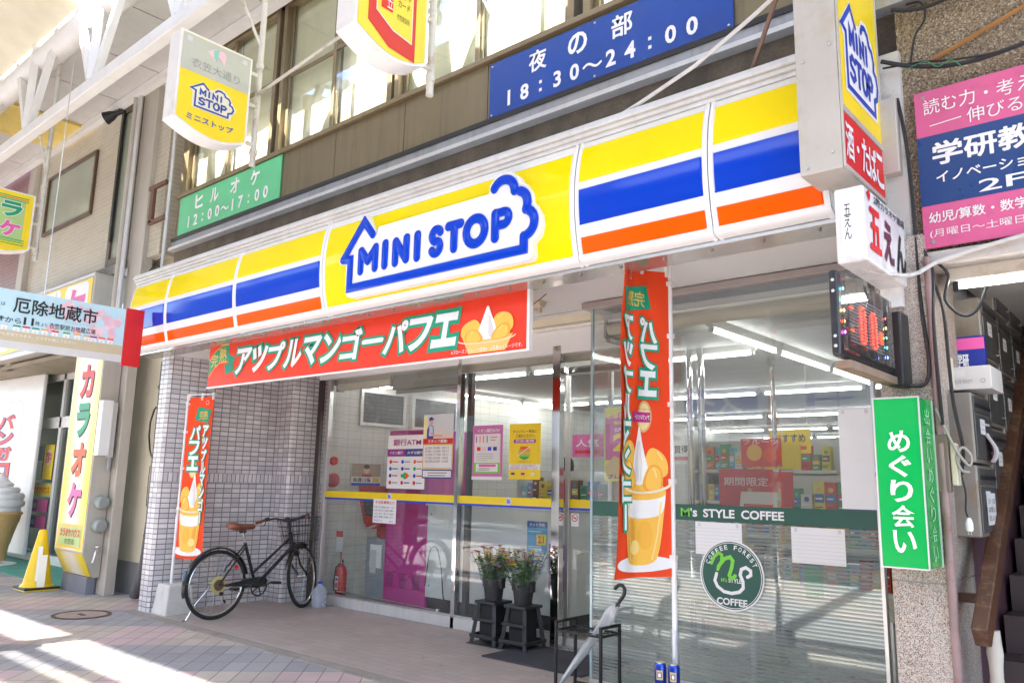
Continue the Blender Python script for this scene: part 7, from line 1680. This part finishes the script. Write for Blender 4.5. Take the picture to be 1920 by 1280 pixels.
# shelves with goods
SH = pm('shelf_white', (.55, .56, .54), .45); PACK = [ink('pack%d' % i, c) for i, c in enumerate(((.55, .04, .03), (.70, .42, .03), (.05, .16, .42), (.06, .30, .12), (.66, .64, .60), (.40, .05, .22), (.60, .20, .04), (.12, .40, .50), (.20, .10, .06), (.62, .55, .10)))]
rr = random.Random(11); PN = ['red', 'amber', 'blue', 'green', 'white', 'plum', 'orange', 'teal', 'brown', 'yellow']
def shelf(name, label, x0, x1, y0, y1, zs, depth_goods, group_of, per, face='y'):
    t = thing(name, label, 'shelf', ((x0+x1)/2, (y0+y1)/2, 0))
    m = MB(); m.box(x0, x0+.03, y0, y1, .012, zs[-1]+.35, SH); m.box(x1-.03, x1, y0, y1, .012, zs[-1]+.35, SH); m.box(x0+.03, x1-.03, y1-.03, y1, .012, zs[-1]+.35, SH); m.build('frame', t)
    for z in zs: MB().box(x0+.03, x1-.03, y0, y1-.03, z-.02, z, SH).build('shelf_board', t)
    m = MB()
    for z in zs: m.box(x0+.03, x1-.03, y0-.012, y0-.002, z-.035, z, ink('price_strip', (.70, .70, .66)))
    m.build('price_strip', t)
    for z in zs:
        x = x0+.05; prev = PACK[0]
        while x < x1-.12:
            w = rr.uniform(.055, .115); h = rr.uniform(.16, .29); mt = rr.choice(PACK); yy = y0+rr.uniform(.02, .05)
            k = MB(); F = XF(x, yy, z+.002); lean = rr.uniform(-.02, .04)
            pts = [(0, 0), (w, 0), (w*.98, h*.9), (w, h), (0, h), (w*.02, h*.9)]
            k.prism(F, pts, -.09, 0, mt); b = rr.choice(PACK); k.rect(F, w*.1, h*.35, w*.9, h*.62, b, .001); k.disc(F, w*.5, h*.75, w*.22, rr.choice(PACK), .0012, n=12); k.rect(F, w*.16, h*.45, w*rr.uniform(.5, .84), h*.50, WHT, .0016); k.rect(F, w*.12, h*.12, w*.6, h*.16, rr.choice((BLK, WHT)), .0012); k.rect(F, w*.12, h*.20, w*.8, h*.225, rr.choice((BLK, WHT)), .0012); k.rect(F, w*.2, -.034, w*.75, -.008, rr.choice((WHT, YEL, WHT)), .020)
            k.build('snack_pack', label='%s packet with %s band beside a %s one, %s board, %s' % (PN[PACK.index(mt)], PN[PACK.index(b)], PN[PACK.index(prev)], ['lowest', 'second', 'third', 'fourth'][zs.index(z)], group_of), cat='packet', group='packets on the '+group_of); prev = mt; x += w+rr.uniform(.002, .010)
shelf('snack_shelf', 'white shelf rack of snack packets above the counter behind the right glass', -6.05, -4.75, 7.1, 7.5, (.45, .85, 1.20), .3, 'counter rack', 1)
shelf('snack_shelf', 'white shelf rack of goods deep behind the coffee-corner window', -4.6, -2.9, 8.6, 9.0, (.5, .9, 1.25, 1.60), .3, 'coffee corner rack', 1)
shelf('snack_shelf', 'white shelf rack of goods right behind the coffee-corner window', -2.8, -1.4, 8.6, 9.0, (.5, .9, 1.25), .3, 'right wall rack', 1)
shelf('snack_shelf', 'low white gondola of goods in the middle behind the coffee-corner window', -3.15, -1.45, 7.35, 7.75, (.55, .90, 1.18), .3, 'low gondola', 1)
for i, (x, y, z, w, h, mt, txt, lab) in enumerate(((-4.05, 7.0, 1.62, .30, .22, WHT, 'お買得', 'white bargain card hanging'), (-3.35, 7.9, 1.75, .42, .24, YEL, 'おすすめ', 'yellow recommended card hanging'), (-2.5, 8.2, 1.78, .46, .26, ink('card_sky', (.25, .50, .70)), '新商品', 'sky blue new item card hanging'), (-1.95, 7.2, 1.55, .26, .34, WHT, 'ポイント', 'white points card hanging'), (-1.75, 7.9, 1.85, .34, .20, RED, '増量中', 'red bonus card hanging'), (-5.7, 7.7, 1.72, .44, .26, PINK, '人気', 'pink popular item card hanging'), (-5.0, 8.0, 1.80, .36, .22, YEL, '毎日', 'yellow daily card hanging'))):
    t = thing('price_card', lab+' over the shelves, reading '+txt, 'price card', (x+w/2, y, z)); F = XF(x, y, z)
    m = MB(); m.fbox(F, 0, w, 0, h, -.003, 0, mt); m.build('card', t)
    m = MB(); m.text(F, txt, w*.12, h*.45, w*.88, h*.80, BLK if mt is WHT or mt is YEL else WHT, .003, .015); m.rect(F, w*.1, h*.15, w*.9, h*.30, RED if mt is not RED else YEL, .002); m.build('print', t)
    m = MB(); [m.tube([F.p(a, h, -.001), F.p(a, 2.66-z, -.001)], .002, GREY, 4) for a in (.03, w-.03)]; m.build('string', t)
# coffee counter behind frosted glass with book stand and bins
t = thing('coffee_counter', 'cream coffee counter on steel legs behind the frosted glass', 'counter', (-2.4, 5.5, 0)); m = MB(); m.box(-3.30, -1.30, 5.30, 5.80, .62, .70, pm('counter_cream', (.58, .54, .46), .5)); m.build('top', t, bevel=.005)
for x in (-3.05, -2.45, -1.55): MB().tube([(x, 5.4, .012), (x, 5.4, .62)], .025, ALU, 10).build('leg', t, smooth=True)
t = thing('waste_bin', 'green waste bin on the counter behind the frosted glass', 'bin', (-2.03, 5.45, .7)); m = MB(); m.lathe([(.06, .70), (.065, .90), (.07, .91), (.0, .915)], GRN, (-2.03, 5.42, 0), 18, cap=False); m.build('body', t, smooth=40); m = MB(); m.lathe([(.072, .905), (.072, .92), (.0, .93)], DGRN, (-2.03, 5.42, 0), 18, cap=False); m.build('lid', t)
t = thing('menu_stand', 'pale wooden menu stand showing a red and white card above the green strip', 'menu stand', (-2.4, 5.5, 1.2)); m = MB(); m.bar((-2.62, 5.56, .70), (-2.56, 5.66, 1.40), .02, .025, TAN); m.bar((-2.30, 5.56, .70), (-2.34, 5.66, 1.40), .02, .025, TAN); m.build('easel', t); m = MB(); F = Frame((-2.60, 5.54, 1.18), (1, 0, 0), (0, .25, 1)); m.fbox(F, 0, .28, 0, .20, -.006, 0, ink('card_cream', (.66, .58, .48))); m.rect(F, .03, .0, .25, .11, RED, .002); m.rect(F, .1, .02, .18, .09, DGRN, .003); m.build('card', t)
t = thing('promotion_card', 'red and yellow promotion cards hung inside the coffee-corner window', 'poster', (-2.3, 6.5, 1.5)); F = XF(-3.05, 6.58, 1.30); m = MB(); m.fbox(F, 0, .36, .28, .52, -.003, 0, BRED); m.fbox(F, .20, .52, .26, .48, -.010, -.006, YEL); m.fbox(F, .25, .45, -.05, .24, -.003, 0, RED); m.build('card', t); m = MB(); m.disc(F, .12, .40, .07, MANGO, .002, n=18); m.disc(F, .26, .38, .06, ORG, .003, n=18); m.text(F, 'フルーツ', .02, .47, .34, .51, WHT, .004, .02); m.build('print', t)
t = thing('promotion_card', 'red promotion panel inside the coffee-corner window, left of the cards', 'poster', (-3, 7.4, 1.4)); F = XF(-3.62, 7.3, 1.22); m = MB(); m.fbox(F, 0, .62, 0, .36, -.003, 0, ink('panel_red', (.50, .02, .03))); m.build('card', t); m = MB(); m.text(F, '期間限定', .05, .2, .5, .28, WHT, .003); m.build('lettering', t)
t = thing('promotion_card', 'blue number one panel at the right of the coffee-corner window', 'poster', (-1.9, 6.6, 1.3)); F = XF(-2.20, 6.6, 1.18); m = MB(); m.fbox(F, 0, .36, 0, .42, -.003, 0, ink('panel_blue', (.10, .14, .34))); m.build('card', t); m = MB(); m.text(F, 'No.1', .04, .10, .32, .22, RED, .003, .03); m.build('lettering', t)
# shop worker far inside
t = thing('person', 'person in a pale blue uniform shirt seen from behind deep inside the shop', 'person', (-7.2, 9.6, 0))
def person_body():
    me = bpy.data.meshes.new('body'); V = [(0, 0, .93), (0, 0, 1.12), (0, .0, 1.34), (0, .0, 1.45), (0, -.005, 1.53), (0, -.01, 1.63), (0, -.01, 1.69), (-.10, 0, .90), (-.11, .01, .50), (-.11, .03, .08), (-.11, -.12, .04), (.10, 0, .90), (.11, .01, .50), (.11, .03, .08), (.11, -.12, .04), (-.19, 0, 1.39), (-.25, .03, 1.13), (-.22, -.16, 1.02), (-.20, -.24, 1.03), (.19, 0, 1.39), (.25, .03, 1.13), (.22, -.16, 1.02), (.20, -.24, 1.03)]
    Ed = [(0, 1), (1, 2), (2, 3), (3, 4), (4, 5), (5, 6), (0, 7), (7, 8), (8, 9), (9, 10), (0, 11), (11, 12), (12, 13), (13, 14), (2, 15), (15, 16), (16, 17), (17, 18), (2, 19), (19, 20), (20, 21), (21, 22)]
    Rr = [.15, .135, .16, .075, .058, .098, .075, .095, .065, .05, .04, .095, .065, .05, .04, .065, .05, .035, .03, .065, .05, .035, .03]
    me.from_pydata([Vector(v) for v in V], Ed, []); o = bpy.data.objects.new('body', me); COL.objects.link(o)
    s = o.modifiers.new('skin', 'SKIN')
    for v, r in zip(me.skin_vertices[0].data if me.skin_vertices else [], Rr): v.radius = (r, r)
    return o, Rr
bo, Rr_ = person_body()
if not bo.data.skin_vertices:
    bpy.context.view_layer.objects.active = bo
for v, r in zip(bo.data.skin_vertices[0].data, Rr_): v.radius = (r, r*.8)
bo.data.skin_vertices[0].data[0].use_root = True
bo.modifiers.new('sub', 'SUBSURF').levels = 1; bo.modifiers['sub'].render_levels = 1
dg = bpy.context.evaluated_depsgraph_get(); me2 = bpy.data.meshes.new_from_object(bo.evaluated_get(dg)); bpy.data.objects.remove(bo)
me2.materials.clear()
for mt in (pm('shirt_blue', (.30, .38, .50), .8), ink('trousers', (.03, .03, .04)), SKIN): me2.materials.append(mt)
for p in me2.polygons:
    z = p.center.z; p.material_index = 1 if z < .93 else 2 if z > 1.47 or (p.center.y < -.13 and z < 1.15) else 0; p.use_smooth = True
bo = bpy.data.objects.new('body', me2); COL.objects.link(bo); bo.parent = t; 
m = MB(); m.lathe([(.0, 1.80+.0), (.06, 1.79), (.10, 1.74), (.112, 1.67), (.105, 1.60), (.085, 1.56)], ink('hair', (.015, .012, .012)), wloc(t)+Vector((0, .012, 0)), 18, cap=False); m.build('hair', t, smooth=True)
t.rotation_euler = (0, 0, R(200))

# ------------------------------------------------------------------ across the street (seen only in the glass)
ob = thing('opposite_building', 'pale tiled building across the street with a blue home shop sign', 'building', (-8, -9.5, 0))
OT = tiled('opposite_tile', .40, .12, .006, (.56, .55, .52), (.52, .51, .48), (.36, .35, .33), .5, .5, dirt=.15, bstr=.2)
m = MB(); m.box(-26, 12, -10.4, -9.4, 4.0, 6.6, OT); m.box(-22, 8, -10.4, -9.6, 0, .5, OT)
for x in (-22, -16.2, -11.2, -5.6, 0, 5): m.box(x, x+.7, -10.2, -9.5, 0.5, 4.0, OT)
m.build('wall', ob)
m = MB(); m.box(-22, 8, -10.3, -9.9, .5, 2.6, pm('shopfront_dark', (.10, .11, .11), .3, var=.2)); m.build('shopfront', ob)
BF = Frame((-8.5, -9.35, 2.9), (-1, 0, 0), (0, 0, 1))
m = MB(); m.fbox(BF, -2.6, 2.0, 0, .30, 0, .05, WHT); m.fbox(BF, -.05, 2.0, .30, 1.05, 0, .05, ink('home_blue', (.02, .08, .42))); m.fbox(BF, -2.6, -.06, .30, 1.05, 0, .05, ink('home_pale', (.48, .55, .66))); hs = m.build('sign_board', ob)
m = MB(); m.text(BF, 'スイ', .35, .38, 1.75, .98, WHT, .055, .03); m.text(BF, '新築・リフォーム', .2, .06, 1.8, .24, BLK, .055, .02); m.rect(BF, -1.5, .38, -1.3, .98, ink('home_blue', (.02, .08, .42)), .054); m.stroke(BF, [(-2.4, .64), (-1.55, .64)], .06, ink('home_blue', (.02, .08, .42)), .055); m.stroke(BF, [(-2.05, .36), (-2.05, 1.0)], .06, ink('home_blue', (.02, .08, .42)), .055); m.text(BF, 'SUIGROUP', -2.4, .1, -.8, .22, GREY, .055); m.build('lettering', hs)
for k, (x0, x1, h) in enumerate(((-75, -48, 17), (-47, -30, 21), (-29, -14, 16), (-13, 4, 19), (5, 25, 16))):  # unseen blocks added to cut bright sky out of the glass reflections
    t = thing('sky_hiding_block', 'added grey block hiding sky from the glass, %s tallest, seen only in reflections' % ['third', 'first', 'fifth', 'second', 'fourth'][k], 'building', ((x0+x1)/2, -34, 0), 'added sky-hiding blocks behind the opposite side')
    m = MB(); m.box(x0, x1, -40, -30, 0, h, pm('block_grey_%d' % (k % 2), ((.40, .39, .37), (.46, .43, .39))[k % 2], .8, vs=.4)); m.build('wall', t)
    m = MB(); n = int((x1-x0)/3)
    for i in range(n):
        for z in range(int(h/3)-1): m.box(x0+.8+i*3, x0+2.2+i*3, -30.02, -29.98, 3.5+z*3, 5+z*3, pm('block_pane', (.05, .06, .07), .1))
    m.build('windows', t) if False else m.build('window_band', t)
# white van parked across the street
t = thing('parked_van', 'white kei van parked across the street, seen only in the window reflections', 'van', (-13.2, -6.6, 0))
VW = pm('van_white', (.78, .78, .77), .2, coat=.5, var=.03); F = Frame((-15.0, -6.6, -.15), (1, 0, 0), (0, 0, 1))
m = MB(); m.prism(F, [(.05, .30), (.0, .75), (.12, 1.05), (.55, 1.80), (.75, 1.88), (3.25, 1.88), (3.38, 1.75), (3.40, .35), (3.35, .28)], -.72, .72, VW); m.build('body', t, bevel=.05, seg=3)
for s in (-1, 1):
    m = MB(); m.fbox(F, .72, 1.55, 1.08, 1.72, s*.722-.004, s*.722+.004, pm('car_glass', (.03, .035, .04), .06)); m.fbox(F, 1.65, 2.40, 1.08, 1.72, s*.722-.004, s*.722+.004, pm('car_glass', (.03, .035, .04))); m.fbox(F, 2.50, 3.2, 1.08, 1.72, s*.722-.004, s*.722+.004, pm('car_glass', (.03, .035, .04))); m.build('side_window', t)
    for a in (.62, 2.75):
        m = MB(); q = F.p(a, .28, s*.66); m.lathe([(.12, -.08), (.27, -.08), (.28, 0), (.27, .08), (.12, .08)], RUBBER, q, 24, 'y'); w = m.build('wheel', t, smooth=40); m = MB(); m.lathe([(.0, -.06), (.17, -.07), (.17, .07), (.0, .06)], ALU, q, 20, 'y'); m.build('hub_cap', w, smooth=40)
m = MB(); m.fbox(F, .0, .03, .62, .74, -.6, -.35, WHT); m.fbox(F, .0, .03, .62, .74, .35, .6, WHT); m.build('headlight', t)
